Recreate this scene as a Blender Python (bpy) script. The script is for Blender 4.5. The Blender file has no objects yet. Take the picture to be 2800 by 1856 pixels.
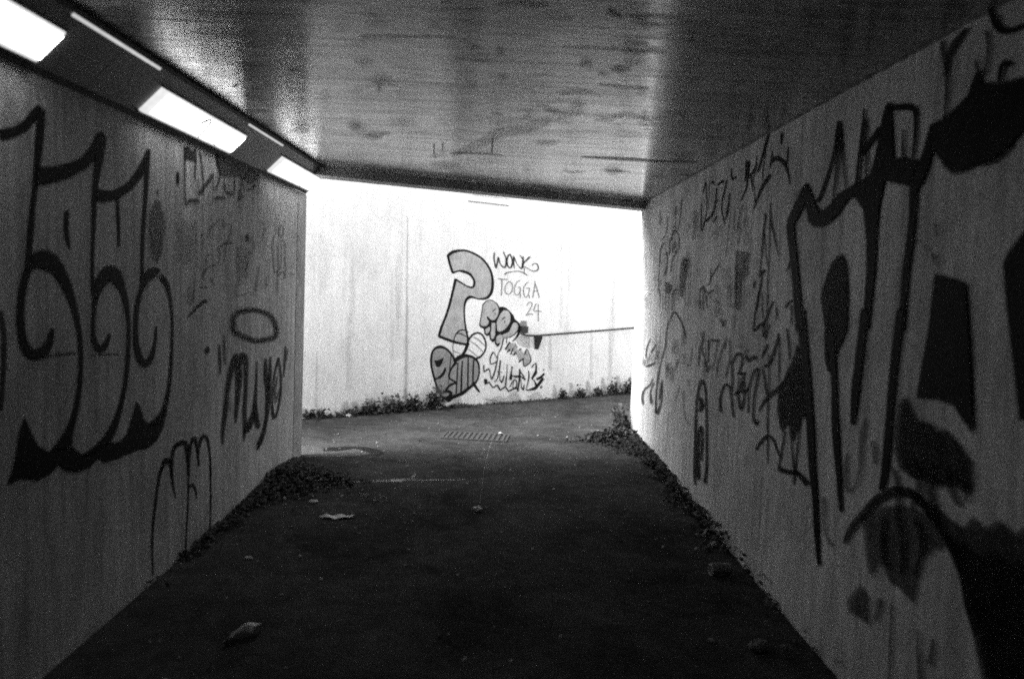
import bpy, bmesh, math, random
from mathutils import Vector, Matrix
from mathutils.geometry import tessellate_polygon
random.seed(11)
scene = bpy.context.scene
COL = scene.collection
R_ = math.radians

# ---------------------------------------------------------------- camera
CAM_H = 1.5391
FWD = Vector((0.016767, 0.997209, -0.072747))
RIGHT = Vector((0.999094, -0.013863, 0.040233))
UP = Vector((-0.039112, 0.073356, 0.996539))
cam = bpy.data.cameras.new('camera')
cam.sensor_fit = 'HORIZONTAL'
cam.sensor_width = 36.0
cam.lens = 27.505
cam.clip_start = 0.05
cam.clip_end = 500.0
cam.dof.use_dof = True
cam.dof.focus_distance = 8.5
cam.dof.aperture_fstop = 1.8
cam_ob = bpy.data.objects.new('camera', cam)
COL.objects.link(cam_ob)
m = Matrix((RIGHT, UP, -FWD)).transposed().to_4x4()
m.translation = Vector((0, 0, CAM_H))
cam_ob.matrix_world = m
scene.camera = cam_ob

# ---------------------------------------------------------------- sky, sun, exposure (overcast day, black-and-white film)
SUN_EL, SUN_AZ = 42.0, -107.0          # azimuth of the veiled sun from +Y towards +X: low on the left
sx = math.cos(R_(SUN_EL)) * math.sin(R_(SUN_AZ))
sy = math.cos(R_(SUN_EL)) * math.cos(R_(SUN_AZ))
sz = math.sin(R_(SUN_EL))
world = bpy.data.worlds.new('World')
scene.world = world
world.use_nodes = True
wn, wl = world.node_tree.nodes, world.node_tree.links
wn.clear()
sky = wn.new('ShaderNodeTexSky')
sky.sky_type = 'NISHITA'
sky.sun_disc = False
sky.sun_elevation = R_(SUN_EL)
sky.sun_rotation = R_(SUN_AZ)
sky.air_density = 1.0
sky.dust_density = 4.0
bw = wn.new('ShaderNodeRGBToBW')
bg = wn.new('ShaderNodeBackground')
bg.inputs['Strength'].default_value = 0.15
wo = wn.new('ShaderNodeOutputWorld')
wl.new(sky.outputs[0], bw.inputs[0])
wl.new(bw.outputs[0], bg.inputs[0])
wl.new(bg.outputs[0], wo.inputs[0])
sun = bpy.data.lights.new('sun', 'SUN')
sun.energy = 0.7
sun.angle = R_(30)
sun.color = (1, 1, 1)
sun_ob = bpy.data.objects.new('sun', sun)
COL.objects.link(sun_ob)
sun_ob.rotation_euler = Vector((sx, sy, sz)).to_track_quat('Z', 'Y').to_euler()
vs = scene.view_settings
vs.view_transform = 'Standard'
vs.look = 'None'
vs.gamma = 1.0
vs.use_curve_mapping = False
vs.exposure = 3.25
scene.cycles.use_denoising = False
scene.cycles.use_adaptive_sampling = False
scene.cycles.use_guiding = True
scene.cycles.max_bounces = 10
scene.cycles.diffuse_bounces = 6
scene.cycles.transparent_max_bounces = 24
scene.cycles.sample_clamp_indirect = 0.6
scene.cycles.filter_width = 1.9

# ---------------------------------------------------------------- helpers
def tag(o, label=None, cat=None, group=None, kind=None):
    if label: o['label'] = label
    if cat: o['category'] = cat
    if group: o['group'] = group
    if kind: o['kind'] = kind
    return o
def link(name, me, mat, parent=None):
    o = bpy.data.objects.new(name, me)
    COL.objects.link(o)
    if mat and not me.materials: me.materials.append(mat)
    if parent: o.parent = parent
    return o
def obj(name, bm, mat, parent=None, smooth=False):
    me = bpy.data.meshes.new(name)
    bmesh.ops.recalc_face_normals(bm, faces=bm.faces)
    bm.to_mesh(me); bm.free()
    if smooth:
        for p in me.polygons: p.use_smooth = True
    return link(name, me, mat, parent)
def empty(name, loc=(0, 0, 0)):
    o = bpy.data.objects.new(name, None)
    o.empty_display_size = .1
    COL.objects.link(o); o.location = loc
    return o
def hexa(bm, pts):
    v = [bm.verts.new(p) for p in pts]
    for f in ((3, 2, 1, 0), (4, 5, 6, 7), (0, 1, 5, 4), (1, 2, 6, 5), (2, 3, 7, 6), (3, 0, 4, 7)):
        bm.faces.new([v[i] for i in f])
def box(bm, x0, x1, y0, y1, z0, z1):
    hexa(bm, [(x0, y0, z0), (x1, y0, z0), (x1, y1, z0), (x0, y1, z0), (x0, y0, z1), (x1, y0, z1), (x1, y1, z1), (x0, y1, z1)])
def prism(bm, poly, z0, z1):
    a = [bm.verts.new((x, y, z0)) for x, y in poly]
    b = [bm.verts.new((x, y, z1)) for x, y in poly]
    bm.faces.new(a[::-1]); bm.faces.new(b)
    n = len(poly)
    for i in range(n): bm.faces.new([a[i], a[(i + 1) % n], b[(i + 1) % n], b[i]])
def bevel(bm, w, seg=2):
    bmesh.ops.bevel(bm, geom=list(bm.edges), offset=w, segments=seg, affect='EDGES', profile=.6)
def tube(bm, pts, r, seg=8, taper=None):
    rings = []
    for i, p in enumerate(pts):
        p = Vector(p)
        a = Vector(pts[max(i - 1, 0)]); b = Vector(pts[min(i + 1, len(pts) - 1)])
        t = (b - a).normalized()
        u = t.orthogonal().normalized(); w = t.cross(u)
        rr = r if taper is None else r * (1 + (taper - 1) * i / (len(pts) - 1))
        rings.append([bm.verts.new(p + (u * math.cos(2 * math.pi * k / seg) + w * math.sin(2 * math.pi * k / seg)) * rr) for k in range(seg)])
    for a, b in zip(rings, rings[1:]):
        for k in range(seg): bm.faces.new([a[k], a[(k + 1) % seg], b[(k + 1) % seg], b[k]])
    bm.faces.new(rings[0][::-1]); bm.faces.new(rings[-1])

# ---------------------------------------------------------------- materials (all grey: the photograph is black and white)
class NT:
    def __init__(s, name):
        s.m = bpy.data.materials.new(name); s.m.use_nodes = True
        s.n, s.l = s.m.node_tree.nodes, s.m.node_tree.links
        s.p = s.n['Principled BSDF']; s.out = s.n['Material Output']
        s.tc = s.n.new('ShaderNodeTexCoord')
    def noise(s, scale, sc=(1, 1, 1), detail=5, rough=.6, dist=0, rot=0):
        mp = s.n.new('ShaderNodeMapping'); mp.inputs['Scale'].default_value = sc
        mp.inputs['Rotation'].default_value = (0, 0, rot)
        s.l.new(s.tc.outputs['Object'], mp.inputs['Vector'])
        t = s.n.new('ShaderNodeTexNoise'); t.inputs['Scale'].default_value = scale
        t.inputs['Detail'].default_value = detail; t.inputs['Roughness'].default_value = rough
        t.inputs['Distortion'].default_value = dist
        s.l.new(mp.outputs[0], t.inputs['Vector'])
        return t.outputs['Fac']
    def ramp(s, src, *stops):
        r = s.n.new('ShaderNodeValToRGB'); e = r.color_ramp.elements
        while len(e) < len(stops): e.new(.5)
        for i, (pos, v) in enumerate(stops):
            e[i].position = pos; e[i].color = (v, v, v, 1)
        s.l.new(src, r.inputs['Fac']); return r.outputs['Color']
    def math(s, op, a, b):
        n = s.n.new('ShaderNodeMath'); n.operation = op
        for i, v in enumerate((a, b)):
            if isinstance(v, (int, float)): n.inputs[i].default_value = v
            else: s.l.new(v, n.inputs[i])
        return n.outputs[0]
    def base(s, src):
        if isinstance(src, (int, float)): s.p.inputs['Base Color'].default_value = (src, src, src, 1)
        else: s.l.new(src, s.p.inputs['Base Color'])
    def set(s, rough=None, spec=None, metal=None):
        if rough is not None: s.p.inputs['Roughness'].default_value = rough
        if spec is not None: s.p.inputs['Specular IOR Level'].default_value = spec
        if metal is not None: s.p.inputs['Metallic'].default_value = metal
    def bump(s, src, strength=.3, dist=.01):
        b = s.n.new('ShaderNodeBump'); b.inputs['Strength'].default_value = strength
        b.inputs['Distance'].default_value = dist
        s.l.new(src, b.inputs['Height']); s.l.new(b.outputs[0], s.p.inputs['Normal'])

def wall_material(name, base, dark, rough, streak_axis=(3, 3, .35), dr=.66, cl=.55):
    t = NT(name)
    streak = t.ramp(t.noise(5, streak_axis, 6, .65, .4), (.3, dark), (.62, 1))
    cloud = t.ramp(t.noise(2.1, (1, 1, .7), 8, .68, .8), (.3, cl), (.62, 1))
    speck = t.ramp(t.noise(70, (1, 1, .6), 3, .7), (.28, .4), (.40, 1))
    fine = t.ramp(t.noise(260, (1, 1, 1), 2, .7), (.3, .82), (.7, 1.1))
    drip = t.ramp(t.noise(22, (1, 1, .06), 4, .6), (.3, dr), (.55, 1))
    v = t.math('MULTIPLY', t.math('MULTIPLY', streak, cloud), t.math('MULTIPLY', speck, fine))
    v = t.math('MULTIPLY', v, drip)
    t.base(t.math('MULTIPLY', v, base))
    t.set(rough, .04)
    t.bump(t.noise(120, (1, 1, 1), 4, .7), .25, .004)
    return t.m
M_wall = wall_material('painted_concrete', .68, .8, .6)
M_far = wall_material('pale_painted_concrete', .82, .95, .6, (1.4, 1.4, .3), .92, .8)

t = NT('board_marked_concrete')      # soffit: board marks run across the passage, sealed with a worn satin paint
boards = t.noise(3.2, (.35, 7, 1), 7, .68, .5, .05)
blot = t.noise(1.1, (1, 1.6, 1), 6, .62, .6)
stain = t.noise(9, (.6, 3, 1), 5, .7, .8, .05)
v = t.math('MULTIPLY', t.ramp(boards, (.36, .3), (.6, 1)), t.ramp(blot, (.32, .45), (.6, 1)))
v = t.math('MULTIPLY', v, t.ramp(stain, (.36, .3), (.52, 1)))
v = t.math('MULTIPLY', v, t.ramp(t.noise(7, (.8, 9, 1), 6, .75, .6, .05), (.36, .35), (.5, 1)))
t.base(t.math('MULTIPLY', v, .6))
rr = t.ramp(t.noise(4, (.5, 4, 1), 5, .6), (.3, .07), (.7, .26))
t.l.new(rr, t.p.inputs['Roughness'])
t.l.new(t.math('MULTIPLY', t.math('MULTIPLY', t.ramp(t.noise(3.2, (.5, 8, 1), 7, .7, .6, .05), (.38, .12), (.56, 1)), t.ramp(t.noise(1.4, (.6, 1.5, 1), 5, .65, .7), (.35, .3), (.6, 1))), .85), t.p.inputs['Specular IOR Level'])
t.bump(t.noise(5, (.25, 9, 1), 6, .7, .4, .05), .1, .01)
M_soffit = t.m

t = NT('dark_concrete'); t.base(t.ramp(t.noise(6, (1, 1, 1), 6), (.3, .22), (.7, .42))); t.set(.8); M_beam = t.m
t = NT('asphalt')
a1 = t.ramp(t.noise(150, (1, 1, 1), 4, .85), (.34, .35), (.68, 1.7))
a2 = t.ramp(t.noise(1.6, (1, 1, 1), 7, .68, .5), (.34, .5), (.66, 1.2))
a3 = t.ramp(t.noise(11, (1, 1, 1), 6, .75), (.3, .6), (.7, 1.2))
t.base(t.math('MULTIPLY', t.math('MULTIPLY', a1, a2), t.math('MULTIPLY', a3, .062)))
rr = t.ramp(t.noise(2.2, (1, 1, 1), 5, .6), (.3, .65), (.7, .9)); t.l.new(rr, t.p.inputs['Roughness'])
t.set(spec=0)
t.bump(t.noise(320, (1, 1, 1), 3, .8), .5, .006)
M_asphalt = t.m

def plain(name, v0, v1, rough=.6, scale=12, metal=0, spec=.5, bump=0):
    t = NT(name); t.base(t.ramp(t.noise(scale, (1, 1, 1), 5), (.3, v0), (.7, v1))); t.set(rough, spec, metal)
    if bump: t.bump(t.noise(scale * 8, (1, 1, 1), 4), bump, .004)
    return t.m
M_panel = plain('grey_enamel_panel', .09, .14, .45, 5)
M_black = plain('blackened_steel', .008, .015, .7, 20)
M_steel = plain('galvanised_steel', .12, .2, .5, 20, .6)
M_iron = plain('cast_iron', .02, .042, .8, 30, 0)
M_leafdark = plain('dead_wet_leaves', .005, .018, .7, 40, spec=.3)
M_leafpale = plain('dry_leaf_scraps', .06, .4, .7, 9)
M_weed = plain('weed_leaves', .014, .045, .6, 30)
M_stem = plain('weed_stems', .04, .1, .7, 30)
M_paper = plain('white_paper', .3, .6, .6, 25, bump=.3)
M_plastic = plain('crumpled_plastic', .16, .4, .3, 18, bump=.3)
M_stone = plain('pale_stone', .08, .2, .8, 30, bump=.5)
M_concrete = plain('pale_concrete', .14, .24, .8, 14, bump=.3)
def glow(name, lo, hi, scale):
    t = NT(name)
    e = t.n.new('ShaderNodeEmission')
    t.l.new(t.ramp(t.noise(scale, (1, 1, 1), 4), (.35, lo), (.6, hi)), e.inputs['Strength'])
    t.l.new(e.outputs[0], t.out.inputs['Surface']); return t.m
M_lamp = glow('lit_opal_diffuser', .8, 1.0, 3)
M_lampend = glow('dim_diffuser_end', .082, .098, 20)
M_slot = glow('lit_slot', .058, .07, 9)
def paint(name, tone, rough=.6, worn=.35):
    t = NT(name); t.base(t.ramp(t.noise(18, (1, 1, .5), 4), (.3, tone * .8), (.7, tone * 1.2))); t.set(rough, .03)
    at = t.n.new('ShaderNodeAttribute'); at.attribute_name = 'op'
    tr = t.n.new('ShaderNodeBsdfTransparent'); mx = t.n.new('ShaderNodeMixShader')
    w1 = t.ramp(t.noise(55, (1, 1, .25), 5, .75), (.3, 1 - worn), (.55, 1))
    a = t.math('MULTIPLY', at.outputs['Fac'], w1)
    # thin coats break up, thick coats stay solid
    solid = t.math('GREATER_THAN', at.outputs['Fac'], .94)
    a = t.math('MAXIMUM', a, t.math('MULTIPLY', solid, at.outputs['Fac']))
    t.l.new(a, mx.inputs['Fac']); t.l.new(tr.outputs[0], mx.inputs[1]); t.l.new(t.p.outputs[0], mx.inputs[2])
    t.l.new(mx.outputs[0], t.out.inputs['Surface'])
    return t.m
M_spray = paint('black_spray_paint', .012)
M_fill = paint('grey_spray_fill', .36, .6)
M_fill2 = paint('darker_grey_spray_fill', .26, .6)
M_stain = paint('damp_stain', .03, .5, .6)
M_chalk = paint('worn_white_line', .55, .8, .8)
M_collar = paint('cement_screed', .07, .8, .25)
M_tar = paint('bitumen', .006, .4, .1)

# paint strokes, in half millimetres on the plane of each surface
GRAFFITI = [
 ('L','painted_letter',[
  ('s',1,0,[5233,3901,10,-37,5301,3921,12,-34,5388,3951,21,-29,5460,3988,32,-23,5524,4031,41,-17,5572,4076,46,-10,5610,4119,43,-8,5644,4154,36,-7,5668,4179,31,-6]),
  ('s',1,0,[5692,4153,-50,-8,5688,4130,-51,-8,5684,4097,-52,-8,5679,4059,-54,-8,5673,4018,-55,-8,5667,3978,-55,-8,5661,3938,-54,-7,5655,3896,-51,-6,5649,3854,-49,-6,5643,3811,-46,-5,5636,3768,-43,-4,5630,3727,-41,-3,5622,3686,-39,-3,5615,3645,-37,-2,5608,3603,-35,-2,5600,3559,-34,-2,5592,3512,-35,-2,5584,3463,-36,-1,5576,3413,-37,-1,5568,3364,-39,-1,5561,3318,-40,-1,5554,3272,-40,0,5547,3228,-40,0,5541,3185,-39,0,5536,3146,-39,0,5531,3112,-39,0,5528,3083,-40,0,5525,3059,-40,0,5524,3038,-41,0,5523,3022,-42,0,5522,3010,-42,1]),
  ('s',1,0,[5530,3044,34,-20,5556,3060,42,-26,5594,3081,51,-36,5632,3098,43,-51,5666,3104,14,-64,5700,3105,-17,-72,5737,3101,-38,-72,5776,3093,-53,-67,5817,3081,-69,-54,5861,3059,-79,-40,5910,3022,-79,-30,5961,2974,-75,-23,6008,2923,-70,-17,6046,2869,-63,-12,6080,2812,-56,-8,6110,2752,-50,-6,6140,2689,-45,-4,6166,2623,-41,-2,6188,2557,-39,-1,6203,2493,-37,1,6212,2429,-36,2,6216,2361,-36,3,6216,2284,-35,4,6209,2204,-35,5,6198,2128,-36,7,6182,2061,-37,8,6161,2000,-38,10,6138,1943,-41,12,6112,1891,-44,14,6084,1844,-48,17,6057,1802,-56,20,6034,1764,-68,25,6012,1730,-82,33,5988,1701,-91,43,5958,1676,-92,51,5927,1657,-92,56,5905,1643,-93,58]),
  ('s',1,0,[5530,3027,-39,8,5499,2978,-42,8,5465,2908,-46,6,5446,2825,-46,4,5436,2740,-46,3,5437,2668,-47,1,5446,2604,-49,-1,5460,2547,-52,-4,5484,2499,-53,-10,5522,2458,-49,-21,5569,2431,-28,-35,5620,2423,10,-42,5672,2430,33,-37,5722,2448,44,-30,5764,2476,49,-20,5790,2510,47,-12,5805,2545,40,-8,5814,2574,32,-5,5818,2595,25,-3]),
  ('s',1,0,[6016,3477,-30,-1,6008,3418,-34,-2,6002,3347,-36,-3,6011,3297,-34,-5,6025,3257,-29,-5,6040,3224,-21,-4,6052,3202,-13,-3]),
 ]),
 ('L','painted_letter',[
  ('s',1,0,[5651,3693,4,-65,5734,3706,8,-61,5848,3729,19,-55,5962,3761,30,-49,6077,3800,35,-43,6179,3837,42,-38,6270,3880,58,-28,6351,3938,69,-18,6418,4000,74,-9,6463,4060,71,-2,6494,4110,62,-1,6514,4138,51,-2,6525,4151,43,-2]),
  ('s',1,0,[6533,4117,-77,-9,6526,4088,-76,-9,6517,4047,-74,-8,6506,4000,-72,-7,6495,3953,-68,-6,6482,3908,-64,-5,6469,3860,-58,-4,6456,3813,-53,-3,6445,3770,-49,-3,6437,3737,-47,-3,6430,3710,-47,-3,6424,3678,-47,-4,6419,3630,-45,-4,6413,3557,-42,-3,6409,3467,-38,-3,6405,3374,-33,-2,6401,3296,-30,-1,6396,3237,-28,-1,6392,3189,-27,0,6388,3145,-27,0,6386,3099,-26,0,6386,3047,-27,0,6387,2994,-27,0,6389,2944,-29,-1,6394,2901,-30,-1,6402,2867,-33,-2,6414,2839,-35,-4,6425,2817,-39,-4,6432,2801,-41,-4]),
  ('s',1,0,[6432,2801,45,-6,6447,2833,57,-8,6469,2879,72,-12,6498,2921,83,-20,6540,2957,87,-30,6591,2990,88,-39,6638,3013,74,-52,6675,3021,15,-66,6707,3017,-65,-60,6742,3003,-97,-46,6785,2977,-98,-33,6831,2940,-86,-22,6873,2898,-72,-14,6907,2853,-63,-9,6938,2802,-55,-5,6963,2746,-49,-3,6984,2686,-43,-1,7001,2621,-39,0,7011,2548,-37,2,7013,2466,-37,3,7008,2376,-39,4,6999,2286,-41,5,6987,2199,-41,6,6970,2112,-40,7,6947,2029,-40,8,6915,1949,-43,10,6877,1873,-46,13,6837,1806,-50,16,6796,1748,-56,19,6753,1699,-61,24,6709,1657,-64,29,6662,1625,-63,33,6613,1601,-62,37,6563,1581,-62,40,6513,1561,-62,42,6461,1543,-57,45,6405,1532,-49,47,6344,1525,-38,47,6280,1524,-21,44,6217,1534,11,37,6150,1564,37,29,6084,1604,48,27,6039,1633,52,28]),
  ('s',1,0,[6432,2801,-46,4,6417,2741,-38,3,6402,2663,-30,2,6398,2590,-30,2,6402,2523,-34,1,6417,2471,-45,-2,6441,2430,-52,-8,6477,2399,-41,-18,6520,2383,2,-29,6566,2392,36,-23,6609,2417,43,-16,6638,2452,38,-9,6658,2485,28,-6,6667,2500,21,-5,6670,2505,16,-3]),
  ('s',1,0,[6793,3691,-30,-4,6795,3664,-30,-4,6799,3625,-30,-4,6803,3580,-30,-3,6808,3532,-30,-3,6812,3485,-30,-3,6816,3437,-29,-3,6820,3383,-27,-2,6824,3330,-25,-2,6828,3285,-23,-2,6831,3252,-22,-1]),
 ]),
 ('L','painted_letter',[
  ('s',1,0,[6476,3646,-15,-52,6542,3648,-7,-50,6635,3657,10,-45,6735,3680,26,-37,6844,3713,36,-29,6957,3759,46,-24,7067,3818,58,-18,7169,3894,69,-12,7255,3973,75,-6,7314,4048,67,-1,7351,4110,53,2,7367,4144,43,4,7371,4162,35,4]),
  ('s',1,0,[7381,4148,-40,-5,7377,4126,-41,-5,7372,4097,-44,-5,7366,4062,-47,-5,7360,4021,-49,-6,7353,3976,-49,-5,7347,3926,-49,-5,7340,3870,-46,-5,7333,3809,-44,-4,7325,3746,-41,-3,7317,3682,-39,-3,7308,3615,-39,-2,7298,3544,-39,-2,7288,3473,-39,-2,7279,3405,-39,-1,7272,3344,-39,-1,7269,3292,-38,-1,7267,3246,-37,-1,7266,3204,-35,-1,7266,3163,-34,-1,7266,3120,-34,-1,7266,3071,-35,-1,7266,3019,-38,0,7267,2969,-40,0,7268,2926,-42,0,7268,2895,-44,0]),
  ('s',1,0,[7268,2895,46,-8,7308,2944,69,-14,7367,2997,81,-28,7446,3024,55,-42,7521,3038,23,-48,7563,3036,-32,-44,7585,3029,-57,-34]),
  ('s',0.93,0,[7656,2999,-58,-22,7694,2980,-57,-21,7748,2952,-59,-17,7797,2916,-61,-12,7832,2875,-56,-7,7861,2828,-48,-3,7886,2769,-40,-2,7908,2696,-36,0,7926,2613,-35,1,7937,2520,-35,2,7940,2417,-36,3,7935,2306,-39,4,7926,2199,-41,5,7914,2097,-42,6,7897,1998,-43,7,7874,1906,-46,9,7843,1820,-50,11,7806,1741,-55,14,7763,1675,-65,19,7714,1625,-82,30,7659,1587,-99,43,7598,1558,-108,56,7531,1535,-103,65,7459,1520,-89,71,7387,1514,-63,76,7312,1519,-27,78,7238,1532,-7,79,7187,1542,-4,81]),
  ('s',1,0,[7268,2895,-46,8,7228,2841,-47,7,7182,2762,-47,5,7156,2666,-44,4,7142,2563,-43,3,7140,2470,-49,3,7153,2384,-57,1,7184,2306,-64,-2,7227,2242,-67,-7,7280,2196,-57,-17,7338,2174,0,-35,7398,2184,51,-26,7455,2220,53,-16,7505,2279,46,-10,7543,2353,37,-5,7560,2443,28,-3,7567,2517,21,-2]),
 ]),
 ('L','paint_mass',[
  ('f',1,0,[5479,1990,5423,1889,5380,1726,5338,1633,5284,1578,5439,1582,5621,1518,5816,1533,5894,1570,6008,1495,6170,1446,6363,1444,6476,1485,6593,1427,6814,1409,6998,1411,7188,1404,7389,1372,7601,1412,7738,1507,7821,1641,7653,1547,7439,1563,7309,1657,7233,1785,7169,1846,7112,1737,6997,1579,6861,1529,6646,1563,6483,1535,6366,1520,6180,1562,6039,1652,5905,1662,5745,1688,5623,1760,5536,1884]),
 ]),
 ('L','paint_smear',[
  ('s',0.65,0,[5687,2402,4,-14,5763,2401,4,-15,5874,2400,4,-15,5973,2399,3,-15,6046,2395,1,-15,6105,2390,0,-14,6145,2387,0,-13]),
  ('s',0.59,0,[6403,2347,1,-10,6833,2319,1,-11]),
  ('s',1,0,[5219,2748,-25,-2,5225,2727,-25,-2,5234,2698,-25,-2,5243,2663,-25,-1,5251,2624,-25,0,5256,2583,-26,1,5257,2539,-26,2,5256,2490,-26,3,5254,2439,-26,3,5250,2388,-26,3,5245,2337,-26,4,5240,2285,-25,4,5232,2228,-25,5,5224,2174,-25,5,5217,2128,-25,5,5212,2095,-25,6]),
  ('f',0.52,0,[7547,3728,7420,3579,7423,3352,7467,3171,7573,3127,7679,3225,7731,3417,7717,3605,7617,3712]),
  ('s',0.78,0,[7577,3812,-21,-2,7578,3782,-26,-3]),
  ('s',0.91,0,[8030,4043,-30,-5,8044,3947,-42,-6]),
 ]),
 ('L','spray_tag',[
  ('s',0.93,0,[7532,81,13,-5,7527,141,14,-5,7518,227,17,-6,7512,323,20,-7,7512,414,22,-8,7519,498,24,-8,7532,583,25,-9,7549,667,27,-9,7569,748,28,-10,7591,829,29,-10,7616,911,30,-10,7644,985,32,-11,7675,1045,35,-12,7709,1090,41,-16,7747,1123,48,-21,7786,1144,52,-27,7820,1154,40,-33,7850,1149,-22,-21,7877,1131,-49,-3,7902,1104,-47,3,7923,1071,-43,6,7940,1031,-40,7,7953,982,-37,8,7965,930,-34,7,7979,881,-31,6,7998,832,-26,5,8019,781,-22,4,8039,736,-17,3,8053,704,-14,3]),
  ('s',0.93,0,[7952,962,32,-8,7954,1037,34,-9,7959,1140,38,-10,7983,1218,41,-14,8040,1250,39,-22,8117,1258,30,-28,8188,1254,23,-31,8243,1250,4,-29,8291,1235,-51,-7,8330,1190,-62,8,8361,1085,-53,10,8382,949,-39,9,8397,850,-29,7]),
  ('s',0.93,0,[8379,854,23,-6,8390,937,26,-7,8407,1052,31,-8,8430,1145,35,-10,8461,1201,41,-13,8498,1236,45,-19,8535,1242,-24,-14,8569,1207,-49,4,8602,1143,-43,6,8630,1078,-37,6,8652,1012,-32,6,8668,944,-28,6,8679,896,-25,5]),
  ('s',0.93,0,[8651,1000,25,-7,8673,1076,30,-8,8709,1158,37,-11,8757,1197,46,-20,8815,1205,5,-26,8883,1175,-47,-3,8949,1109,-45,5,8996,992,-35,6,9030,864,-27,6,9045,760,-26,6,9049,686,-27,7]),
  ('s',0.93,0,[8356,1061,-27,6,8361,1018,-26,6,8367,957,-25,6,8374,886,-24,6,8380,812,-24,6,8383,744,-23,6,8384,684,-23,6,8383,626,-23,7,8381,567,-23,7,8377,504,-23,7,8372,435,-23,7,8364,351,-22,7,8354,254,-22,7,8342,157,-21,7,8332,72,-20,7,8325,13,-19,7]),
  ('s',0.93,0,[8403,716,22,-12,8445,729,28,-18,8500,729,-17,-13,8556,682,-34,2,8603,622,-23,4,8621,572,-18,4,8626,536,-15,4]),
  ('s',0.93,0,[9017,911,-22,5,9023,854,-23,5,9031,773,-24,6,9040,677,-25,6,9048,578,-27,7,9053,483,-27,7,9055,387,-27,8,9053,282,-26,8,9050,179,-24,8,9048,91,-23,8,9046,29,-23,7]),
 ]),
 ('L','spray_tag',[
  ('s',0.81,0,[8199,4323,-23,-4,8201,4290,-25,-4,8205,4241,-27,-4,8208,4182,-28,-4,8209,4112,-26,-4,8210,4032,-23,-3,8213,3955,-20,-3,8219,3878,-19,-2,8227,3803,-20,-2,8233,3751,-20,-2]),
  ('f',0.81,0,[8193,4330,8290,4338,8409,4306,8499,4356,8514,4235,8411,4225,8264,4219,8190,4202]),
  ('s',0.78,0,[8496,4238,-21,-3,8489,4190,-23,-3,8481,4130,-24,-3,8475,4069,-19,-2,8471,4022,-14,-2]),
  ('s',0.78,0,[8247,3752,28,-8,8291,3775,28,-11,8363,3801,13,-18,8483,3815,-1,-21,8591,3822,-4,-21]),
  ('s',0.78,0,[8608,4326,-28,-6,8632,4267,-29,-6,8660,4191,-28,-5,8681,4112,-22,-4,8696,4051,-16,-2]),
  ('s',0.52,0,[8569,4047,-14,-2,8590,3882,-16,-2]),
  ('s',0.72,0,[8605,3896,45,-6,8659,3934,46,-6,8730,3982,45,-7,8794,4020,45,-8,8859,4060,48,-6,8933,4116,45,-3,8991,4164,39,-2]),
  ('s',0.65,0,[8992,4139,-17,-2,9015,3966,-17,-2]),
  ('s',0.59,0,[8696,4039,-15,-2,8733,3873,-16,-2]),
  ('s',0.78,0,[9105,4394,-52,-10,9126,4339,-51,-10,9155,4275,-48,-11,9192,4240,-41,-10,9219,4208,-36,-6,9214,4164,-31,-3,9186,4114,-27,-1,9124,4043,-24,0,9067,3985,-23,1]),
  ('s',0.72,0,[9001,3877,12,-11,9074,3894,13,-13,9175,3914,7,-17,9295,3928,1,-18,9395,3937,-1,-17]),
  ('s',0.65,0,[9370,4098,-22,-3,9380,4055,-32,-5,9411,4011,-39,-12,9492,4000,-23,-21,9584,4004,-5,-23,9652,4013,29,-11,9701,4044,32,1,9715,4136,26,3,9714,4222,24,3]),
  ('s',0.59,0,[9868,3960,28,-8,10034,4026,43,-11]),
  ('s',0.65,0,[10024,4249,-29,-2,9969,4158,-27,-1,9905,4054,-24,-1,9859,3982,-22,0,9828,3935,-20,0]),
  ('s',0.65,0,[10204,4116,9,-5,10283,4137,19,-10,10383,4165,34,-12,10474,4200,37,-9,10543,4228,33,-7]),
  ('s',0.91,0,[8032,4044,-22,-3,8033,4020,-30,-4,8033,3989,-35,-4,8031,3957,-28,-3,8029,3932,-19,-2]),
 ]),
 ('L','paint_smear',[
  ('f',0.65,0,[9088,4379,9453,4391,10370,4421,10680,4364,10612,4281,10470,4278,10289,4212,10110,4246,9855,4254,9537,4212,9238,4184,9163,4251]),
  ('s',0.39,0,[9347,4199,-29,-4,9333,3989,-17,-2]),
  ('s',0.39,0,[9516,4235,-31,-4,9502,4022,-17,-2]),
  ('s',0.39,0,[9712,4249,-32,-4,9700,3977,-18,-2]),
  ('s',0.39,0,[9938,4265,-33,-4,9923,4028,-19,-2]),
  ('s',0.39,0,[10065,4282,-34,-4,10052,4014,-20,-2]),
  ('s',0.39,0,[10195,4314,-35,-4,10179,4099,-20,-2]),
  ('s',0.39,0,[10468,4307,-37,-5,10456,3999,-21,-2]),
  ('s',0.39,0,[10656,4361,-38,-5,10642,4077,-22,-2]),
  ('f',0.29,0,[9810,3383,10330,3377,10303,2998,9911,2981,9825,3051]),
  ('s',0.39,0,[10721,3151,-49,1,10684,3039,-63,2,10636,2909,-71,4,10587,2819,-53,4,10548,2759,-33,3]),
  ('s',0.39,0,[9755,2773,1,-7,9907,2772,2,-9,10092,2774,7,-10,10223,2791,12,-8,10313,2807,11,-6]),
  ('f',0.2,0,[8000,3527,8309,3596,8521,3565,8591,3280,8351,3129,8063,3146]),
 ]),
 ('L','spray_tag',[
  ('s',0.55,0,[8911,3481,20,1,8912,3510,27,1,8926,3544,31,-3,8974,3566,21,-7,9045,3590,19,-6,9153,3638,18,-6,9256,3677,9,-8,9305,3670,-21,-7,9331,3644,-25,-4,9356,3607,-22,-3,9371,3574,-18,-2]),
  ('s',0.39,0,[9222,3616,-16,-1,9247,3436,-17,-1]),
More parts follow.
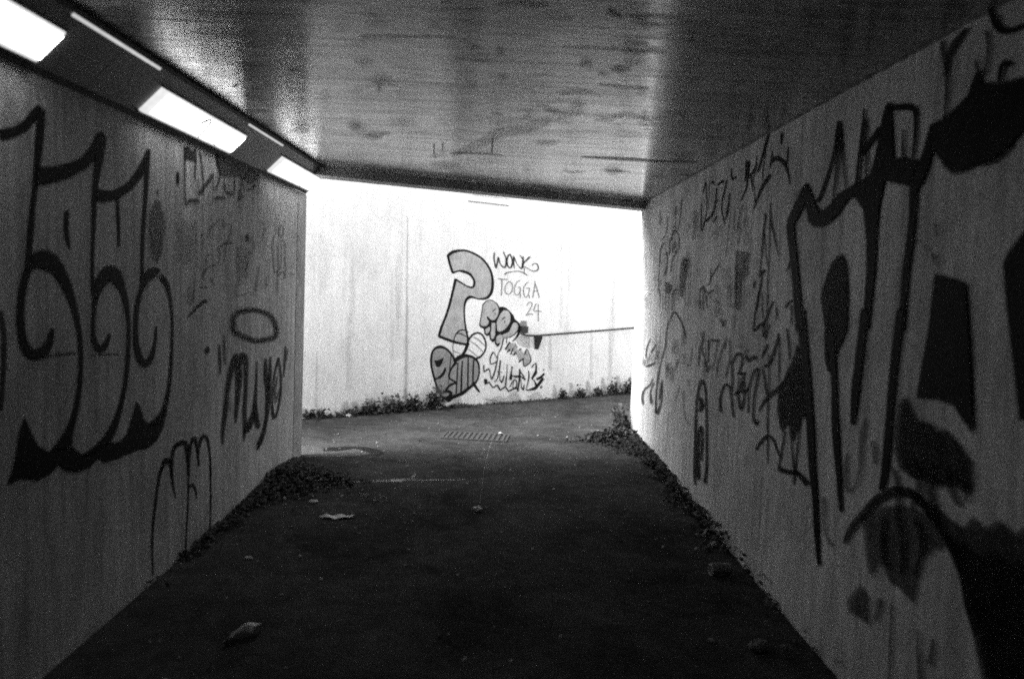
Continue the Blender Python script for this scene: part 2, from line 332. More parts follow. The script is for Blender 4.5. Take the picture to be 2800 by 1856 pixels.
  ('s',0.52,0,[9407,3629,0,-6,9504,3637,-3,-6,9599,3630,-17,-5,9602,3586,-22,-1,9564,3520,-23,1,9501,3432,-21,1,9437,3340,-19,1,9403,3255,-18,0,9386,3192,-17,0]),
  ('s',0.65,0,[9214,3343,22,-10,9300,3370,19,-10,9415,3399,12,-11,9543,3411,4,-12,9647,3417,1,-14]),
  ('s',0.65,0,[9214,3343,-22,-1,9230,3263,-20,-1,9209,3174,-16,2,9072,3138,-9,6,8923,3117,-9,7,8845,3093,-15,5,8791,3064,-18,3,8743,3011,-17,2,8712,2965,-16,2]),
  ('s',0.59,0,[8895,3267,-14,2,8863,3240,-17,2,8820,3189,-19,1,8769,3091,-20,1,8727,3002,-19,1]),
  ('s',0.65,0,[8697,3468,-15,0,8683,3418,-16,0]),
  ('s',0.93,0,[10210,3545,-51,-7,10224,3526,-59,-7,10234,3503,-62,-2,10214,3481,-42,3,10191,3465,-24,3]),
  ('s',0.52,0,[8475,2988,-14,0,8473,2895,-18,0,8465,2796,-21,1,8442,2761,-17,3,8420,2749,-11,3]),
  ('s',0.85,0,[8834,2739,-33,20,8734,2717,-29,16,8608,2683,-26,12,8492,2638,-24,9,8394,2597,-20,8,8337,2574,-14,6,8306,2562,-10,4]),
  ('s',0.52,0,[8996,2991,-17,0,8999,2914,-17,0]),
  ('s',0.52,0,[8650,2879,2,-10,8863,2883,2,-9]),
  ('s',0.39,0,[8327,2881,-18,1,8305,2790,-18,1,8302,2705,-17,-2,8374,2715,10,-5,8451,2748,12,-4]),
 ]),
 ('L','spray_tag',[
  ('s',0.55,0,[11762,3793,25,6,11754,3796,0,0,11762,3793,-23,-7,11826,3775,-26,-6,11885,3744,-30,-3,11875,3690,-30,-1,11831,3640,-27,2,11759,3616,-11,7,11685,3615,22,7,11638,3647,28,3,11622,3693,29,1,11673,3743,27,-1,11733,3783,27,-2]),
  ('s',0.55,0,[11401,3599,-38,1,11359,3547,-32,0,11326,3467,-27,-1,11350,3359,-29,-2,11395,3245,-33,-2,11435,3140,-37,-2,11490,3069,-31,-7,11595,3083,23,-7,11688,3121,24,-5]),
  ('s',0.55,0,[11720,3535,16,-5,11818,3560,15,-8,11927,3570,-30,-10,11976,3524,-37,-3,11997,3447,-31,-1,11986,3346,-30,-1,11980,3244,-31,-1,12030,3164,-30,-2,12082,3109,-30,-2]),
  ('s',0.55,0,[11608,3021,28,-6,11696,3055,34,-8,11809,3089,27,-13,11914,3091,-15,-14,11992,3074,-41,-4,11991,3031,-35,1,11967,2989,-28,1]),
  ('s',0.47,0,[11634,3514,-29,-1,11625,3446,-29,-1,11615,3351,-28,-1,11621,3267,-29,-1,11654,3193,-31,-2,11704,3130,-32,-4,11747,3121,35,-2,11776,3214,34,0,11798,3363,30,1,11813,3473,27,1]),
 ]),
 ('L','painted_ring',[
  ('s',0.29,1,[9729,2423,128,-11,9733,2472,128,-12,9767,2523,115,-26,9865,2553,75,-40,10027,2571,38,-45,10289,2576,14,-46,10596,2565,-14,-46,10904,2533,-46,-44,11182,2486,-81,-40,11358,2436,-125,-28,11474,2380,-154,-15,11558,2317,-169,-5,11601,2253,-176,4,11618,2190,-178,16,11578,2142,-149,39,11451,2129,-63,52,11259,2131,-43,52,10992,2130,-34,51,10720,2138,-4,48,10511,2164,34,43,10322,2199,48,40,10123,2239,54,38,9951,2278,59,36,9832,2307,71,32,9754,2335,105,19,9723,2366,126,1,9718,2395,128,-6,9719,2406,127,-14]),
  ('s',0.39,1,[9729,2423,85,-7,9733,2472,85,-8,9767,2523,77,-17,9865,2553,50,-26,10027,2571,25,-30,10289,2576,9,-31,10596,2565,-9,-31,10904,2533,-30,-30,11182,2486,-54,-26,11358,2436,-83,-19,11474,2380,-103,-10,11558,2317,-113,-3,11601,2253,-118,3,11618,2190,-120,10,11578,2142,-100,26,11451,2129,-42,35,11259,2131,-28,35,10992,2130,-23,34,10720,2138,-3,32,10511,2164,23,29,10322,2199,32,27,10123,2239,36,25,9951,2278,39,24,9832,2307,47,21,9754,2335,70,12,9723,2366,83,1,9718,2395,85,-4,9719,2406,84,-9]),
  ('s',0.45,1,[9729,2423,51,-4,9733,2472,51,-5,9767,2523,46,-10,9865,2553,30,-16,10027,2571,15,-18,10289,2576,6,-18,10596,2565,-5,-19,10904,2533,-18,-18,11182,2486,-32,-16,11358,2436,-50,-11,11474,2380,-62,-6,11558,2317,-68,-2,11601,2253,-71,2,11618,2190,-72,6,11578,2142,-60,16,11451,2129,-25,21,11259,2131,-17,21,10992,2130,-14,20,10720,2138,-2,19,10511,2164,13,17,10322,2199,19,16,10123,2239,21,15,9951,2278,23,14,9832,2307,28,13,9754,2335,42,7,9723,2366,50,0,9718,2395,51,-3,9719,2406,50,-5]),
 ]),
 ('L','spray_tag',[
  ('s',0.93,0,[9256,2200,-27,2,9275,2104,-32,2,9294,1989,-35,3,9299,1905,-26,3,9299,1849,-17,2]),
  ('s',0.91,0,[9407,2314,-17,1,9419,2225,-25,2,9434,2115,-32,2,9449,2020,-26,2,9461,1950,-18,2]),
  ('s',0.91,0,[12123,1950,-29,3,12114,1871,-41,4,12103,1771,-52,6,12094,1687,-48,6,12081,1610,-39,5,12058,1539,-33,5,12038,1488,-28,4]),
  ('s',0.78,0,[12259,1902,-29,4,12172,1728,-29,4]),
  ('s',0.93,0,[8888,2217,-18,2,8887,2192,-47,5,8883,2164,-70,9,8872,2145,-51,9,8863,2133,-27,5]),
  ('s',0.9,0,[9417,981,28,-6,9413,1051,41,-9,9419,1152,56,-12,9457,1271,66,-15,9502,1395,73,-15,9527,1500,74,-14,9555,1603,74,-14,9608,1723,82,-15,9670,1834,91,-18,9732,1911,101,-21,9791,1967,103,-23,9840,2008,83,-19,9874,2032,61,-15]),
  ('s',0.93,0,[9876,1988,-64,2,9906,1933,-85,4,9947,1854,-114,8,9974,1769,-132,14,9974,1683,-125,18,9959,1592,-106,17,9941,1503,-88,15,9923,1414,-78,14,9902,1327,-70,14,9886,1258,-61,12,9877,1211,-48,10,9871,1182,-33,7,9868,1163,-22,5]),
  ('s',0.9,0,[9991,1887,88,-17,10025,1927,95,-19,10073,1981,104,-22,10121,2009,69,-37,10166,1995,-94,-10,10210,1953,-99,2,10242,1891,-93,7,10257,1801,-85,9,10259,1691,-76,10,10257,1581,-70,10,10248,1476,-72,12,10234,1373,-77,13,10224,1277,-79,14,10226,1192,-79,14,10233,1114,-77,14,10235,1043,-70,14,10229,971,-56,12,10219,906,-37,8,10211,861,-23,5]),
  ('s',0.65,0,[9641,1518,-21,3,9648,1342,-21,3]),
  ('s',0.93,0,[10709,1858,-23,3,10700,1741,-30,4,10688,1588,-41,6,10679,1439,-58,9,10662,1302,-76,14,10626,1202,-86,19,10570,1124,-96,26,10474,1061,-117,38,10379,1016,-130,45,10321,986,-110,39,10286,971,-85,31]),
  ('s',0.93,0,[10663,1269,-76,10,10689,1175,-89,12,10725,1065,-102,14,10771,987,-103,12,10810,935,-101,11]),
  ('s',0.93,0,[11108,1851,-55,6,11106,1757,-76,8,11120,1633,-99,9,11183,1515,-113,9,11246,1398,-123,13,11264,1294,-129,19,11258,1193,-124,22,11231,1086,-100,20,11186,984,-78,17,11129,888,-81,20,11058,805,-90,26,10963,741,-99,32,10876,692,-100,32,10827,651,-69,21,10800,625,-36,11]),
  ('s',0.93,0,[11332,1863,-29,3,11334,1806,-40,4,11336,1725,-56,6,11334,1642,-69,9,11324,1556,-77,11,11311,1468,-82,12,11302,1407,-86,13]),
  ('s',0.93,0,[11752,1805,-48,8,11673,1724,-45,8,11582,1613,-41,7,11520,1491,-41,7,11478,1366,-41,7,11458,1253,-42,7,11463,1143,-47,7,11502,1012,-64,8,11565,917,-63,-2,11651,926,60,-19,11743,992,49,-12,11823,1093,48,-10,11883,1220,51,-9,11908,1359,52,-7,11896,1505,51,-5,11825,1665,47,-3,11753,1787,43,-2]),
  ('s',0.85,0,[11708,1528,-30,6,11650,1452,-33,6,11598,1349,-36,6,11606,1220,-34,5,11642,1132,-8,-7,11701,1198,28,-6,11754,1292,27,-5]),
 ]),
 ('R','spray_tag',[
  ('s',0.93,0,[8591,4833,38,9,8603,4795,47,11,8629,4740,54,14,8681,4673,52,14,8737,4607,47,12,8770,4564,42,10,8799,4527,40,10,8844,4477,45,11,8881,4436,52,12]),
  ('s',0.93,0,[8977,4620,18,3,8955,4563,30,5,8953,4498,41,9,9029,4459,43,14,9127,4430,43,16,9209,4409,39,15,9271,4396,35,14]),
  ('s',0.91,0,[8663,4620,23,5,8684,4537,24,5,8704,4437,24,4,8705,4361,21,3,8699,4309,17,2]),
  ('s',0.93,0,[8437,4595,16,3,8446,4560,21,4,8457,4513,26,5,8468,4460,27,5,8476,4417,26,5]),
  ('s',0.9,0,[8483,4455,-33,-12,8441,4473,-46,-18,8381,4489,-48,-27,8313,4488,-20,-29,8239,4476,15,-23,8164,4452,39,-15,8094,4421,48,-9,8034,4386,50,-3,7981,4346,46,0,7935,4294,38,2,7898,4241,29,2,7873,4195,20,2,7859,4161,14,1]),
  ('s',0.93,0,[7968,4541,23,5,7970,4494,27,5,7972,4437,30,6,7978,4391,29,5,7984,4358,27,5]),
  ('s',0.93,0,[8183,4726,39,8,8181,4696,43,8,8177,4659,46,8,8172,4628,35,6,8167,4604,24,4]),
  ('s',0.93,0,[8443,4338,32,11,8494,4318,44,16,8563,4292,56,20,8633,4267,55,18,8704,4233,51,14,8775,4180,51,12,8840,4120,47,10,8899,4059,33,6,8941,4012,18,3]),
  ('s',0.93,0,[9287,4587,91,17,9295,4541,75,14,9310,4482,54,10,9334,4424,36,7,9356,4379,23,4]),
  ('s',0.93,0,[9195,4560,31,6,9214,4513,38,7,9237,4445,45,8,9248,4365,41,7,9271,4287,35,7,9340,4232,32,8,9408,4193,31,7,9426,4174,27,5,9426,4167,23,3]),
  ('s',0.78,0,[9121,4403,43,4,9025,4232,18,1]),
  ('s',0.78,0,[8982,4437,25,6,9019,4394,25,5,9046,4340,26,4,9014,4300,22,1,8967,4251,21,2,8936,4164,21,2,8915,4088,21,2]),
 ]),
 ('R','spray_tag',[
  ('s',0.93,0,[11282,4474,-33,-6,11247,4516,-40,-7,11206,4564,-45,-9,11174,4590,-38,-8,11152,4606,-31,-7]),
  ('s',0.93,0,[11348,4332,30,3,11293,3944,34,2]),
  ('s',0.93,0,[11144,4572,28,3,11106,4470,29,3,11056,4326,30,3,11031,4203,32,3,11052,4119,34,4,11099,4054,37,5,11143,4000,38,5,11180,3957,36,5,11214,3927,31,5,11239,3907,28,4]),
  ('s',0.93,0,[10837,4566,53,-8,10709,4519,20,-3]),
  ('s',0.93,0,[10577,4441,41,5,10576,4348,43,6,10591,4240,47,6,10631,4167,52,9,10708,4110,54,13,10872,4067,54,16,11026,4040,56,19]),
  ('s',0.93,0,[10529,4481,-27,-12,10286,4504,-51,-23]),
  ('s',0.93,0,[10653,4262,-30,-17,10428,4270,-17,-10]),
  ('s',0.93,0,[10495,4061,51,12,10653,3996,37,8]),
  ('s',0.93,0,[10125,4491,37,6,10146,4434,44,7,10177,4364,48,8,10222,4310,44,8,10260,4253,39,6,10273,4181,35,4,10255,4102,33,2,10170,4010,33,0,10087,3939,35,0]),
  ('s',0.93,0,[9942,4300,42,6,9953,4227,45,6,9973,4136,47,6,10012,4055,42,6,10047,3995,37,5]),
  ('s',0.93,0,[9946,4613,23,3,9896,4491,36,4]),
  ('s',0.93,0,[9891,4468,-30,-16,9699,4479,-28,-16]),
  ('s',0.52,0,[10964,4598,28,4,10968,4197,28,3]),
 ]),
 ('R','paint_smear',[
  ('s',0.55,0,[9345,4104,30,7,9399,4064,29,6,9462,4004,28,4,9499,3916,26,3,9521,3841,24,3]),
  ('s',0.55,0,[9858,4067,22,3,9867,4021,23,3,9879,3956,24,3,9893,3881,25,3,9905,3808,26,2,9917,3731,26,2,9929,3646,26,2,9939,3570,26,2,9947,3517,26,2]),
  ('s',0.55,0,[9665,4078,22,2,9660,3822,22,2]),
  ('s',0.55,0,[9477,3852,19,-8,9419,3836,23,-3,9375,3803,20,2,9423,3727,20,3,9484,3656,23,3]),
  ('f',0.65,0,[12324,3575,12001,3512,11954,3316,12063,3137,12174,2955,12337,2970,12499,3303,12423,3486]),
  ('f',0.52,0,[9559,3561,8968,3511,9008,3285,9213,3219,9231,2861,9415,2854,9513,3220]),
  ('s',0.39,0,[11934,3546,38,1,11804,2839,32,-1]),
  ('s',0.39,0,[11786,3541,37,1,11659,2843,32,-1]),
  ('s',0.39,0,[12124,3551,39,1,11990,2833,33,-1]),
  ('s',0.39,0,[9494,3474,24,1,9403,2911,21,-1]),
  ('s',0.39,0,[9285,3468,23,1,9197,2917,20,-1]),
  ('s',0.39,0,[9173,3464,22,1,9087,2920,19,0]),
 ]),
 ('R','spray_tag',[
  ('s',0.59,0,[12628,4497,37,4,12635,4405,37,4,12646,4277,37,4,12670,4166,37,4,12722,4090,37,4,12788,4030,37,5,12836,3990,37,5]),
  ('s',0.59,0,[13069,4408,39,4,12976,4037,39,3]),
  ('s',0.59,0,[13206,3896,-63,-6,13172,3962,-68,-7,13105,4026,-65,-12,12978,4034,-3,-14,12840,4009,41,-4,12722,3944,47,0,12638,3865,50,1,12604,3802,50,3,12647,3735,48,6,12856,3653,52,8,13076,3560,61,6,13124,3452,55,2,13117,3366,45,1]),
  ('s',0.59,0,[13010,4000,35,9,13176,3967,44,9,13344,3903,55,6,13358,3778,52,3,13330,3666,47,2]),
  ('s',0.59,0,[13633,4300,43,4,13625,4176,42,4,13662,4041,42,5,13845,3974,41,8,14030,3939,41,9]),
  ('s',0.59,0,[13811,3867,76,18,13948,3842,79,13,14089,3776,72,6,14114,3626,58,2,14104,3442,46,1,14125,3253,44,1,14113,3086,46,-1,13990,2992,46,-3,13868,2943,45,-5]),
  ('s',0.59,0,[13572,3694,95,0,13494,3624,65,0,13435,3530,42,1,13490,3423,68,4,13574,3332,95,7,13629,3310,57,12,13666,3313,-13,10]),
  ('s',0.59,0,[13575,3150,47,-39,13339,3136,74,-41,13143,3113,221,-13,13243,3070,217,31,13400,3031,220,39]),
  ('s',0.59,0,[12694,3078,76,9,12929,2979,78,9]),
  ('s',0.39,0,[13930,2983,45,-1,13873,2694,45,-1]),
  ('s',0.39,0,[13679,2987,43,-1,13624,2703,43,-1]),
  ('s',0.39,0,[13437,2991,42,-1,13384,2712,42,-1]),
  ('s',0.39,0,[13204,2994,40,0,13152,2720,40,-1]),
  ('s',0.39,0,[12934,2998,39,0,12884,2730,39,-1]),
  ('s',0.39,0,[12803,3000,38,0,12754,2734,38,-1]),
 ]),
 ('R','spray_tag',[
  ('s',0.65,0,[10194,3434,33,7,10282,3397,34,7,10397,3346,35,6,10513,3287,34,5,10605,3239,32,5]),
  ('s',0.65,0,[10637,3381,30,0,10605,3289,36,0,10595,3191,41,2,10676,3155,28,7,10764,3143,15,7]),
  ('s',0.65,0,[11157,3058,-35,-4,11079,3098,-50,-9,10979,3126,22,-19,10878,3082,56,-7,10801,3030,40,-4]),
  ('s',0.65,0,[10679,3032,-31,-10,10454,3082,-19,-6]),
  ('s',0.65,0,[10794,2998,37,-2,10697,2840,30,-2]),
  ('s',0.65,0,[11157,3058,29,0,11078,2794,32,-1]),
  ('s',0.65,0,[10968,3077,28,0,10887,2801,27,-1]),
 ]),
 ('R','spray_tag',[
  ('s',0.88,0,[8531,3924,27,3,8536,3875,28,3,8544,3802,30,3,8550,3724,31,3,8553,3642,29,2,8554,3554,26,2,8559,3472,23,1,8571,3393,22,1,8586,3319,20,1,8597,3268,20,1]),
  ('s',0.88,0,[8531,3723,17,1,8494,3642,17,0,8444,3530,16,0,8403,3442,16,0,8378,3398,16,0,8362,3378,16,-1,8352,3366,16,-1]),
  ('s',0.88,0,[8386,4035,16,2,8375,3982,20,2,8358,3906,26,2,8331,3834,29,1,8291,3776,28,0,8242,3722,26,-1,8193,3666,24,0,8142,3596,21,0,8090,3524,17,0,8055,3473,15,0]),
  ('s',0.88,0,[8367,3837,16,1,8359,3784,16,1,8348,3710,16,1,8335,3624,16,1,8323,3538,16,1,8316,3464,16,1,8313,3400,16,1,8314,3340,16,1,8317,3284,16,1,8318,3230,16,0,8317,3179,16,0,8311,3129,16,0,8302,3079,16,0,8292,3034,16,0,8283,2996,16,0,8277,2969,16,0]),
  ('s',0.88,0,[8454,3317,49,11,8592,3243,41,9]),
  ('s',0.88,0,[8496,3242,26,2,8514,3205,29,2,8539,3150,33,2,8563,3089,35,2,8585,3017,32,1,8606,2938,27,1,8621,2882,24,0]),
  ('s',0.88,0,[8741,3192,40,3,8769,3126,28,2]),
  ('s',0.91,0,[7713,3387,25,3,7760,3296,14,1]),
  ('s',0.91,0,[7494,3013,4,11,7562,3009,7,10,7644,2998,16,7,7703,2966,20,4,7743,2937,20,3]),
  ('s',0.91,0,[8574,3075,21,1,8599,3014,23,1,8633,2928,25,1,8660,2846,26,0,8672,2773,24,0,8675,2705,20,-1,8677,2659,18,-1]),
  ('s',0.91,0,[8674,2644,-26,-6,8599,2675,-32,-8,8505,2711,-34,-11,8414,2737,-28,-12,8346,2755,-25,-12]),
  ('s',0.91,0,[8112,2988,26,3,8161,2933,26,3,8225,2863,26,3,8292,2806,26,3,8344,2748,28,1,8349,2672,31,-1,8339,2610,33,-2]),
  ('s',0.91,0,[8469,3076,17,0,8396,2801,16,-1]),
  ('s',0.91,0,[8280,3052,16,0,8256,2602,16,-1]),
  ('s',0.91,0,[7986,2925,26,-1,7965,2808,19,-1]),
  ('s',0.91,0,[7585,2964,24,-1,7561,2790,13,-1]),
  ('s',0.91,0,[8183,2743,19,1,8271,2574,24,0]),
  ('s',0.91,0,[8184,2540,14,1,8213,2516,31,3,8253,2479,46,2,8298,2424,33,1,8335,2375,16,0]),
 ]),
 ('R','spray_tag',[
  ('s',0.9,0,[8259,2300,0,-18,8190,2306,-15,-15,8105,2330,-38,-6,8038,2393,-44,-2,7979,2476,-43,-1,7923,2582,-36,0,7883,2668,-29,0]),
  ('s',0.9,0,[7868,2643,18,-1,7859,2607,19,-2,7847,2556,20,-2,7834,2497,21,-2,7823,2438,22,-2,7815,2374,20,-2,7807,2303,18,-2,7801,2239,16,-2,7796,2194,14,-2]),
  ('s',0.9,0,[7664,2733,20,-2,7643,2695,23,-3,7613,2641,26,-3,7586,2587,27,-3,7562,2533,24,-3,7541,2479,20,-2,7526,2442,16,-2]),
  ('s',0.9,0,[8317,2280,23,-4,8255,2212,25,-5,8187,2130,27,-5,8148,2064,25,-4,8125,2016,23,-4]),
  ('s',0.9,0,[8125,2436,15,-1,8117,2396,15,-2,8105,2340,15,-2,8092,2274,15,-2,8080,2207,15,-2,8071,2145,15,-2,8066,2090,16,-2,8065,2036,18,-2,8065,1983,20,-3,8063,1930,22,-3,8059,1877,23,-4,8052,1824,24,-4,8042,1773,25,-4,8032,1722,26,-5,8021,1670,27,-5,8010,1615,27,-5,8000,1552,25,-5,7988,1483,22,-5,7977,1415,19,-4,7968,1356,17,-4,7962,1315,15,-3]),
  ('s',0.9,0,[8310,1808,-27,0,8263,1859,-34,0,8188,1924,-40,-3,8083,1984,-43,-8,7973,2038,-44,-11,7881,2078,-43,-12,7800,2115,-45,-9,7725,2161,-41,-6,7671,2197,-35,-5]),
  ('s',0.9,0,[8334,1383,-29,1,8289,1423,-34,0,8226,1475,-37,-1,8155,1525,-38,-3,8080,1567,-30,-9,8004,1593,-10,-16,7931,1604,19,-19,7870,1596,31,-15,7811,1575,29,-11,7746,1536,27,-10,7687,1496,25,-9,7640,1474,22,-9,7608,1462,20,-9]),
  ('s',0.9,0,[7535,1734,23,-3,7545,1694,23,-3,7559,1637,23,-3,7575,1572,24,-4,7597,1491,25,-4,7622,1402,26,-4,7639,1338,28,-5]),
  ('s',0.9,0,[7639,1338,23,-30,7541,1346,19,-27,7416,1361,8,-24,7299,1387,0,-23,7194,1409,12,-27,7127,1412,33,-27,7068,1404,41,-27,6981,1388,47,-29,6911,1373,53,-32]),
  ('s',0.9,0,[7168,1889,21,-3,7172,1847,21,-3,7177,1786,21,-3,7184,1718,21,-3,7190,1654,21,-4,7196,1595,24,-4,7202,1536,27,-5,7209,1479,30,-6,7214,1429,31,-6,7217,1385,30,-6,7219,1346,27,-6,7220,1314,24,-5,7221,1292,22,-5]),
  ('s',0.9,0,[7356,1681,16,-4,7341,1642,17,-4,7320,1586,17,-4,7297,1533,19,-5,7271,1483,21,-6,7244,1435,23,-7,7225,1402,24,-7]),
  ('f',0.92,0,[7369,2580,7444,2450,7587,2309,7701,2167,7775,2079,7770,1950,7734,1852,7663,1761,7619,1717,7558,1767,7468,1835,7408,1783,7374,1690,7309,1691,7232,1804,7157,1915,7076,1977,6982,1958,7117,2387,7244,2590]),
 ]),
 ('R','spray_tag',[
  ('s',0.75,0,[14970,854,-128,23,15038,911,-132,22,15078,989,-132,17,15002,1067,-112,7,14851,1146,-81,-2,14608,1216,-60,-7,14372,1284,-69,-1,14240,1365,-61,3,14167,1429,-45,3]),
  ('s',0.75,0,[14170,1002,-149,26,14241,1076,-118,19,14280,1177,-83,9,14162,1288,-63,4,14032,1375,-54,2]),
  ('s',0.75,0,[13334,1510,52,-7,13302,1416,56,-7,13277,1296,62,-8,13283,1191,69,-9,13330,1087,82,-9,13463,969,122,-9,13608,884,116,6,13690,886,-120,26,13741,953,-77,13,13777,1086,-67,10,13770,1271,-66,8,13688,1511,-59,5,13561,1752,-53,3,13379,1936,-50,2,13223,2096,-50,2,13207,2258,-51,3,13199,2403,-50,1,13087,2509,-46,-1,12945,2589,-45,-2,12824,2665,-51,-4,12686,2706,-2,-15,12493,2677,48,-11,12298,2619,52,-9,12138,2559,55,-9,12007,2494,55,-7,11911,2422,48,-6,11850,2366,40,-5]),
  ('s',0.75,0,[14906,1573,-27,-14,14717,1603,-36,-17,14473,1644,-51,-17,14214,1697,-50,-13,14013,1740,-41,-10]),
  ('s',0.75,0,[14546,2131,46,1,14706,2044,60,0,14876,1934,76,-3,14919,1833,73,-5,14919,1757,65,-6]),
  ('s',0.75,0,[13988,2079,40,2,14416,1889,86,2]),
  ('s',0.75,0,[13375,1460,73,-8,13463,1179,85,-10]),
 ]),
 ('R','spray_tag',[
  ('s',0.75,0,[10789,2511,27,-1,10815,2425,41,-1,10852,2328,54,-1,10898,2291,52,1,10939,2248,49,-2,10953,2124,42,-3,10956,2010,35,-3]),
  ('s',0.75,0,[10878,2290,26,-4,10743,2203,31,-5,10596,2102,38,-6,10521,2020,43,-7,10468,1975,7,-13,10408,2026,-37,1,10364,2091,-31,1]),
  ('s',0.75,0,[10494,2391,45,-3,10466,2115,32,-3]),
  ('s',0.75,0,[10371,2417,2,-17,10007,2436,2,-20]),
  ('s',0.75,0,[10060,2407,23,-1,10225,2038,24,-1]),
  ('s',0.75,0,[9774,2430,22,0,9839,2348,24,0,9930,2232,27,0,10001,2129,29,-1,10025,2056,28,-2,10026,1999,26,-3,10024,1960,24,-3]),
  ('s',0.75,0,[9680,2517,27,0,9757,2350,33,-1]),
  ('s',0.75,0,[9536,2480,27,-2,9506,2370,29,-2,9488,2247,32,-2,9524,2180,35,-1,9571,2127,37,-1,9592,2062,33,-2,9602,2012,27,-2]),
  ('s',0.75,0,[10008,2718,41,-7,9846,2636,45,-9]),
  ('s',0.75,0,[9778,2720,28,0,9817,2637,22,0]),
 ]),
 ('R','spray_tag',[
  ('s',0.93,0,[9735,1572,-65,13,9772,1623,-52,10,9801,1692,-39,5,9779,1765,-39,3,9733,1833,-43,2,9678,1887,-45,-1,9611,1922,-29,-10,9527,1933,21,-17,9447,1920,45,-13,9392,1881,45,-9,9347,1824,40,-7,9304,1752,37,-7,9265,1681,35,-7,9225,1627,34,-7,9195,1592,34,-8]),
  ('s',0.93,0,[9423,2191,-34,-1,9375,2231,-37,-2,9310,2280,-40,-3,9243,2320,-43,-7,9171,2347,-25,-15,9089,2353,20,-17,9022,2338,39,-8,8995,2294,37,-4,9001,2235,33,-1,9060,2162,29,0,9122,2101,28,0]),
  ('s',0.93,0,[9371,2196,26,-3,9309,1892,36,-5]),
  ('s',0.93,0,[9125,2116,-4,-18,8841,2149,-3,-16]),
  ('s',0.93,0,[8928,2109,47,-4,8947,2026,52,-4,8990,1936,53,0,9087,1901,22,13,9179,1887,5,15]),
  ('s',0.93,0,[9067,2077,24,-2,9078,1993,28,-3,9080,1894,34,-5,9047,1822,38,-7,9005,1768,42,-9,8976,1730,49,-12,8946,1718,-24,-13,8904,1751,-48,2,8867,1805,-41,3,8846,1863,-36,4,8844,1927,-32,5,8880,2004,-31,5,8919,2066,-32,5]),
  ('s',0.93,0,[9221,1843,-29,-2,9170,1873,-29,-4,9083,1908,-14,-11,8939,1927,-3,-13,8802,1948,-18,-10,8731,1985,-31,-2,8681,2037,-30,1,8632,2118,-31,1,8578,2194,-32,-1,8489,2243,-24,-7,8417,2255,33,-9,8412,2204,34,-3,8435,2126,29,-2,8463,2053,29,-2,8492,1977,30,-3,8505,1903,30,-3,8508,1832,30,-4,8503,1765,30,-5,8483,1708,33,-7,8438,1670,51,-16,8386,1654,13,-26,8343,1679,-41,-2,8312,1710,-19,0]),
  ('s',0.93,0,[8698,2006,22,-3,8667,1734,27,-4]),
  ('s',0.93,0,[8850,2428,15,2,8888,2408,17,1,8910,2378,23,-2,8862,2333,35,-8,8779,2303,10,-18,8668,2336,-35,-12,8569,2374,-17,-15,8531,2363,33,-8,8519,2343,21,-3]),
 ]),
 ('R','spray_tag',[
  ('s',0.93,0,[10759,365,-40,12,10771,383,-48,14,10789,406,-59,16,10809,445,-70,18,10830,513,-76,19,10851,620,-74,17,10875,760,-68,15,10898,908,-61,12,10916,1045,-56,11,10930,1171,-54,10,10942,1295,-54,9,10948,1407,-55,8,10948,1499,-56,8,10939,1563,-57,7,10924,1604,-58,6,10904,1637,-59,5,10880,1674,-61,5,10851,1721,-63,5,10817,1770,-64,4,10780,1812,-64,1,10741,1836,-41,-10,10696,1839,42,-18,10646,1826,53,-14,10597,1802,53,-11,10555,1772,51,-10,10523,1737,49,-9,10497,1696,47,-8,10472,1644,46,-7,10445,1577,45,-7,10414,1488,44,-8,10381,1383,44,-8,10349,1271,44,-8,10320,1162,44,-9,10295,1053,44,-9,10270,941,45,-10,10251,835,46,-10,10241,745,50,-11,10243,671,57,-12,10254,610,66,-14,10268,561,75,-16,10277,527,82,-18]),
  ('s',0.93,0,[10610,495,-98,26,10642,577,-93,24,10686,695,-86,21,10718,813,-81,18,10731,924,-80,16,10731,1035,-82,15,10718,1120,-80,12,10685,1175,-69,6,10639,1205,-34,-8,10598,1206,49,-14,10567,1171,51,-11,10542,1107,52,-11,10525,1033,52,-10,10522,941,51,-10,10528,838,48,-10,10533,765,46,-10]),
  ('s',0.93,0,[10787,1578,71,-21,10702,1552,101,-27,10633,1512,134,-21,10680,1454,106,-6,10747,1404,75,-2]),
 ]),
 ('R','spray_tag',[
  ('s',0.47,0,[11779,1548,32,-5,11737,1428,32,-5,11675,1289,32,-6,11602,1200,34,-7,11516,1141,36,-10,11404,1121,31,-12,11312,1120,26,-14]),
  ('s',0.47,0,[12229,1975,52,-2,12259,1936,72,-3,12297,1886,87,-4,12336,1836,68,-4,12366,1797,44,-2]),
  ('s',0.47,0,[11374,2211,45,-2,11445,2015,54,-4]),
  ('s',0.47,0,[11630,1957,15,-20,11318,1971,7,-10]),
  ('s',0.47,0,[11498,1741,54,-7,11481,1667,39,-5]),
  ('s',0.47,0,[12047,1592,34,-3,12170,1372,43,-4]),
  ('s',0.47,0,[13095,1802,40,-5,12996,1618,39,-5]),
 ]),
 ('R','painted_letter',[
  ('s',1,0,[7392,4102,46,9,7399,4084,63,13,7411,4058,85,18,7430,4028,102,24,7461,3995,110,28,7501,3957,115,30,7541,3921,117,31,7581,3890,117,32,7623,3861,116,31,7659,3831,114,30,7695,3805,113,28,7726,3779,117,20,7736,3735,115,9,7714,3664,109,3,7671,3576,103,1,7625,3483,99,0,7580,3383,97,-1,7533,3277,96,-3,7490,3177,96,-3,7453,3084,97,-4,7420,2996,98,-5,7391,2918,99,-7,7364,2848,101,-8,7340,2788,102,-9,7324,2747,103,-9]),
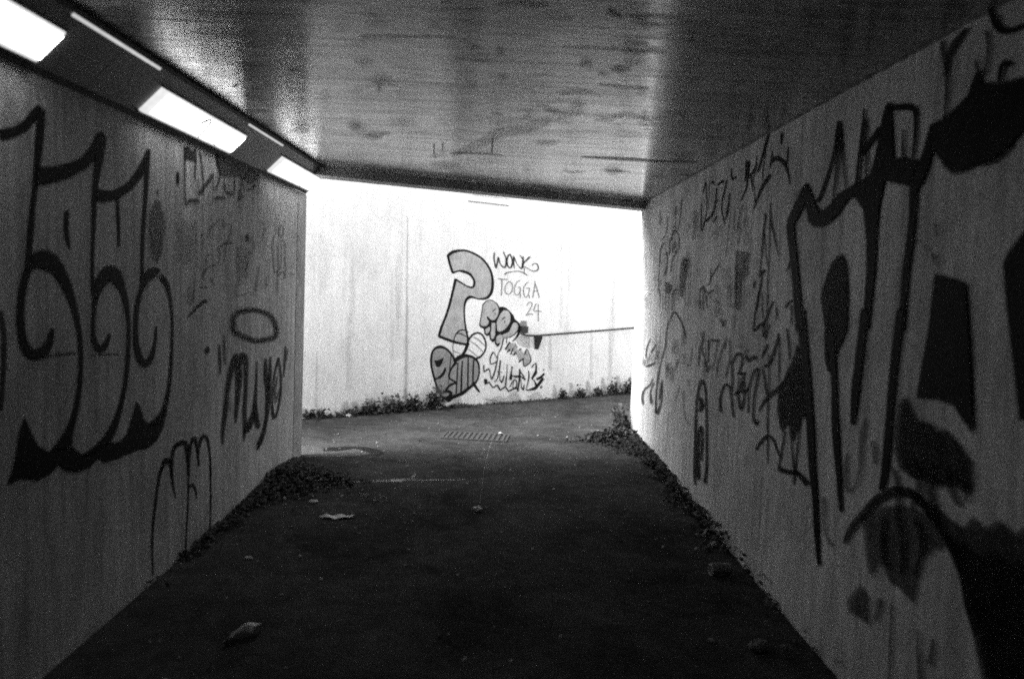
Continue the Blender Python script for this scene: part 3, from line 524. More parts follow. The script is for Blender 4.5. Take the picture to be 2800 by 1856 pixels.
  ('s',1,0,[7336,2920,109,-8,7310,2862,107,-9,7275,2783,103,-10,7233,2690,99,-11,7189,2591,96,-12,7148,2493,93,-12,7108,2394,92,-13,7066,2288,91,-15,7024,2181,91,-16,6985,2077,90,-17,6950,1980,89,-18,6921,1891,87,-18,6896,1807,85,-19,6873,1726,82,-19,6851,1650,79,-19,6828,1579,76,-20,6804,1514,73,-20,6780,1456,69,-20,6756,1402,65,-20,6733,1348,62,-19,6712,1293,59,-18,6693,1234,57,-18,6676,1175,55,-17,6660,1116,53,-17,6644,1059,51,-17,6627,1004,48,-17,6608,950,44,-16,6587,894,39,-15,6567,841,35,-14,6549,797,31,-12,6537,766,28,-11]),
  ('s',1,0,[7401,4064,99,1,7336,3986,105,0,7257,3894,118,-3,7196,3827,144,-8,7141,3778,153,-24,7094,3757,74,-62,7042,3752,-40,-77,6968,3755,-80,-71,6886,3767,-97,-62,6804,3787,-106,-55,6722,3816,-113,-48,6646,3858,-110,-43,6571,3897,-94,-45,6497,3916,-65,-47,6419,3924,-42,-49,6315,3923,-36,-63,6233,3919,-37,-77]),
  ('f',1,0,[5919,4511,5856,4513,5760,4085,5608,4061,5378,4012,5312,4099,5280,4232,5133,4244,5229,4058,5314,3932,5382,3856,5494,3870,5865,3954,5899,3857,5929,3735,5937,3578,5921,3260,5956,2829,6042,2824,6041,3261,6079,3506,6171,3757,6295,3851,6426,3967,6279,3982,6106,4009,6066,4084,6008,4249,5970,4430]),
  ('s',1,0,[5818,4467,-9,-24,5733,4453,-8,-26,5635,4434,-4,-26,5566,4416,8,-21,5516,4394,27,-10,5493,4368,34,4,5484,4330,28,6,5475,4261,25,5,5471,4184,23,5,5475,4111,21,5,5480,4056,20,4]),
  ('s',1,0,[5646,4274,12,2,5614,4062,21,3]),
  ('s',1,0,[5271,4175,39,11,5278,4146,45,12,5287,4103,52,14,5299,4056,60,17,5313,4016,66,20,5330,3983,71,23,5350,3952,75,26,5371,3924,78,27,5389,3900,79,28,5403,3881,75,28,5416,3868,70,25,5426,3854,66,19,5433,3834,62,12,5435,3805,58,8,5432,3771,55,7,5428,3732,53,6,5426,3689,51,6,5427,3640,50,6,5429,3585,50,6,5432,3529,51,6,5435,3473,51,6,5441,3418,51,6,5448,3364,50,5,5455,3309,49,4,5459,3255,49,3,5461,3199,48,2,5462,3142,47,1,5461,3086,47,1,5461,3034,46,0,5460,2983,46,0,5459,2933,46,-1,5458,2890,46,-1,5458,2860,46,-1]),
  ('f',0.95,0,[6572,3404,6527,3411,6490,3397,6450,3361,6415,3300,6386,3209,6362,3094,6337,2947,6335,2807,6392,2718,6466,2637,6521,2507,6574,2413,6643,2448,6704,2544,6728,2661,6744,2782,6778,2866,6814,2940,6852,3014,6870,3086,6841,3152,6794,3215,6754,3282,6707,3341,6639,3381]),
  ('s',1,0,[6649,2744,94,-12,6630,2704,88,-11,6603,2649,78,-11,6572,2584,68,-10,6541,2512,60,-9,6514,2436,55,-8,6491,2352,55,-8,6469,2258,58,-9,6449,2160,62,-10,6428,2064,66,-12,6406,1976,67,-14,6381,1895,65,-15,6354,1818,61,-15,6327,1745,56,-15,6301,1676,51,-14,6278,1611,47,-13,6257,1547,43,-13,6236,1483,39,-12,6217,1426,35,-11,6201,1377,31,-10,6190,1342,29,-10]),
  ('s',1,0,[6037,2968,67,1,6040,2923,67,0,6045,2859,67,0,6051,2784,67,-1,6057,2707,67,-2,6063,2636,68,-3,6070,2570,69,-3,6077,2504,72,-4,6083,2438,74,-5,6089,2375,75,-6,6094,2316,73,-7,6096,2259,67,-8,6096,2201,58,-7,6096,2149,48,-7,6096,2104,39,-6,6096,2072,32,-5]),
  ('s',1,0,[5488,2988,55,2,5492,2941,56,1,5499,2874,56,0,5506,2797,56,0,5514,2719,56,-1,5519,2652,56,-2,5523,2597,56,-3,5526,2548,55,-3,5528,2501,55,-4,5530,2452,54,-5,5531,2397,53,-5,5531,2333,53,-6,5531,2263,53,-7,5530,2190,54,-8,5530,2120,54,-8,5530,2056,54,-9,5531,1996,53,-9,5533,1939,53,-9,5535,1885,53,-10,5538,1837,52,-10,5542,1795,51,-9,5548,1761,48,-7,5556,1734,44,-6,5564,1712,39,-4,5572,1695,36,-4,5577,1682,33,-4]),
 ]),
 ('R','spray_tag',[
  ('s',1,0,[6760,4557,30,6,6754,4524,45,9,6747,4477,64,13,6748,4431,74,17,6760,4395,63,17,6780,4359,44,13,6805,4317,30,8,6833,4261,27,7,6865,4197,29,7,6904,4133,31,8,6951,4066,31,8,7005,3999,31,8,7053,3949,31,9,7090,3926,27,11,7120,3922,18,13,7141,3920,15,14]),
  ('s',0.9,0,[6718,4426,51,11,6722,4376,48,10,6726,4305,42,9,6732,4223,36,7,6738,4143,30,6,6744,4076,26,5,6750,4022,23,4,6756,3972,21,3,6763,3928,19,3,6769,3892,18,3,6773,3865,17,3]),
  ('s',0.9,0,[6680,4366,29,4,6663,4324,28,3,6639,4264,27,3,6614,4200,26,3,6591,4143,24,2,6571,4094,23,2,6552,4047,22,2,6536,4007,21,2,6525,3979,20,1]),
  ('s',1,0,[6287,4560,15,4,6286,4529,19,4,6285,4483,24,6,6285,4431,30,7,6287,4380,34,8,6293,4329,34,8,6300,4276,33,8,6309,4222,31,7,6316,4170,30,6,6321,4115,30,6,6326,4058,30,6,6330,4008,30,5,6332,3972,30,5]),
  ('s',0.9,0,[6248,4470,15,3,6241,4443,16,3,6231,4406,17,3,6220,4362,19,3,6208,4314,21,3,6198,4266,22,4,6189,4212,22,3,6179,4151,21,3,6170,4090,20,3,6162,4037,19,3,6156,4000,18,2]),
  ('s',1,0,[6314,4203,-30,-16,6260,4223,-32,-17,6195,4249,-35,-18,6146,4272,-37,-18,6099,4297,-37,-17,6048,4331,-34,-15,6008,4359,-30,-14]),
  ('s',0.91,0,[6266,4360,11,2,6244,3995,15,2]),
 ]),
 ('R','paint_mass',[
  ('f',1,0,[5253,4227,5085,4247,4871,4330,4803,4452,4762,4453,4751,4377,4566,4319,4376,4307,4312,4291,4280,4048,4426,3961,4607,3907,4809,3881,4964,3881,5065,3938,5176,4036,5235,4100]),
 ]),
 ('R','painted_letter',[
  ('s',0.9,0,[5218,4762,20,4,5210,4742,23,5,5197,4711,27,5,5181,4671,30,6,5161,4618,29,6,5138,4555,27,5,5120,4495,25,6,5113,4437,23,6,5110,4380,21,6,5109,4332,20,5,5109,4297,19,5,5109,4270,20,5,5110,4252,20,5]),
  ('s',0.9,0,[4952,4759,20,14,4979,4745,24,17,5014,4727,30,21,5047,4713,34,23,5078,4694,37,22,5106,4666,35,17,5128,4629,29,12,5135,4573,27,9,5137,4525,25,8]),
  ('s',0.9,0,[4732,4678,25,6,4723,4654,23,5,4711,4619,22,5,4700,4581,20,5,4694,4545,19,6,4695,4510,17,6,4702,4473,16,6,4711,4440,15,6,4716,4417,15,6]),
  ('s',0.9,0,[4814,4529,15,3,4781,4446,15,2]),
  ('s',1,0,[4569,4344,-20,-6,4568,4383,-21,-7,4561,4424,-23,-11,4541,4437,-20,-19,4516,4436,3,-19,4493,4419,15,-6,4475,4401,10,-2]),
  ('s',1,0,[4353,4605,10,13,4378,4603,11,14,4414,4602,11,16,4461,4603,11,18,4512,4609,7,19,4563,4625,-4,19,4611,4652,-24,10,4651,4697,-33,0,4681,4746,-32,-4,4700,4787,-26,-6,4711,4816,-20,-5]),
  ('s',0.9,0,[4407,3958,15,10,4433,3943,15,11,4470,3922,15,11,4510,3904,13,11,4557,3892,10,11,4607,3882,9,10,4642,3876,8,9]),
 ]),
 ('R','painted_letter',[
  ('f',1,0,[4205,3477,4261,3435,4360,3336,4382,3290,4341,3125,4280,2931,4131,2450,4072,2461]),
 ]),
 ('R','painted_letter',[
  ('f',1,0,[5074,3237,4963,3216,4800,3189,4743,3170,4716,3055,4674,2907,4620,2668,4559,2374,4534,2303,4618,2351,4762,2443,4950,2455,5172,2422,5147,2609,5097,2881,5081,3114]),
 ]),
 ('R','paint_mass',[
  ('f',0.88,0,[5406,2332,5335,2392,5248,2324,5177,2256,5034,2266,4964,2263,4945,2221,4818,2261,4658,2191,4541,2117,4511,1983,4574,1937,4699,1962,4821,1915,4982,1904,5183,1885,5343,1911,5404,1998,5413,2163]),
 ]),
 ('R','painted_arch',[
  ('s',0.93,0,[6088,1114,-30,3,6068,1144,-35,4,6039,1186,-41,4,6005,1232,-47,3,5968,1277,-50,1,5929,1318,-50,-2,5887,1359,-49,-4,5843,1400,-49,-5,5797,1441,-49,-6,5749,1484,-50,-7,5700,1527,-50,-8,5650,1569,-48,-11,5600,1605,-45,-15,5552,1637,-41,-19,5505,1665,-37,-23,5457,1689,-31,-28,5410,1710,-24,-31,5364,1728,-16,-33,5317,1742,-6,-35,5271,1753,4,-35,5226,1760,15,-35,5179,1762,22,-34,5132,1759,26,-32,5087,1754,28,-30,5044,1746,30,-28,5005,1736,32,-27,4968,1724,35,-27,4932,1710,36,-28,4896,1696,35,-28,4860,1682,34,-27,4825,1668,33,-25,4790,1653,31,-23,4755,1634,31,-21,4718,1612,29,-20,4681,1586,28,-18,4645,1559,26,-17,4614,1534,25,-16,4589,1510,24,-15,4567,1488,23,-14,4547,1464,23,-13,4528,1435,22,-11,4511,1399,21,-10,4495,1357,20,-10,4479,1315,18,-10,4459,1276,17,-10,4432,1240,15,-10,4400,1205,14,-9,4371,1175,12,-9,4351,1155,11,-8]),
  ('f',0.65,0,[5828,1395,5556,1548,5302,1640,5006,1679,4832,1624,4742,1548,4867,1490,4964,1393,5032,1065,5221,1102,5349,1085,5500,1183,5618,1016,5709,1125]),
 ]),
 ('R','spray_tag',[
  ('s',0.59,0,[6138,1817,29,-4,6144,1789,31,-5,6152,1748,36,-6,6158,1702,40,-8,6155,1661,41,-10,6143,1619,39,-11,6124,1574,35,-12,6100,1540,29,-13,6071,1530,6,-14,6033,1549,-19,-4,5987,1590,-22,-1,5944,1644,-24,1,5915,1701,-26,4,5908,1769,-31,6,5913,1848,-37,8,5921,1927,-43,8,5922,1994,-45,7,5912,2046,-41,4,5896,2090,-34,2,5880,2125,-27,1,5870,2150,-22,1]),
  ('s',0.59,0,[5733,1997,42,-11,5674,1850,28,-8]),
  ('f',0.65,0,[5957,695,5749,892,5629,850,5600,665,5789,655,5924,615]),
  ('s',0.65,0,[5457,904,49,-15,5501,727,27,-9]),
  ('s',0.65,0,[5294,938,19,-8,5248,420,21,-11]),
  ('s',0.65,0,[4951,908,13,-7,4879,614,26,-15]),
  ('s',0.65,0,[4760,934,20,-8,4777,772,38,-16]),
  ('s',0.52,0,[6513,1349,46,-13,6502,1292,43,-13,6488,1210,39,-12,6468,1126,35,-12,6441,1065,31,-13,6401,1037,26,-15,6351,1026,21,-16,6303,1024,19,-17,6271,1022,19,-17]),
  ('s',0.65,0,[5122,3573,20,0,5085,3482,12,0]),
  ('s',0.78,0,[5118,3374,24,-2,5084,3305,12,-1]),
  ('s',0.52,0,[5228,3434,16,-4,5198,3405,11,-3]),
  ('s',0.52,0,[5354,3483,18,-1,5337,3453,13,-1]),
 ]),
 ('F','painted_letter_fill',[
  ('f',1,0,[-1889,3642,-1754,3739,-1446,3800,-1190,3757,-927,3653,-723,3491,-581,3284,-520,3046,-559,2831,-685,2668,-880,2632,-1077,2660,-1238,2670,-1329,2577,-1357,2341,-1305,2026,-1264,1815,-1223,1603,-1251,1524,-1665,1584,-2069,1693,-2058,1795,-1906,2181,-1767,2543,-1691,2958,-1650,3101,-1506,3015,-1313,2930,-1153,2921,-1093,3028,-1131,3158,-1264,3271,-1487,3301,-1734,3252,-1803,3416]),
 ]),
 ('F','painted_letter',[
  ('s',1,0,[-1734,3245,29,10,-1781,3345,29,9,-1835,3466,29,8,-1868,3568,31,7,-1889,3642,33,7]),
  ('s',1,0,[-1898,3636,28,-19,-1845,3688,27,-25,-1755,3746,18,-32,-1608,3782,6,-29,-1446,3800,0,-23,-1315,3788,-6,-22,-1190,3757,-10,-22,-1056,3712,-13,-21,-927,3653,-17,-20,-818,3578,-21,-17,-723,3491,-24,-15,-643,3393,-27,-12,-581,3284,-31,-9,-545,3166,-36,-5,-530,3046,-40,-1,-534,2930,-42,3,-553,2831,-42,8,-581,2768,-38,15,-621,2722,-31,20,-668,2682,-24,25,-734,2653,-11,28,-839,2639,-3,22,-946,2636,1,16,-1017,2649,5,15,-1077,2665,6,18,-1143,2679,4,26,-1206,2679,-11,33,-1266,2652,-27,26,-1315,2603,-33,16,-1346,2536,-31,7,-1362,2445,-25,2,-1362,2321,-23,0,-1350,2183,-22,-1,-1330,2051,-23,-2,-1301,1921,-25,-4,-1261,1794,-26,-5,-1226,1683,-28,-3,-1219,1595,-31,0,-1220,1537,-32,2]),
  ('s',1,0,[-1734,3245,13,-23,-1667,3271,9,-19,-1581,3297,4,-18,-1505,3301,-2,-24,-1424,3291,-8,-30,-1325,3269,-13,-29,-1231,3233,-21,-23,-1161,3173,-25,-16,-1113,3106,-26,-10,-1092,3052,-30,-4,-1092,3002,-32,2,-1104,2952,-30,11,-1137,2917,-14,24,-1200,2913,3,22,-1281,2931,8,17,-1377,2970,10,15,-1475,3016,11,16,-1567,3058,12,18,-1634,3089,14,20]),
  ('s',1,0,[-1650,3101,-37,5,-1670,3000,-35,5,-1702,2854,-33,5,-1746,2675,-33,6,-1795,2491,-33,7,-1842,2343,-31,8,-1891,2207,-29,9,-1949,2074,-30,10,-2003,1949,-32,10,-2044,1824,-33,8,-2071,1731,-32,8]),
  ('s',1,0,[-2077,1731,-12,-26,-1983,1696,-12,-27,-1853,1651,-12,-29,-1718,1609,-10,-29,-1570,1569,-7,-28,-1393,1535,-5,-26,-1251,1511,-4,-23]),
 ]),
 ('F','painted_figure_fill',[
  ('f',1,0,[-2237,1362,-2133,1448,-1999,1472,-1867,1425,-1748,1337,-1659,1247,-1615,1138,-1663,994,-1728,854,-1752,751,-1736,671,-1633,620,-1528,556,-1489,406,-1515,264,-1660,205,-1825,203,-1917,266,-1986,370,-2054,490,-2118,636,-2195,814,-2253,1003,-2268,1198]),
  ('f',1,0,[-1550,1083,-1397,1211,-1174,1231,-942,1118,-852,927,-858,712,-981,529,-1201,379,-1485,289,-1529,582,-1723,722,-1699,905]),
 ]),
 ('F','painted_figure',[
  ('s',0.95,0,[-1232,1815,13,11,-1272,1845,10,11,-1331,1873,3,13,-1409,1875,-3,16,-1488,1856,-11,16,-1548,1812,-15,11,-1594,1752,-14,6,-1623,1684,-13,4,-1641,1609,-12,2,-1654,1532,-10,1,-1659,1453,-9,0,-1653,1373,-8,0,-1637,1296,-8,-1,-1609,1220,-10,-2,-1585,1163,-12,-3]),
  ('s',0.7,0,[-1564,1791,0,-13,-1503,1789,-1,-15,-1422,1777,-6,-15,-1332,1736,-8,-11,-1259,1696,-7,-9]),
  ('s',0.5,0,[-1656,1374,-5,-10,-1432,1291,-6,-12]),
  ('s',1,0,[-1192,1629,23,-11,-1156,1685,24,-13,-1101,1747,20,-18,-1023,1783,11,-21,-940,1799,3,-21,-871,1790,-8,-20,-807,1758,-17,-15,-749,1698,-21,-10,-702,1623,-22,-6,-672,1541,-23,-3,-661,1460,-23,1,-674,1391,-22,6,-705,1327,-21,9,-755,1262,-22,14,-815,1208,-20,19,-886,1176,-14,22,-944,1158,-12,23]),
  ('s',0.5,0,[-1066,1694,-4,-10,-996,1670,-7,-12,-900,1625,-11,-13,-787,1539,-12,-10,-694,1461,-9,-7]),
  ('s',0.45,0,[-1175,1603,-6,-9,-1080,1558,-8,-11,-959,1493,-12,-12,-844,1404,-11,-9,-755,1328,-9,-7]),
  ('s',0.5,0,[-1214,1404,-7,-8,-1121,1348,-8,-10,-1015,1280,-10,-10,-951,1231,-10,-8,-913,1197,-9,-7]),
  ('s',1,0,[-1220,1537,-46,13,-1243,1473,-43,13,-1278,1393,-39,15,-1319,1323,-35,18,-1368,1263,-29,22,-1427,1221,-24,26,-1491,1187,-23,26,-1560,1144,-22,24,-1614,1112,-20,22]),
  ('s',1,0,[-2237,1362,20,-12,-2203,1404,22,-16,-2150,1450,19,-24,-2079,1470,9,-32,-1999,1472,-3,-33,-1920,1453,-12,-27,-1844,1418,-15,-19,-1774,1366,-19,-16,-1716,1311,-22,-14,-1679,1264,-21,-10,-1649,1217,-19,-8,-1612,1158,-20,-8,-1582,1111,-22,-9]),
  ('s',1,0,[-2237,1362,-26,6,-2253,1298,-28,6,-2267,1209,-30,3,-2267,1109,-29,0,-2253,1003,-27,-2,-2224,900,-26,-5,-2185,794,-26,-5,-2145,674,-26,-5,-2100,557,-26,-6,-2051,456,-25,-8,-2001,370,-24,-9,-1961,308,-23,-11,-1920,261,-21,-17,-1868,226,-20,-26,-1825,203,-21,-33]),
  ('s',1,0,[-1613,1098,23,-20,-1562,1140,33,-31,-1491,1187,36,-45,-1415,1217,25,-48,-1335,1235,13,-44,-1255,1240,2,-38,-1174,1231,-6,-31,-1090,1209,-12,-26,-1010,1173,-18,-21,-942,1123,-23,-16,-891,1063,-26,-10,-864,996,-25,-3,-852,927,-23,-1,-843,861,-23,1,-845,792,-23,3,-860,710,-22,5,-887,632,-21,9,-927,577,-22,14,-981,529,-23,21,-1056,479,-25,25,-1139,430,-27,29,-1217,378,-30,31,-1296,331,-28,35,-1372,299,-23,37,-1452,274,-18,38,-1546,253,-17,39,-1640,232,-21,37,-1728,194,-24,33,-1793,162,-23,30]),
  ('s',1,0,[-1550,1083,-37,27,-1605,1029,-29,20,-1670,956,-22,12,-1714,878,-22,9,-1741,802,-24,6,-1746,745,-23,-1,-1721,696,-15,-12,-1643,651,-11,-16,-1561,610,-16,-15,-1534,571,-22,-6,-1527,542,-22,-2]),
  ('s',0.95,0,[-1491,1063,-15,2,-1497,966,-16,2,-1504,838,-17,2,-1506,717,-17,1,-1508,587,-18,2,-1513,421,-18,2,-1518,286,-18,2]),
  ('s',0.95,0,[-1364,1109,-18,2,-1370,987,-20,2,-1375,833,-23,2,-1374,707,-24,2,-1372,581,-24,2,-1373,420,-24,2,-1375,290,-23,2]),
  ('s',0.95,0,[-1194,1205,-18,1,-1190,1039,-21,1,-1185,825,-23,1,-1180,611,-21,1,-1176,444,-18,1]),
  ('s',0.95,0,[-1022,1137,-19,2,-1028,1028,-21,2,-1034,883,-23,2,-1032,720,-24,1,-1028,590,-23,1]),
  ('s',0.7,0,[-1701,1293,-15,2,-1712,1151,-15,2,-1725,971,-15,2,-1738,803,-12,1,-1749,661,-9,1,-1755,579,-8,1,-1759,537,-8,1]),
  ('f',1,0,[-2183,1152,-2097,1143,-2011,1165,-1918,1206,-1936,1114,-2005,1005,-2062,983,-2120,1009,-2152,1084]),
  ('s',1,0,[-1864,963,-14,-1,-1860,944,-23,1,-1862,914,-31,9,-1882,873,-32,15,-1910,829,-31,18,-1944,790,-29,21,-1980,758,-24,23,-2016,737,-18,24,-2051,724,-12,23,-2092,714,-8,21,-2123,708,-6,18]),
  ('s',1,0,[-1515,587,-7,15,-1568,574,-9,19,-1634,555,-13,24,-1688,535,-15,22,-1736,511,-18,18,-1772,475,-23,15,-1799,439,-26,15,-1822,407,-27,11,-1826,384,-18,-18,-1792,385,4,-28,-1745,386,-7,-30,-1700,363,-25,-26,-1669,332,-42,-10,-1672,300,-39,15,-1696,271,-27,24,-1735,251,-16,26,-1784,239,-9,25,-1840,234,-4,21,-1886,232,-3,19]),
  ('s',1,0,[-1027,564,-38,-19,-998,529,-35,-18,-961,484,-32,-16,-929,445,-30,-15,-895,404,-27,-15,-850,355,-22,-13,-813,316,-18,-11]),
  ('s',0.4,0,[-888,237,8,-7,-858,261,12,-10]),
  ('s',0.9,0,[-1561,238,-19,21,-1622,200,-19,20,-1691,158,-16,19,-1736,137,-12,17,-1764,125,-9,14]),
 ]),
 ('F','painted_letter',[
  ('f',1,0,[-297,2443,-205,2451,-93,2431,43,2343,162,2240,224,2135,343,2060,425,1955,409,1819,362,1699,215,1580,158,1573,249,1655,320,1759,335,1834,244,1745,96,1672,-91,1651,-149,1689,-203,1645,-233,1497,-304,1439,-381,1515,-403,1589,-457,1560,-551,1635,-574,1738,-646,1717,-720,1769,-753,1900,-872,1951,-893,2016,-766,1973,-658,1987,-590,2060,-537,2104,-410,2104,-321,2178,-280,2281]),
 ]),
 ('F','painted_letter_fill',[
  ('f',1,0,[-813,2497,-711,2592,-596,2621,-460,2583,-355,2504,-299,2396,-302,2288,-340,2193,-421,2111,-521,2098,-606,2138,-668,2218,-682,2151,-605,2111,-593,2044,-648,1963,-763,1950,-872,1991,-883,2044,-856,2177,-832,2377]),
  ('f',1,0,[-99,2364,-44,2353,6,2328,38,2289,58,2239,68,2174,65,2105,42,2043,5,1986,-44,1930,-103,1882,-177,1848,-249,1831,-299,1836,-333,1861,-351,1912,-357,1972,-362,2020,-353,2075,-316,2156,-269,2237,-225,2298,-181,2341,-141,2361]),
  ('f',1,0,[228,2053,271,2041,307,2015,325,1981,330,1940,320,1896,296,1850,258,1804,205,1760,136,1723,57,1694,-34,1676,-111,1674,-145,1701,-151,1734,-135,1749,-97,1763,-33,1780,33,1807,73,1855,103,1911,128,1967,154,2015,190,2043]),
  ('f',1,0,[-516,2045,-407,2045,-398,1869,-401,1736,-443,1648,-506,1649,-539,1767,-518,1884]),
  ('f',1,0,[-708,1885,-584,1943,-564,1899,-596,1811,-666,1768,-695,1812]),
  ('f',1,0,[-335,1706,-245,1750,-150,1719,-203,1645,-235,1542,-326,1514,-363,1588]),
  ('f',0.85,0,[342,1336,456,1379,560,1240,653,1330,779,1174,806,1050,597,919,549,1088,416,1031,350,1185,189,1340,39,1313,-59,1390,66,1522,217,1535]),
  ('f',0.4,0,[270,1624,458,1698,752,1679,768,1388,571,1408,373,1487]),
 ]),
 ('F','painted_letter',[
  ('s',1,0,[-813,2497,11,-8,-769,2539,10,-8,-710,2585,8,-9,-655,2610,4,-9,-596,2618,0,-9,-527,2606,-4,-9,-460,2580,-6,-8,-403,2546,-9,-8,-355,2504,-14,-8,-321,2452,-17,-6,-299,2396,-20,-3,-293,2342,-20,0,-299,2288,-20,3,-314,2235,-21,6,-340,2186,-21,9,-376,2140,-19,12,-420,2105,-13,16,-470,2092,-4,18,-521,2095,4,18,-566,2108,13,21,-606,2131,23,19,-642,2167,22,13,-667,2198,17,9]),
  ('s',1,0,[-813,2497,-11,1,-821,2435,-11,1,-831,2351,-10,1,-843,2264,-10,1,-856,2177,-11,1,-870,2096,-13,2,-879,2031,-15,2,-880,1997,-17,-2,-866,1977,-13,-12,-821,1952,-10,-18,-763,1937,-3,-23,-702,1939,7,-23,-648,1956,17,-19,-611,1993,23,-12,-588,2037,24,-6,-583,2079,25,-1,-585,2111,25,0]),
  ('s',0.95,0,[-512,2331,9,-8,-406,2405,9,-8]),
  ('s',0.5,0,[-428,2287,-13,-4,-407,2251,-13,-4]),
  ('s',0.9,0,[-190,2134,12,-12,-99,2194,11,-10]),
  ('s',0.5,0,[-114,2105,-15,-1,-101,2045,-17,-2]),
  ('s',1,0,[-384,2031,-18,-1,-377,1979,-21,-1,-371,1913,-24,0,-371,1847,-26,1,-373,1795,-28,2]),
 ]),
 ('F','spray_tag',[
  ('s',1,0,[-128,1644,-20,3,-140,1579,-19,3,-158,1496,-17,4,-181,1426,-17,5,-207,1363,-16,6,-239,1318,-12,6,-268,1276,-9,3,-282,1225,-12,2,-291,1172,-15,1,-288,1118,-15,2,-304,1069,-11,8,-389,1028,-8,12,-476,1007,-2,14,-506,1024,14,6,-515,1060,15,1,-525,1107,16,0,-520,1164,17,-4,-486,1242,18,-7,-444,1302,14,-12,-416,1298,-9,-9,-387,1264,-8,-4,-344,1208,-8,-4,-308,1158,-9,-4]),
  ('s',1,0,[-303,1054,-15,3,-320,965,-17,4,-349,847,-19,5,-399,711,-20,7,-448,614,-16,11,-471,641,13,2,-490,720,9,1,-515,821,13,2,-553,899,6,15,-626,858,-14,15,-694,816,10,15,-711,900,17,0,-711,993,12,-1]),
  ('s',1,0,[-194,1095,-20,2,-200,1015,-20,3,-213,902,-20,3,-234,762,-17,3,-265,636,-14,5,-317,577,-11,8,-362,551,-9,10]),
  ('s',1,0,[-292,816,-1,-8,-142,787,-1,-8]),
  ('s',1,0,[-197,767,-9,1,-197,698,-9,0,-189,617,-10,-1,-162,553,-16,-6,-129,525,14,-18,-96,582,20,-7,-70,657,15,-4,-62,688,13,-2,-63,702,13,-1]),
  ('s',1,0,[27,984,-9,0,30,882,-9,1,30,743,-10,1,18,578,-14,2,7,443,-18,2]),
  ('s',1,0,[15,653,-20,2,-1,413,-18,2]),
  ('s',1,0,[-631,622,-49,9,-640,569,-44,5,-635,519,-19,-24,-584,538,10,-20,-518,551,-8,-12,-461,475,-14,-7,-401,404,-5,-15,-332,437,13,-15,-266,472,-6,-17,-218,401,-20,-8,-166,332,-4,-18,-84,372,14,-16,-1,413,-2,-18,50,350,-17,-9,109,287,-2,-16,222,324,12,-18,335,366,3,-23,400,322,-18,-11,436,269,-16,-6]),
  ('s',1,0,[191,918,-23,4,186,877,-17,3,178,813,-15,2,169,710,-32,4,159,617,-46,8,149,590,-31,13,142,588,-8,13]),
  ('s',1,0,[203,691,-3,-8,264,672,-5,-16,339,655,-1,-27,400,660,7,-29,454,665,0,-27,494,653,-10,-17,534,631,-10,-11,594,596,-13,-15,645,565,-18,-19]),
  ('s',1,0,[142,391,12,-4,171,454,13,-5,212,524,13,-7,259,564,11,-11,304,580,1,-14,342,560,-12,-7,365,517,-13,-1,368,447,-14,2,353,380,-15,6,318,345,-9,10,279,338,6,9,250,376,11,2,235,432,10,-1,249,490,10,-3,268,536,10,-3]),
  ('s',1,0,[445,848,-21,0,452,755,-24,1,456,634,-26,3,444,524,-25,4,428,422,-23,4,421,333,-23,3,417,270,-24,3]),
  ('s',1,0,[467,786,-10,-5,612,628,-15,-8]),
  ('s',1,0,[497,587,-10,0,508,493,-9,0,527,387,-10,-1,560,318,-17,-6,591,291,20,-16,606,354,22,-4,613,428,16,-2]),
  ('s',1,0,[741,791,-13,-2,757,737,-16,-1,768,652,-19,2,749,528,-16,3,722,407,-13,3,694,331,-10,3,689,286,-8,-5,746,281,3,-15,827,294,8,-23,911,302,12,-31,985,317,22,-36,1031,338,40,-24,1042,376,40,4,995,457,21,7,933,536,8,5,888,563,11,8,871,586,26,-8,922,650,34,-19,983,720,44,-20,998,763,40,-7,998,812,27,-2,1003,914,20,-1,988,990,6,11,916,946,-13,10,845,880,-17,11]),
  ('s',1,0,[1032,563,10,-31,1083,569,15,-31,1151,589,25,-27,1227,642,26,-20,1288,692,23,-17]),
  ('s',1,0,[1025,330,34,-21,1074,382,38,-23,1139,449,40,-25,1209,516,37,-24,1264,568,33,-22]),
  ('s',1,0,[1189,350,-29,-20,1217,327,-29,-20]),
  ('s',1,0,[1250,811,-18,-9,1272,786,-16,-8]),
 ]),
 ('F','spray_tag',[
  ('s',1,0,[-49,1375,22,-10,-23,1414,19,-9,12,1463,17,-9,51,1513,19,-10,83,1552,21,-11]),
  ('s',1,0,[2,1284,11,-8,102,1372,15,-11]),
  ('s',1,0,[128,1236,19,-6,205,1400,14,-5]),
  ('s',1,0,[214,1219,18,-14,297,1285,22,-17]),
  ('s',1,0,[256,1519,-9,-3,339,1397,-9,-3]),
  ('s',1,0,[390,1343,11,-11,456,1379,11,-11]),
  ('s',1,0,[406,1032,13,-13,547,1119,13,-13]),
  ('s',1,0,[590,1224,20,-5,618,1308,16,-5,661,1368,-2,-10,723,1287,-9,-3,779,1174,-10,-2,806,1105,-14,-1,806,1050,-17,5,769,1000,-15,10,712,961,-12,11,640,923,-8,13,577,920,14,8,554,1009,14,0,548,1104,10,0]),
  ('s',1,0,[-16,1643,-12,1,-28,1524,-12,1]),
 ]),
 ('F','lettered_tag',[
  ('s',0.9,0,[-518,3792,-22,1,-523,3730,-22,0,-523,3652,-22,-2,-509,3584,-19,-4,-489,3520,-18,-4,-466,3442,-20,-6,-442,3415,22,-6,-415,3559,23,-2,-388,3699,20,-7,-366,3650,-18,-4,-339,3554,-16,-5,-296,3501,-13,-8,-250,3464,-12,-11,-208,3443,-6,-17,-172,3447,18,-14,-143,3496,27,-6,-127,3564,29,-1,-136,3630,22,4,-159,3697,14,4,-199,3771,16,6,-234,3828,18,7]),
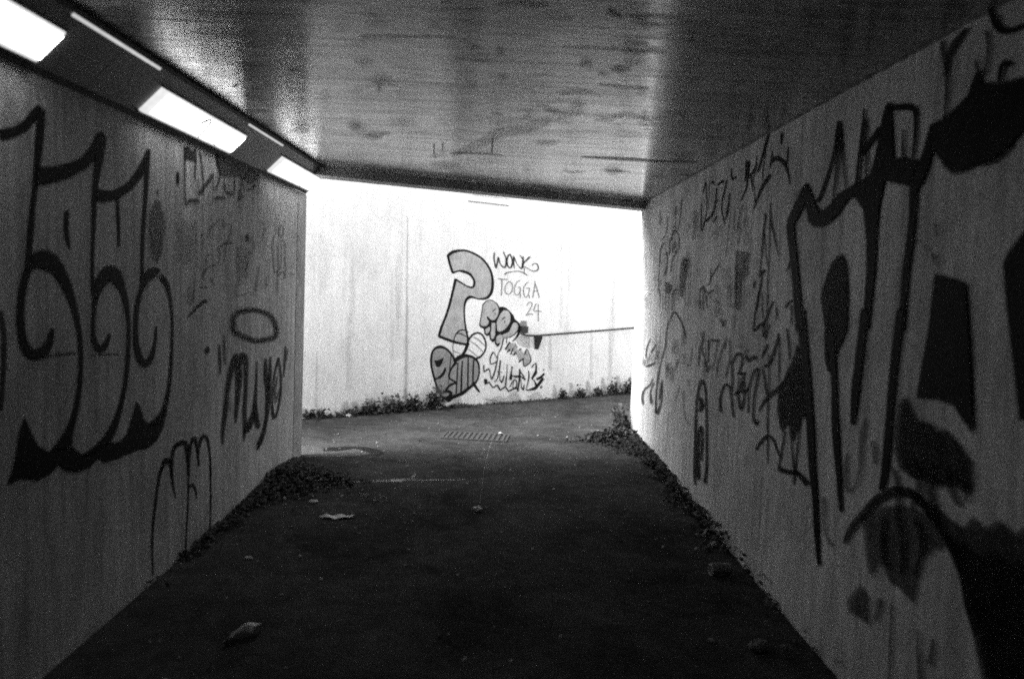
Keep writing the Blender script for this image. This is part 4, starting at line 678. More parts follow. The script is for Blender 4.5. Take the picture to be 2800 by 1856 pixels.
  ('s',0.9,0,[-121,3618,29,-3,-111,3670,26,-4,-92,3727,22,-7,-61,3764,16,-13,-26,3778,-6,-17,3,3752,-18,-9,29,3707,-19,-7,54,3657,-24,-6,69,3600,-29,-1,61,3534,-30,4,41,3477,-27,8,19,3448,-17,14,-9,3441,2,16,-45,3453,12,12,-80,3485,18,7,-105,3548,22,5,-120,3605,25,5]),
  ('s',0.9,0,[139,3427,12,2,123,3490,16,2,105,3575,21,2,94,3677,25,1,97,3744,12,-18,129,3692,-18,-6,173,3605,-11,-4,218,3548,-9,-5,266,3500,-9,-6,320,3454,-12,-12,366,3436,12,-18,391,3483,29,-5,404,3561,30,-1,406,3665,27,1,403,3753,23,1]),
  ('s',0.9,0,[295,3782,-12,-6,380,3684,-12,-6]),
  ('s',0.9,0,[625,3751,-22,16,580,3712,-21,15,523,3663,-19,14,471,3621,-18,12,430,3576,-20,6,413,3515,-19,2,409,3465,-18,1]),
  ('s',0.9,0,[452,3495,-10,-1,465,3344,-12,-1]),
  ('s',0.9,0,[469,3502,-5,-6,538,3467,-5,-6,625,3426,-5,-7,700,3402,-4,-9,771,3391,-1,-11,841,3397,5,-14,897,3417,14,-13,923,3449,22,-6,929,3488,24,1,917,3532,20,6,888,3570,13,10,840,3590,5,11,787,3593,-4,9,742,3565,-9,7,709,3534,-10,6]),
  ('s',0.9,0,[-172,3272,14,-14,-135,3295,10,-13,-72,3323,5,-11,26,3343,3,-10,134,3358,2,-9,225,3366,0,-9,308,3365,-2,-10,383,3352,-4,-10,452,3330,-7,-10,525,3295,-7,-8,580,3266,-6,-6]),
 ]),
 ('F','lettered_tag',[
  ('s',0.75,0,[-370,3157,-1,-10,-313,3152,-1,-10,-234,3148,-1,-10,-140,3147,0,-10,-63,3147,0,-10]),
  ('s',0.75,0,[-251,3141,-13,-1,-246,3075,-13,0,-243,2979,-13,0,-246,2847,-13,0,-251,2735,-13,0]),
  ('s',0.75,0,[-26,3094,-9,8,-65,3066,-9,7,-108,3023,-11,5,-135,2964,-12,2,-145,2900,-13,0,-130,2840,-12,-3,-97,2793,-9,-7,-47,2775,-2,-10,7,2782,6,-9,54,2814,10,-6,90,2866,12,-3,104,2942,13,-1,99,3016,13,2,67,3058,10,7,26,3082,6,9,-9,3091,2,10,-34,3091,0,10]),
  ('s',0.75,0,[329,3133,-5,10,287,3119,-7,9,235,3089,-10,6,193,3025,-12,4,164,2950,-13,2,158,2876,-13,0,171,2813,-12,-3,206,2770,-9,-7,252,2753,2,-10,303,2780,10,-7,345,2831,12,-4,362,2898,13,-1,356,2955,12,5,317,2962,-1,10,277,2953,-4,10]),
  ('s',0.75,0,[355,2803,-13,-1,370,2693,-13,-1]),
  ('s',0.75,0,[589,3100,-10,7,539,3059,-11,6,487,3000,-12,4,463,2934,-13,2,459,2861,-13,-1,482,2774,-13,-3,520,2710,-9,-7,564,2710,7,-9,607,2754,12,-4,650,2855,13,-3,669,2950,13,2,619,2953,-3,10,562,2933,-6,9]),
  ('s',0.75,0,[660,2769,-13,0,665,2685,-13,0]),
  ('s',0.75,0,[830,3135,-14,0,832,3092,-14,0,828,3010,-14,1,805,2848,-14,1,781,2702,-13,1]),
  ('s',0.75,0,[843,3066,-12,-4,879,3003,-13,-4,924,2915,-13,-3,967,2801,-13,-3,1000,2706,-13,-3]),
  ('s',0.75,0,[818,2870,2,-10,944,2887,3,-10]),
  ('s',0.75,0,[595,2489,12,-4,618,2531,12,-5,653,2574,9,-8,700,2584,1,-10,743,2575,-8,-9,765,2549,-13,-2,765,2506,-13,3,732,2439,-12,5,682,2365,-12,6,615,2290,-11,6,572,2239,-13,0,615,2253,6,-9,687,2281,3,-10,758,2277,-1,-10,814,2268,-2,-10]),
  ('s',0.75,0,[908,2550,-13,4,859,2458,-13,4,827,2366,-14,-1,877,2353,0,-11,955,2361,0,-11,1037,2350,-2,-10,1104,2341,-2,-10]),
  ('s',0.75,0,[982,2537,-14,0,983,2422,-14,0,987,2283,-14,0,997,2176,-14,0,1006,2100,-14,-1]),
 ]),
 ('F','rust_streak',[
  ('s',0.3,0,[-3032,4474,-15,-1,-3027,4288,-15,-1,-3021,4025,-16,-1,-3014,3718,-17,-1,-3006,3403,-18,-1,-2999,3113,-20,-1,-2992,2850,-21,0,-2984,2591,-23,0,-2977,2335,-26,0,-2970,2078,-28,0,-2963,1820,-30,0,-2957,1543,-32,1,-2951,1248,-35,1,-2946,961,-37,2,-2941,707,-39,2,-2938,511,-40,3,-2935,387,-39,3,-2934,317,-37,3,-2934,283,-34,3,-2934,267,-32,3,-2934,248,-30,2]),
  ('s',0.18,0,[-5160,1435,-17,1,-5153,221,-34,3]),
  ('s',0.15,0,[1436,1785,-46,1,1481,783,-66,3]),
  ('s',0.1,0,[-4438,2243,-45,0,-4393,587,-68,4]),
  ('s',0.12,0,[2946,1774,-50,0,3032,462,-72,3]),
  ('s',0.12,0,[3678,1768,-45,0,3771,429,-75,3]),
 ]),
 ('F','damp_stain',[
  ('s',0.28,0,[-5428,199,-61,-9,-5420,168,-72,-7,-5413,128,-88,6,-5418,88,-107,25,-5424,58,-123,35]),
  ('s',0.28,0,[-4475,301,-55,-4,-4466,254,-65,-3,-4459,195,-79,5,-4463,137,-96,17,-4470,92,-111,24]),
  ('s',0.28,0,[-4248,286,-68,-4,-4239,231,-79,-2,-4231,159,-96,6,-4235,88,-118,19,-4241,34,-136,26]),
  ('s',0.28,0,[-3832,303,-93,-5,-3822,246,-108,-3,-3814,174,-131,9,-3818,102,-161,26,-3824,46,-187,35]),
  ('s',0.28,0,[-3453,366,-84,-3,-3443,299,-97,-2,-3434,213,-118,8,-3437,129,-145,21,-3443,63,-168,28]),
  ('s',0.28,0,[-3156,218,-60,-7,-3146,179,-71,-5,-3138,129,-86,6,-3143,80,-105,21,-3150,43,-121,29]),
  ('s',0.28,0,[-2968,513,-30,0,-2956,416,-35,0,-2945,292,-42,3,-2947,169,-52,6,-2952,73,-60,8]),
  ('s',0.28,0,[-1492,251,-81,-7,-1481,205,-95,-5,-1471,146,-116,7,-1476,88,-142,25,-1483,43,-163,34]),
  ('s',0.28,0,[-287,133,-163,-42,-276,112,-195,-36,-267,84,-248,15,-273,57,-296,89,-282,37,-335,123]),
  ('s',0.28,0,[252,223,-133,-16,264,185,-157,-12,275,136,-193,11,269,88,-236,46,260,52,-271,63]),
  ('s',0.28,0,[1007,180,-136,-25,1019,152,-161,-21,1030,117,-202,12,1023,82,-244,59,1014,55,-278,82]),
  ('s',0.28,0,[1650,372,-40,-2,1665,305,-46,-1,1679,219,-56,3,1676,133,-69,9,1668,67,-80,12]),
  ('s',0.28,0,[2260,394,-51,-2,2276,325,-60,-1,2290,237,-73,4,2286,150,-90,12,2279,83,-104,16]),
  ('s',0.28,0,[2891,416,-60,-2,2908,341,-70,-1,2924,244,-85,4,2921,148,-105,13,2913,73,-122,17]),
  ('s',0.28,0,[3468,496,-55,-2,3486,408,-64,-1,3504,294,-78,4,3502,182,-96,11,3495,94,-111,14]),
  ('s',0.28,0,[4067,524,-64,-2,4086,434,-75,-1,4105,319,-91,4,4103,204,-112,12,4096,116,-130,16]),
 ]),
 ('C','water_stain',[
  ('s',0.65,0,[1032,10711,7,77,1080,10713,9,87,1147,10716,11,100,1227,10719,13,116,1309,10722,16,130,1385,10726,18,141,1458,10728,20,148,1531,10730,22,154,1604,10732,24,158,1674,10735,25,159,1741,10740,25,157,1799,10750,24,149,1849,10764,23,137,1899,10778,21,122,1956,10788,19,107,2029,10791,18,95,2128,10784,17,83,2250,10769,15,72,2375,10752,14,61,2485,10735,13,53,2561,10724,11,47]),
  ('s',0.2,0,[-744,11062,1,150,-686,10917,2,178,-607,10718,4,218,-518,10496,8,258,-431,10276,12,292,-354,10079,16,312,-288,9898,21,317,-226,9718,25,320,-167,9547,26,324,-109,9393,24,329,-50,9263,21,334,12,9162,17,331,77,9086,15,317,142,9018,16,297,204,8948,20,276,260,8863,24,255,308,8762,29,237,350,8652,31,223,390,8540,33,216,429,8428,32,215,472,8322,32,217,524,8212,33,221,580,8096,35,225,636,7987,37,230,682,7895,40,234,714,7832,41,236]),
  ('s',0.8,0,[-930,10222,-10,2,-994,10969,-10,3]),
  ('s',0.7,0,[-804,10056,-9,-2,-853,10628,-10,-2]),
  ('s',0.75,0,[-171,9526,-9,0,-193,10758,-10,1]),
  ('s',0.35,0,[-1076,5813,-8,44,-1034,5806,-8,45,-975,5797,-7,45,-906,5786,-7,46,-833,5776,-6,45,-762,5767,-6,44,-687,5759,-5,40,-604,5752,-4,35,-522,5745,-3,30,-451,5739,-2,25,-401,5735,-1,22]),
  ('s',0.4,0,[-747,10904,-5,80,-678,10875,-4,83,-580,10833,-4,89,-472,10794,-3,93,-374,10775,-3,94,-282,10786,-3,89,-188,10816,-2,80,-105,10851,-1,70,-47,10875,-1,64]),
  ('s',0.6,0,[607,5044,-2,30,629,5072,-2,42,656,5106,-2,53,681,5133,-1,44,699,5152,0,32]),
  ('s',0.3,0,[390,5837,2,27,433,5835,2,31,492,5833,3,36,563,5831,4,42,639,5830,5,47,715,5833,6,50,798,5840,6,49,894,5851,7,46,990,5864,7,43,1074,5876,7,39,1133,5884,7,37]),
  ('s',0.35,0,[777,6874,4,44,823,6885,5,50,889,6900,7,59,962,6916,9,67,1026,6926,10,71,1083,6929,11,67,1139,6928,10,59,1186,6926,9,51,1220,6924,8,45]),
  ('s',0.25,0,[482,7194,10,104,547,7162,11,105,627,7132,10,102,695,7135,8,85,745,7145,6,68]),
  ('s',0.25,0,[1083,8102,16,86,1139,8035,20,110,1215,7986,19,129,1310,8049,13,110,1391,8128,10,86]),
  ('s',0.8,0,[-2600,7556,-7,26,-2575,7528,-11,44,-2546,7494,-12,54,-2523,7460,-6,35,-2507,7435,-3,17]),
 ]),
 ('K','pen_stroke',[
  ('s',1,0,[7613,129,17,-3,7622,201,17,-3]),
 ]),
 ('K','pen_stroke',[
  ('s',1,0,[7858,167,18,-3,7862,228,18,-3]),
 ]),
 ('K','pen_stroke',[
  ('s',1,0,[8048,212,18,-5,8077,242,25,-7,8116,281,33,-10,8157,321,33,-11,8199,343,6,-15,8239,316,-29,-2,8270,271,-27,1,8284,230,-28,3,8289,188,-28,4,8293,143,-26,4,8294,108,-24,4]),
 ]),
 ('K','pen_stroke',[
  ('s',1,0,[8543,351,-29,1,8571,303,-27,0,8613,241,-25,0,8670,176,-22,0,8719,125,-21,0]),
 ]),
 ('K','pen_stroke',[
  ('s',1,0,[8773,339,-17,0,8809,296,-17,0]),
 ]),
 ('K','pen_stroke',[
  ('s',1,0,[8628,409,-18,7,8589,391,-14,5]),
 ]),
 ('K','pen_stroke',[
  ('s',1,0,[8702,120,-3,-7,8804,100,-3,-7]),
 ]),
 ('K','pen_stroke',[
  ('s',1,0,[11775,224,23,-5,11813,248,27,-6,11862,278,32,-6,11906,309,31,-7,11951,324,-13,-8,12007,289,-32,-1,12055,244,-33,0,12071,222,-30,1,12074,211,-26,2]),
 ]),
 ('K','pen_stroke',[
  ('s',1,0,[12308,332,-27,1,12346,281,-27,1,12387,215,-27,2,12407,149,-28,2,12416,97,-28,2]),
 ]),
 ('G','concrete_collar',[
  ('f',1,0,[-3499,13880,-3441,13987,-3331,13984,-3230,13941,-3134,13870,-3082,13792,-2998,13748,-2771,13821,-2537,13901,-2438,13886,-2368,13821,-2239,13704,-2135,13576,-2101,13485,-2144,13402,-2304,13305,-2520,13223,-2756,13182,-2985,13163,-3160,13115,-3300,13160,-3427,13504]),
 ]),
 ('G','tar_seal',[
  ('s',1,0,[-2990,13678,30,-116,-2965,13702,32,-130,-2926,13732,34,-145,-2874,13748,34,-154,-2818,13765,35,-158,-2767,13794,34,-154,-2715,13826,32,-147,-2662,13854,30,-140,-2610,13881,27,-128,-2568,13907,21,-101,-2526,13925,15,-81,-2477,13927,16,-95,-2423,13913,18,-121,-2360,13879,20,-150,-2293,13833,22,-177,-2225,13784,22,-192,-2160,13730,21,-199,-2106,13675,19,-206,-2059,13624,19,-207,-2014,13585,18,-180,-1981,13560,15,-151]),
  ('s',1,0,[-2520,13223,5,-26,-2442,13248,6,-29,-2347,13284,6,-32,-2278,13327,7,-34,-2214,13374,8,-39,-2138,13425,11,-56,-2079,13464,13,-72]),
 ]),
 ('G','chalk_line',[
  ('s',0.3,0,[-2262,11508,13,-57,-2216,11529,12,-53,-2150,11560,10,-46,-2070,11594,8,-41,-1980,11628,7,-39,-1871,11660,8,-44,-1744,11693,9,-53,-1618,11725,10,-63,-1511,11755,10,-70,-1432,11785,11,-73,-1370,11814,11,-74,-1316,11838,10,-73,-1264,11853,8,-71,-1224,11851,6,-65,-1195,11837,4,-57,-1155,11825,4,-48,-1079,11827,4,-41,-936,11855,3,-34,-746,11898,2,-29,-561,11942,1,-24,-433,11972,1,-21]),
  ('s',0.7,0,[-1562,11748,7,-50,-1410,11770,8,-60]),
  ('s',0.5,0,[-1269,12010,9,-37,-1228,12123,7,-28]),
  ('s',0.12,0,[-15,15569,-8,15,-54,14992,-8,13,-98,14267,-8,10,-128,13576,-7,7,-149,12918,-7,5,-160,12322,-7,3,-165,11803,-7,2,-168,11397,-6,2,-171,11039,-6,3,-180,10650,-6,3,-188,10366,-6,3]),
 ]),
 ('G','crack',[
  ('s',0.7,0,[1364,15230,-3,-42,1438,15255,-3,-44,1544,15291,-4,-47,1665,15337,-4,-50,1784,15390,-5,-51,1911,15460,-5,-50,2050,15545,-5,-48,2177,15627,-5,-46,2266,15683,-5,-44]),
  ('s',0.9,0,[-1849,10890,15,-103,-1779,10873,16,-111]),
  ('s',0.5,0,[-3135,16155,9,-47,-3010,16149,10,-53,-2834,16142,11,-61,-2676,16152,11,-65,-2554,16192,10,-61,-2450,16249,9,-53,-2379,16291,8,-47]),
  ('s',0.55,0,[-1764,12787,4,-23,-1708,12835,4,-25,-1626,12906,4,-27,-1535,12976,4,-29,-1455,13021,4,-31,-1395,13017,3,-30,-1343,12982,2,-27,-1290,12954,2,-25,-1221,12971,3,-24,-1130,13062,4,-25,-1023,13203,4,-27,-909,13349,4,-30,-796,13450,3,-32,-681,13482,2,-32,-561,13475,1,-30,-455,13452,1,-28,-382,13438,0,-26]),
  ('s',0.5,0,[67,12482,1,-28,144,12545,1,-29,258,12639,1,-32,382,12729,0,-34,489,12777,-1,-36,566,12751,-3,-34,628,12680,-3,-31,688,12610,-3,-30,761,12585,-1,-29,863,12631,-1,-28,983,12719,-1,-28,1096,12815,-1,-29,1175,12881,-1,-29]),
  ('s',0.5,0,[-906,17349,3,-43,-825,17402,3,-45,-709,17481,3,-48,-573,17569,3,-52,-433,17649,2,-55,-305,17702,1,-56,-195,17713,1,-55,-93,17692,0,-52,8,17664,0,-49,116,17654,0,-46,239,17685,0,-45,393,17779,0,-46,576,17920,0,-49,764,18079,-1,-53,930,18226,-1,-57,1048,18327,-2,-60]),
 ]),
 ('R','dark_fill',[  # two darker fills low beside the arch, with scribbled strokes
  ('f',0.78,0,[5197,1790,5002,1719,4798,1637,4643,1538,4535,1441,4465,1334,4393,1209,4300,1034,4226,867,3683,1163,3772,1864,3929,1839,4020,1887,4100,1821,4230,1862,4349,1771,4459,1812,4554,1716,4709,1724,4922,1767]),
  ('f',0.59,0,[4816,1620,4640,1516,4532,1419,4462,1313,4391,1188,4282,1032,4165,900,3683,1163,3758,1757,3882,1691,3999,1726,4105,1626,4238,1681,4359,1595,4506,1631,4653,1603]),
  ('s',0.78,0,[5409,1878,24,-9,5389,1850,27,-10,5359,1810,32,-12,5330,1764,37,-14,5309,1721,41,-13,5302,1676,41,-11,5303,1627,40,-9,5307,1582,38,-9,5309,1551,36,-9]),
  ('s',0.78,0,[5133,1995,28,-10,5118,1967,32,-11,5095,1926,37,-13,5074,1881,42,-13,5065,1838,44,-10,5073,1793,41,-5,5094,1744,35,-3,5117,1700,30,-2,5132,1669,26,-2]),
  ('s',0.78,0,[4915,2021,31,-4,4922,1989,34,-4,4931,1943,40,-6,4937,1892,45,-9,4933,1848,46,-14,4914,1813,41,-18,4883,1780,33,-17,4853,1752,27,-15,4832,1733,23,-13]),
  ('s',0.78,0,[4753,2037,28,-9,4739,2002,31,-11,4720,1954,35,-13,4696,1913,35,-16,4666,1883,31,-18,4633,1861,26,-17,4610,1845,23,-15]),
  ('s',0.78,0,[4634,2020,17,-14,4594,2002,20,-14,4553,1973,25,-11,4542,1928,22,-6,4541,1888,18,-4]),
  ('s',0.78,0,[5483,1498,26,-7,5485,1460,29,-8,5488,1405,33,-9,5487,1347,37,-12,5479,1296,38,-15,5459,1256,35,-16,5429,1220,31,-16,5400,1191,26,-14,5380,1170,23,-13]),
  ('s',0.78,0,[5285,1559,28,-11,5273,1528,30,-11,5254,1483,31,-12,5234,1433,33,-13,5215,1383,35,-14,5203,1340,35,-13,5198,1302,33,-11,5198,1266,29,-9,5200,1233,25,-8,5203,1205,21,-7,5204,1184,19,-6]),
  ('s',0.78,0,[5077,1610,26,-14,5059,1594,26,-15,5033,1573,28,-15,5005,1548,29,-15,4981,1518,31,-14,4968,1484,32,-11,4970,1442,30,-8,4982,1389,27,-6,4998,1335,23,-5,5014,1287,19,-4,5025,1253,17,-4]),
 ]),
 ('R','faded_tag',[
  ('s',0.4,0,[9811,3218,-22,-1,9786,3304,-26,-2,9743,3367,5,-8,9667,3295,27,-1,9611,3193,24,0,9645,3130,26,2,9706,3094,15,8,9757,3112,-23,3,9796,3143,-21,2]),
  ('s',0.34,0,[9247,3892,-16,-6,9199,3901,-16,-8,9160,3903,31,2,9188,3875,26,5,9219,3844,22,2,9190,3833,8,-5,9155,3830,0,-6]),
  ('s',0.33,0,[12176,3582,34,1,12156,3442,41,1,12132,3328,43,-3,12123,3424,-43,-2,12112,3530,-37,-4,12085,3453,36,1,12061,3352,34,0]),
  ('s',0.26,0,[12533,2990,-36,-1,12506,3064,-43,-1,12462,3119,9,-11,12382,3059,44,-2,12325,2973,40,-1,12361,2918,43,2,12425,2886,25,9,12477,2901,-38,5,12517,2926,-34,3]),
  ('s',0.39,0,[10029,4131,23,3,10048,4084,28,3,10050,4044,8,-8,9982,4072,-26,-7,9909,4102,-10,-8,9884,4074,24,1,9877,4038,22,2]),
  ('s',0.35,0,[8530,3942,17,2,8534,3885,20,2,8530,3837,11,-6,8498,3875,-21,-4,8463,3916,-12,-6,8447,3883,17,1,8439,3841,16,1]),
  ('s',0.31,0,[9707,3989,22,2,9643,3575,22,1]),
  ('s',0.36,0,[13008,4372,-39,-5,12989,4416,-46,-6,12958,4447,9,-10,12904,4404,47,3,12866,4346,43,4,12891,4315,46,7,12935,4300,26,12,12971,4313,-41,1,12998,4332,-36,-1]),
  ('s',0.27,0,[9607,4177,-20,-6,9549,4193,-21,-8,9500,4197,33,3,9532,4149,29,5,9568,4096,24,3,9531,4078,11,-4,9486,4073,0,-6]),
  ('s',0.42,0,[10810,4125,-19,-8,10696,4137,-19,-10,10603,4137,41,3,10673,4094,35,7,10749,4044,30,3,10682,4025,8,-6,10598,4017,0,-7]),
  ('s',0.33,0,[14047,3133,-45,-1,14026,3213,-54,-2,13989,3272,15,-12,13912,3205,56,-1,13853,3111,51,0,13882,3052,55,2,13940,3018,38,10,13990,3035,-50,4,14028,3063,-44,2]),
  ('s',0.43,0,[9445,3383,21,1,9434,3294,23,0,9420,3175,26,0,9407,3111,25,-4,9398,3162,-27,-1,9392,3268,-25,-1,9382,3328,-22,-3,9367,3287,22,0,9348,3202,21,0,9335,3139,20,0]),
  ('s',0.39,0,[8554,3719,17,1,8539,3510,17,1]),
  ('s',0.27,0,[8991,3058,-18,-2,8957,3088,-20,-3,8909,3111,0,-8,8846,3087,20,-3,8807,3052,21,0,8846,3029,17,5,8909,3016,6,8,8954,3021,-12,6,8986,3032,-13,4]),
  ('s',0.3,0,[10512,3811,-25,-3,10496,3853,-30,-4,10470,3883,5,-9,10426,3844,31,0,10394,3791,28,2,10415,3761,30,5,10452,3745,16,9,10481,3756,-26,2,10504,3773,-24,1]),
  ('s',0.44,0,[11818,4210,-30,-8,11764,4222,-32,-10,11717,4225,50,4,11748,4187,44,6,11782,4145,36,3,11748,4131,17,-5,11705,4127,1,-7]),
  ('s',0.39,0,[13094,4567,39,4,13016,3990,39,3]),
  ('s',0.4,0,[11601,4067,-31,-3,11598,4155,-37,-4,11584,4220,17,-8,11534,4142,38,2,11490,4033,35,3,11500,3968,38,4,11529,3933,33,9,11558,3954,-36,-1,11583,3988,-30,-1]),
  ('s',0.36,0,[11684,4147,31,3,11674,4036,35,3,11658,3886,40,3,11639,3805,36,-3,11617,3868,-41,-4,11592,3997,-38,-4,11567,4070,-31,-7,11540,4019,33,2,11514,3911,32,2,11495,3831,30,2]),
  ('s',0.33,0,[9233,4084,20,2,9204,3836,20,2]),
  ('s',0.3,0,[8228,3078,16,0,8159,2719,16,-1]),
  ('s',0.36,0,[12004,3707,33,2,11987,3599,37,1,11964,3454,42,1,11945,3375,42,-3,11938,3437,-44,-2,11935,3566,-40,-2,11927,3638,-36,-4,11907,3589,35,1,11881,3485,34,1,11862,3407,33,1]),
  ('s',0.25,0,[10597,3853,-22,-7,10537,3866,-23,-9,10486,3869,40,2,10522,3834,35,5,10561,3795,29,2,10524,3782,11,-6,10478,3779,0,-7]),
  ('s',0.31,0,[9135,3739,-20,-4,9100,3765,-24,-6,9069,3774,30,2,9084,3711,27,3,9101,3642,22,1,9076,3623,14,-3,9046,3620,1,-6]),
  ('s',0.43,0,[9559,3870,-17,-6,9469,3890,-18,-8,9394,3894,32,2,9447,3839,28,5,9505,3777,24,2,9450,3757,8,-5,9382,3751,0,-6]),
  ('s',0.3,0,[11655,4194,-33,-6,11580,4231,-38,-9,11514,4242,49,4,11550,4145,43,5,11588,4035,35,3,11535,4003,23,-3,11473,3996,2,-7]),
  ('s',0.31,0,[12084,4034,-32,-7,11987,4061,-35,-10,11906,4068,52,3,11959,3996,46,5,12018,3914,38,3,11956,3889,19,-5,11881,3883,1,-8]),
  ('s',0.42,0,[9710,3223,22,0,9703,3141,24,0,9693,3029,28,0,9681,2969,24,-5,9665,3018,-29,-1,9646,3116,-26,-1,9628,3173,-21,-4,9610,3135,23,0,9593,3056,22,0,9580,2997,21,0]),
  ('s',0.27,0,[9432,2887,21,0,9426,2798,23,-1,9417,2679,26,-1,9404,2614,22,-6,9385,2667,-27,0,9361,2774,-25,0,9340,2836,-20,-3,9319,2796,22,-1,9301,2712,21,-1,9288,2649,20,-1]),
  ('s',0.39,0,[11243,3034,29,0,11226,2784,29,-1]),
  ('s',0.39,0,[10047,3333,-20,-5,9965,3357,-21,-7,9897,3365,36,0,9944,3308,31,3,9996,3243,26,1,9945,3227,10,-6,9883,3225,0,-6]),
  ('s',0.39,0,[14304,4459,47,5,14297,4318,56,5,14276,4201,48,-4,14223,4295,-59,-6,14165,4396,-44,-10,14124,4317,48,4,14097,4214,46,3]),
  ('s',0.25,0,[12614,3269,37,1,12606,3148,41,0,12593,2985,47,-1,12571,2898,40,-7,12535,2968,-48,-1,12492,3113,-44,-1,12452,3195,-35,-5,12418,3140,39,0,12387,3025,37,-1,12366,2939,35,-1]),
  ('s',0.33,0,[13206,4057,-40,-3,13194,4113,-48,-5,13170,4154,14,-10,13119,4103,49,2,13080,4032,45,3,13099,3991,49,5,13136,3969,35,11,13168,3984,-45,0,13193,4006,-39,-1]),
  ('s',0.23,0,[11389,3356,-27,-6,11332,3372,-29,-8,11284,3378,47,0,11317,3340,41,3,11353,3297,34,1,11317,3285,15,-6,11273,3284,0,-7]),
  ('s',0.43,0,[11184,3989,-30,-6,11137,4013,-35,-8,11096,4021,45,3,11118,3959,40,4,11143,3889,33,2,11109,3869,21,-4,11071,3866,2,-7]),
  ('s',0.43,0,[10328,3893,-21,-7,10251,3910,-22,-9,10188,3914,38,2,10232,3867,33,5,10282,3813,28,2,10234,3796,11,-5,10176,3792,0,-7]),
  ('s',0.33,0,[9020,3648,-18,-5,8944,3677,-19,-7,8881,3687,29,1,8922,3613,26,3,8967,3530,21,1,8918,3507,10,-5,8859,3503,0,-6]),
  ('s',0.36,0,[12971,3916,39,2,12956,3782,46,2,12934,3672,45,-4,12911,3763,-49,-3,12886,3863,-40,-6,12856,3789,40,2,12832,3692,38,1]),
  ('s',0.3,0,[11299,2966,30,0,11301,2910,36,0,11295,2865,25,-8,11267,2904,-37,-1,11237,2947,-24,-5,11221,2918,31,-1,11212,2877,29,-1]),
  ('s',0.44,0,[8749,3446,18,1,8722,3212,18,0]),
  ('s',0.39,0,[11090,2858,-30,-3,11009,2905,-34,-5,10940,2924,44,-1,10979,2821,39,0,11022,2705,32,-1,10966,2679,20,-6,10901,2680,2,-7]),
  ('s',0.34,0,[11902,4088,-19,-9,11779,4094,-19,-11,11679,4093,49,2,11756,4063,40,8,11842,4029,37,4,11771,4013,7,-7,11681,4006,-1,-8]),
  ('s',0.25,0,[11911,3691,33,2,11900,3487,33,1]),
  ('s',0.43,0,[13143,3907,40,3,13135,3771,48,2,13116,3659,41,-6,13071,3751,-50,-4,13021,3852,-38,-7,12985,3776,41,2,12960,3678,39,1]),
  ('s',0.3,0,[9222,3894,-18,-6,9176,3910,-20,-8,9137,3914,31,2,9163,3873,27,4,9190,3826,22,2,9161,3811,10,-4,9125,3808,0,-6]),
 ]),
 ('R','faded_tag',[
  ('s',0.42,0,[10558,2470,26,-1,10565,2353,33,-2,10555,2258,22,-10,10491,2344,-36,0,10421,2437,-22,-5,10387,2377,28,-2,10369,2295,25,-2]),
  ('s',0.33,0,[14117,1759,-46,3,14089,1828,-58,3,14044,1882,12,-15,13964,1834,62,-8,13906,1761,57,-6,13942,1708,61,-2,14008,1673,36,9,14061,1682,-52,10,14102,1702,-44,7]),
  ('s',0.42,0,[12616,2248,37,-2,12614,2132,47,-4,12599,2039,39,-12,12552,2123,-52,2,12501,2215,-37,-4,12469,2155,40,-4,12449,2073,36,-3]),
  ('s',0.45,0,[10775,3000,-27,-1,10744,3047,-33,-2,10699,3083,3,-10,10630,3045,35,-3,10585,2990,33,0,10622,2954,33,4,10684,2933,14,10,10731,2942,-26,6,10766,2959,-24,4]),
  ('s',0.35,0,[9182,2488,19,0,9209,2442,25,-1,9213,2407,5,-9,9130,2444,-21,-4,9039,2483,-7,-7,9012,2462,21,-3,9006,2432,19,-2]),
  ('s',0.45,0,[10678,2172,-26,1,10653,2247,-33,1,10611,2305,6,-11,10539,2251,35,-5,10486,2169,32,-3,10520,2112,35,0,10580,2076,19,8,10628,2087,-29,7,10664,2110,-25,5]),
  ('s',0.33,0,[11993,2486,34,-2,11983,2394,39,-2,11969,2271,46,-3,11953,2205,43,-9,11935,2260,-49,3,11916,2371,-45,2,11896,2436,-37,-2,11874,2395,38,-3,11851,2308,35,-3,11836,2242,33,-3]),
  ('s',0.35,0,[9540,2989,-21,-1,9506,3066,-26,-2,9455,3123,3,-9,9372,3061,27,-2,9314,2972,25,0,9356,2915,27,3,9428,2881,13,8,9484,2896,-22,5,9527,2923,-19,3]),
  ('s',0.36,0,[12609,1882,37,-4,12595,1780,43,-5,12575,1645,51,-6,12557,1573,50,-11,12544,1634,-54,6,12532,1757,-50,5,12518,1829,-43,1,12495,1785,42,-5,12470,1689,39,-5,12452,1618,36,-5]),
  ('s',0.38,0,[10891,2418,-28,1,10875,2472,-35,1,10849,2514,7,-11,10799,2472,37,-4,10763,2411,34,-2,10784,2370,37,0,10824,2345,22,8,10856,2354,-31,6,10881,2372,-26,4]),
  ('s',0.43,0,[9623,2985,21,1,9648,2919,27,0,9649,2865,8,-9,9563,2913,-27,-4,9469,2965,-10,-7,9438,2930,23,-1,9428,2884,21,-1]),
  ('s',0.47,0,[10372,3020,-25,-1,10324,3096,-30,-2,10255,3153,3,-10,10151,3091,32,-3,10082,3003,30,0,10138,2947,30,4,10232,2913,13,9,10304,2928,-24,6,10358,2954,-22,3]),
  ('s',0.39,0,[10168,2996,24,0,10161,2865,30,-1,10145,2758,27,-7,10112,2850,-34,0,10075,2950,-25,-4,10047,2880,26,-1,10027,2787,23,-1]),
  ('s',0.45,0,[8884,2338,-18,0,8860,2373,-22,-1,8825,2401,1,-9,8775,2378,23,-5,8743,2342,22,-2,8772,2315,21,3,8819,2297,8,8,8853,2301,-16,7,8878,2310,-15,5]),
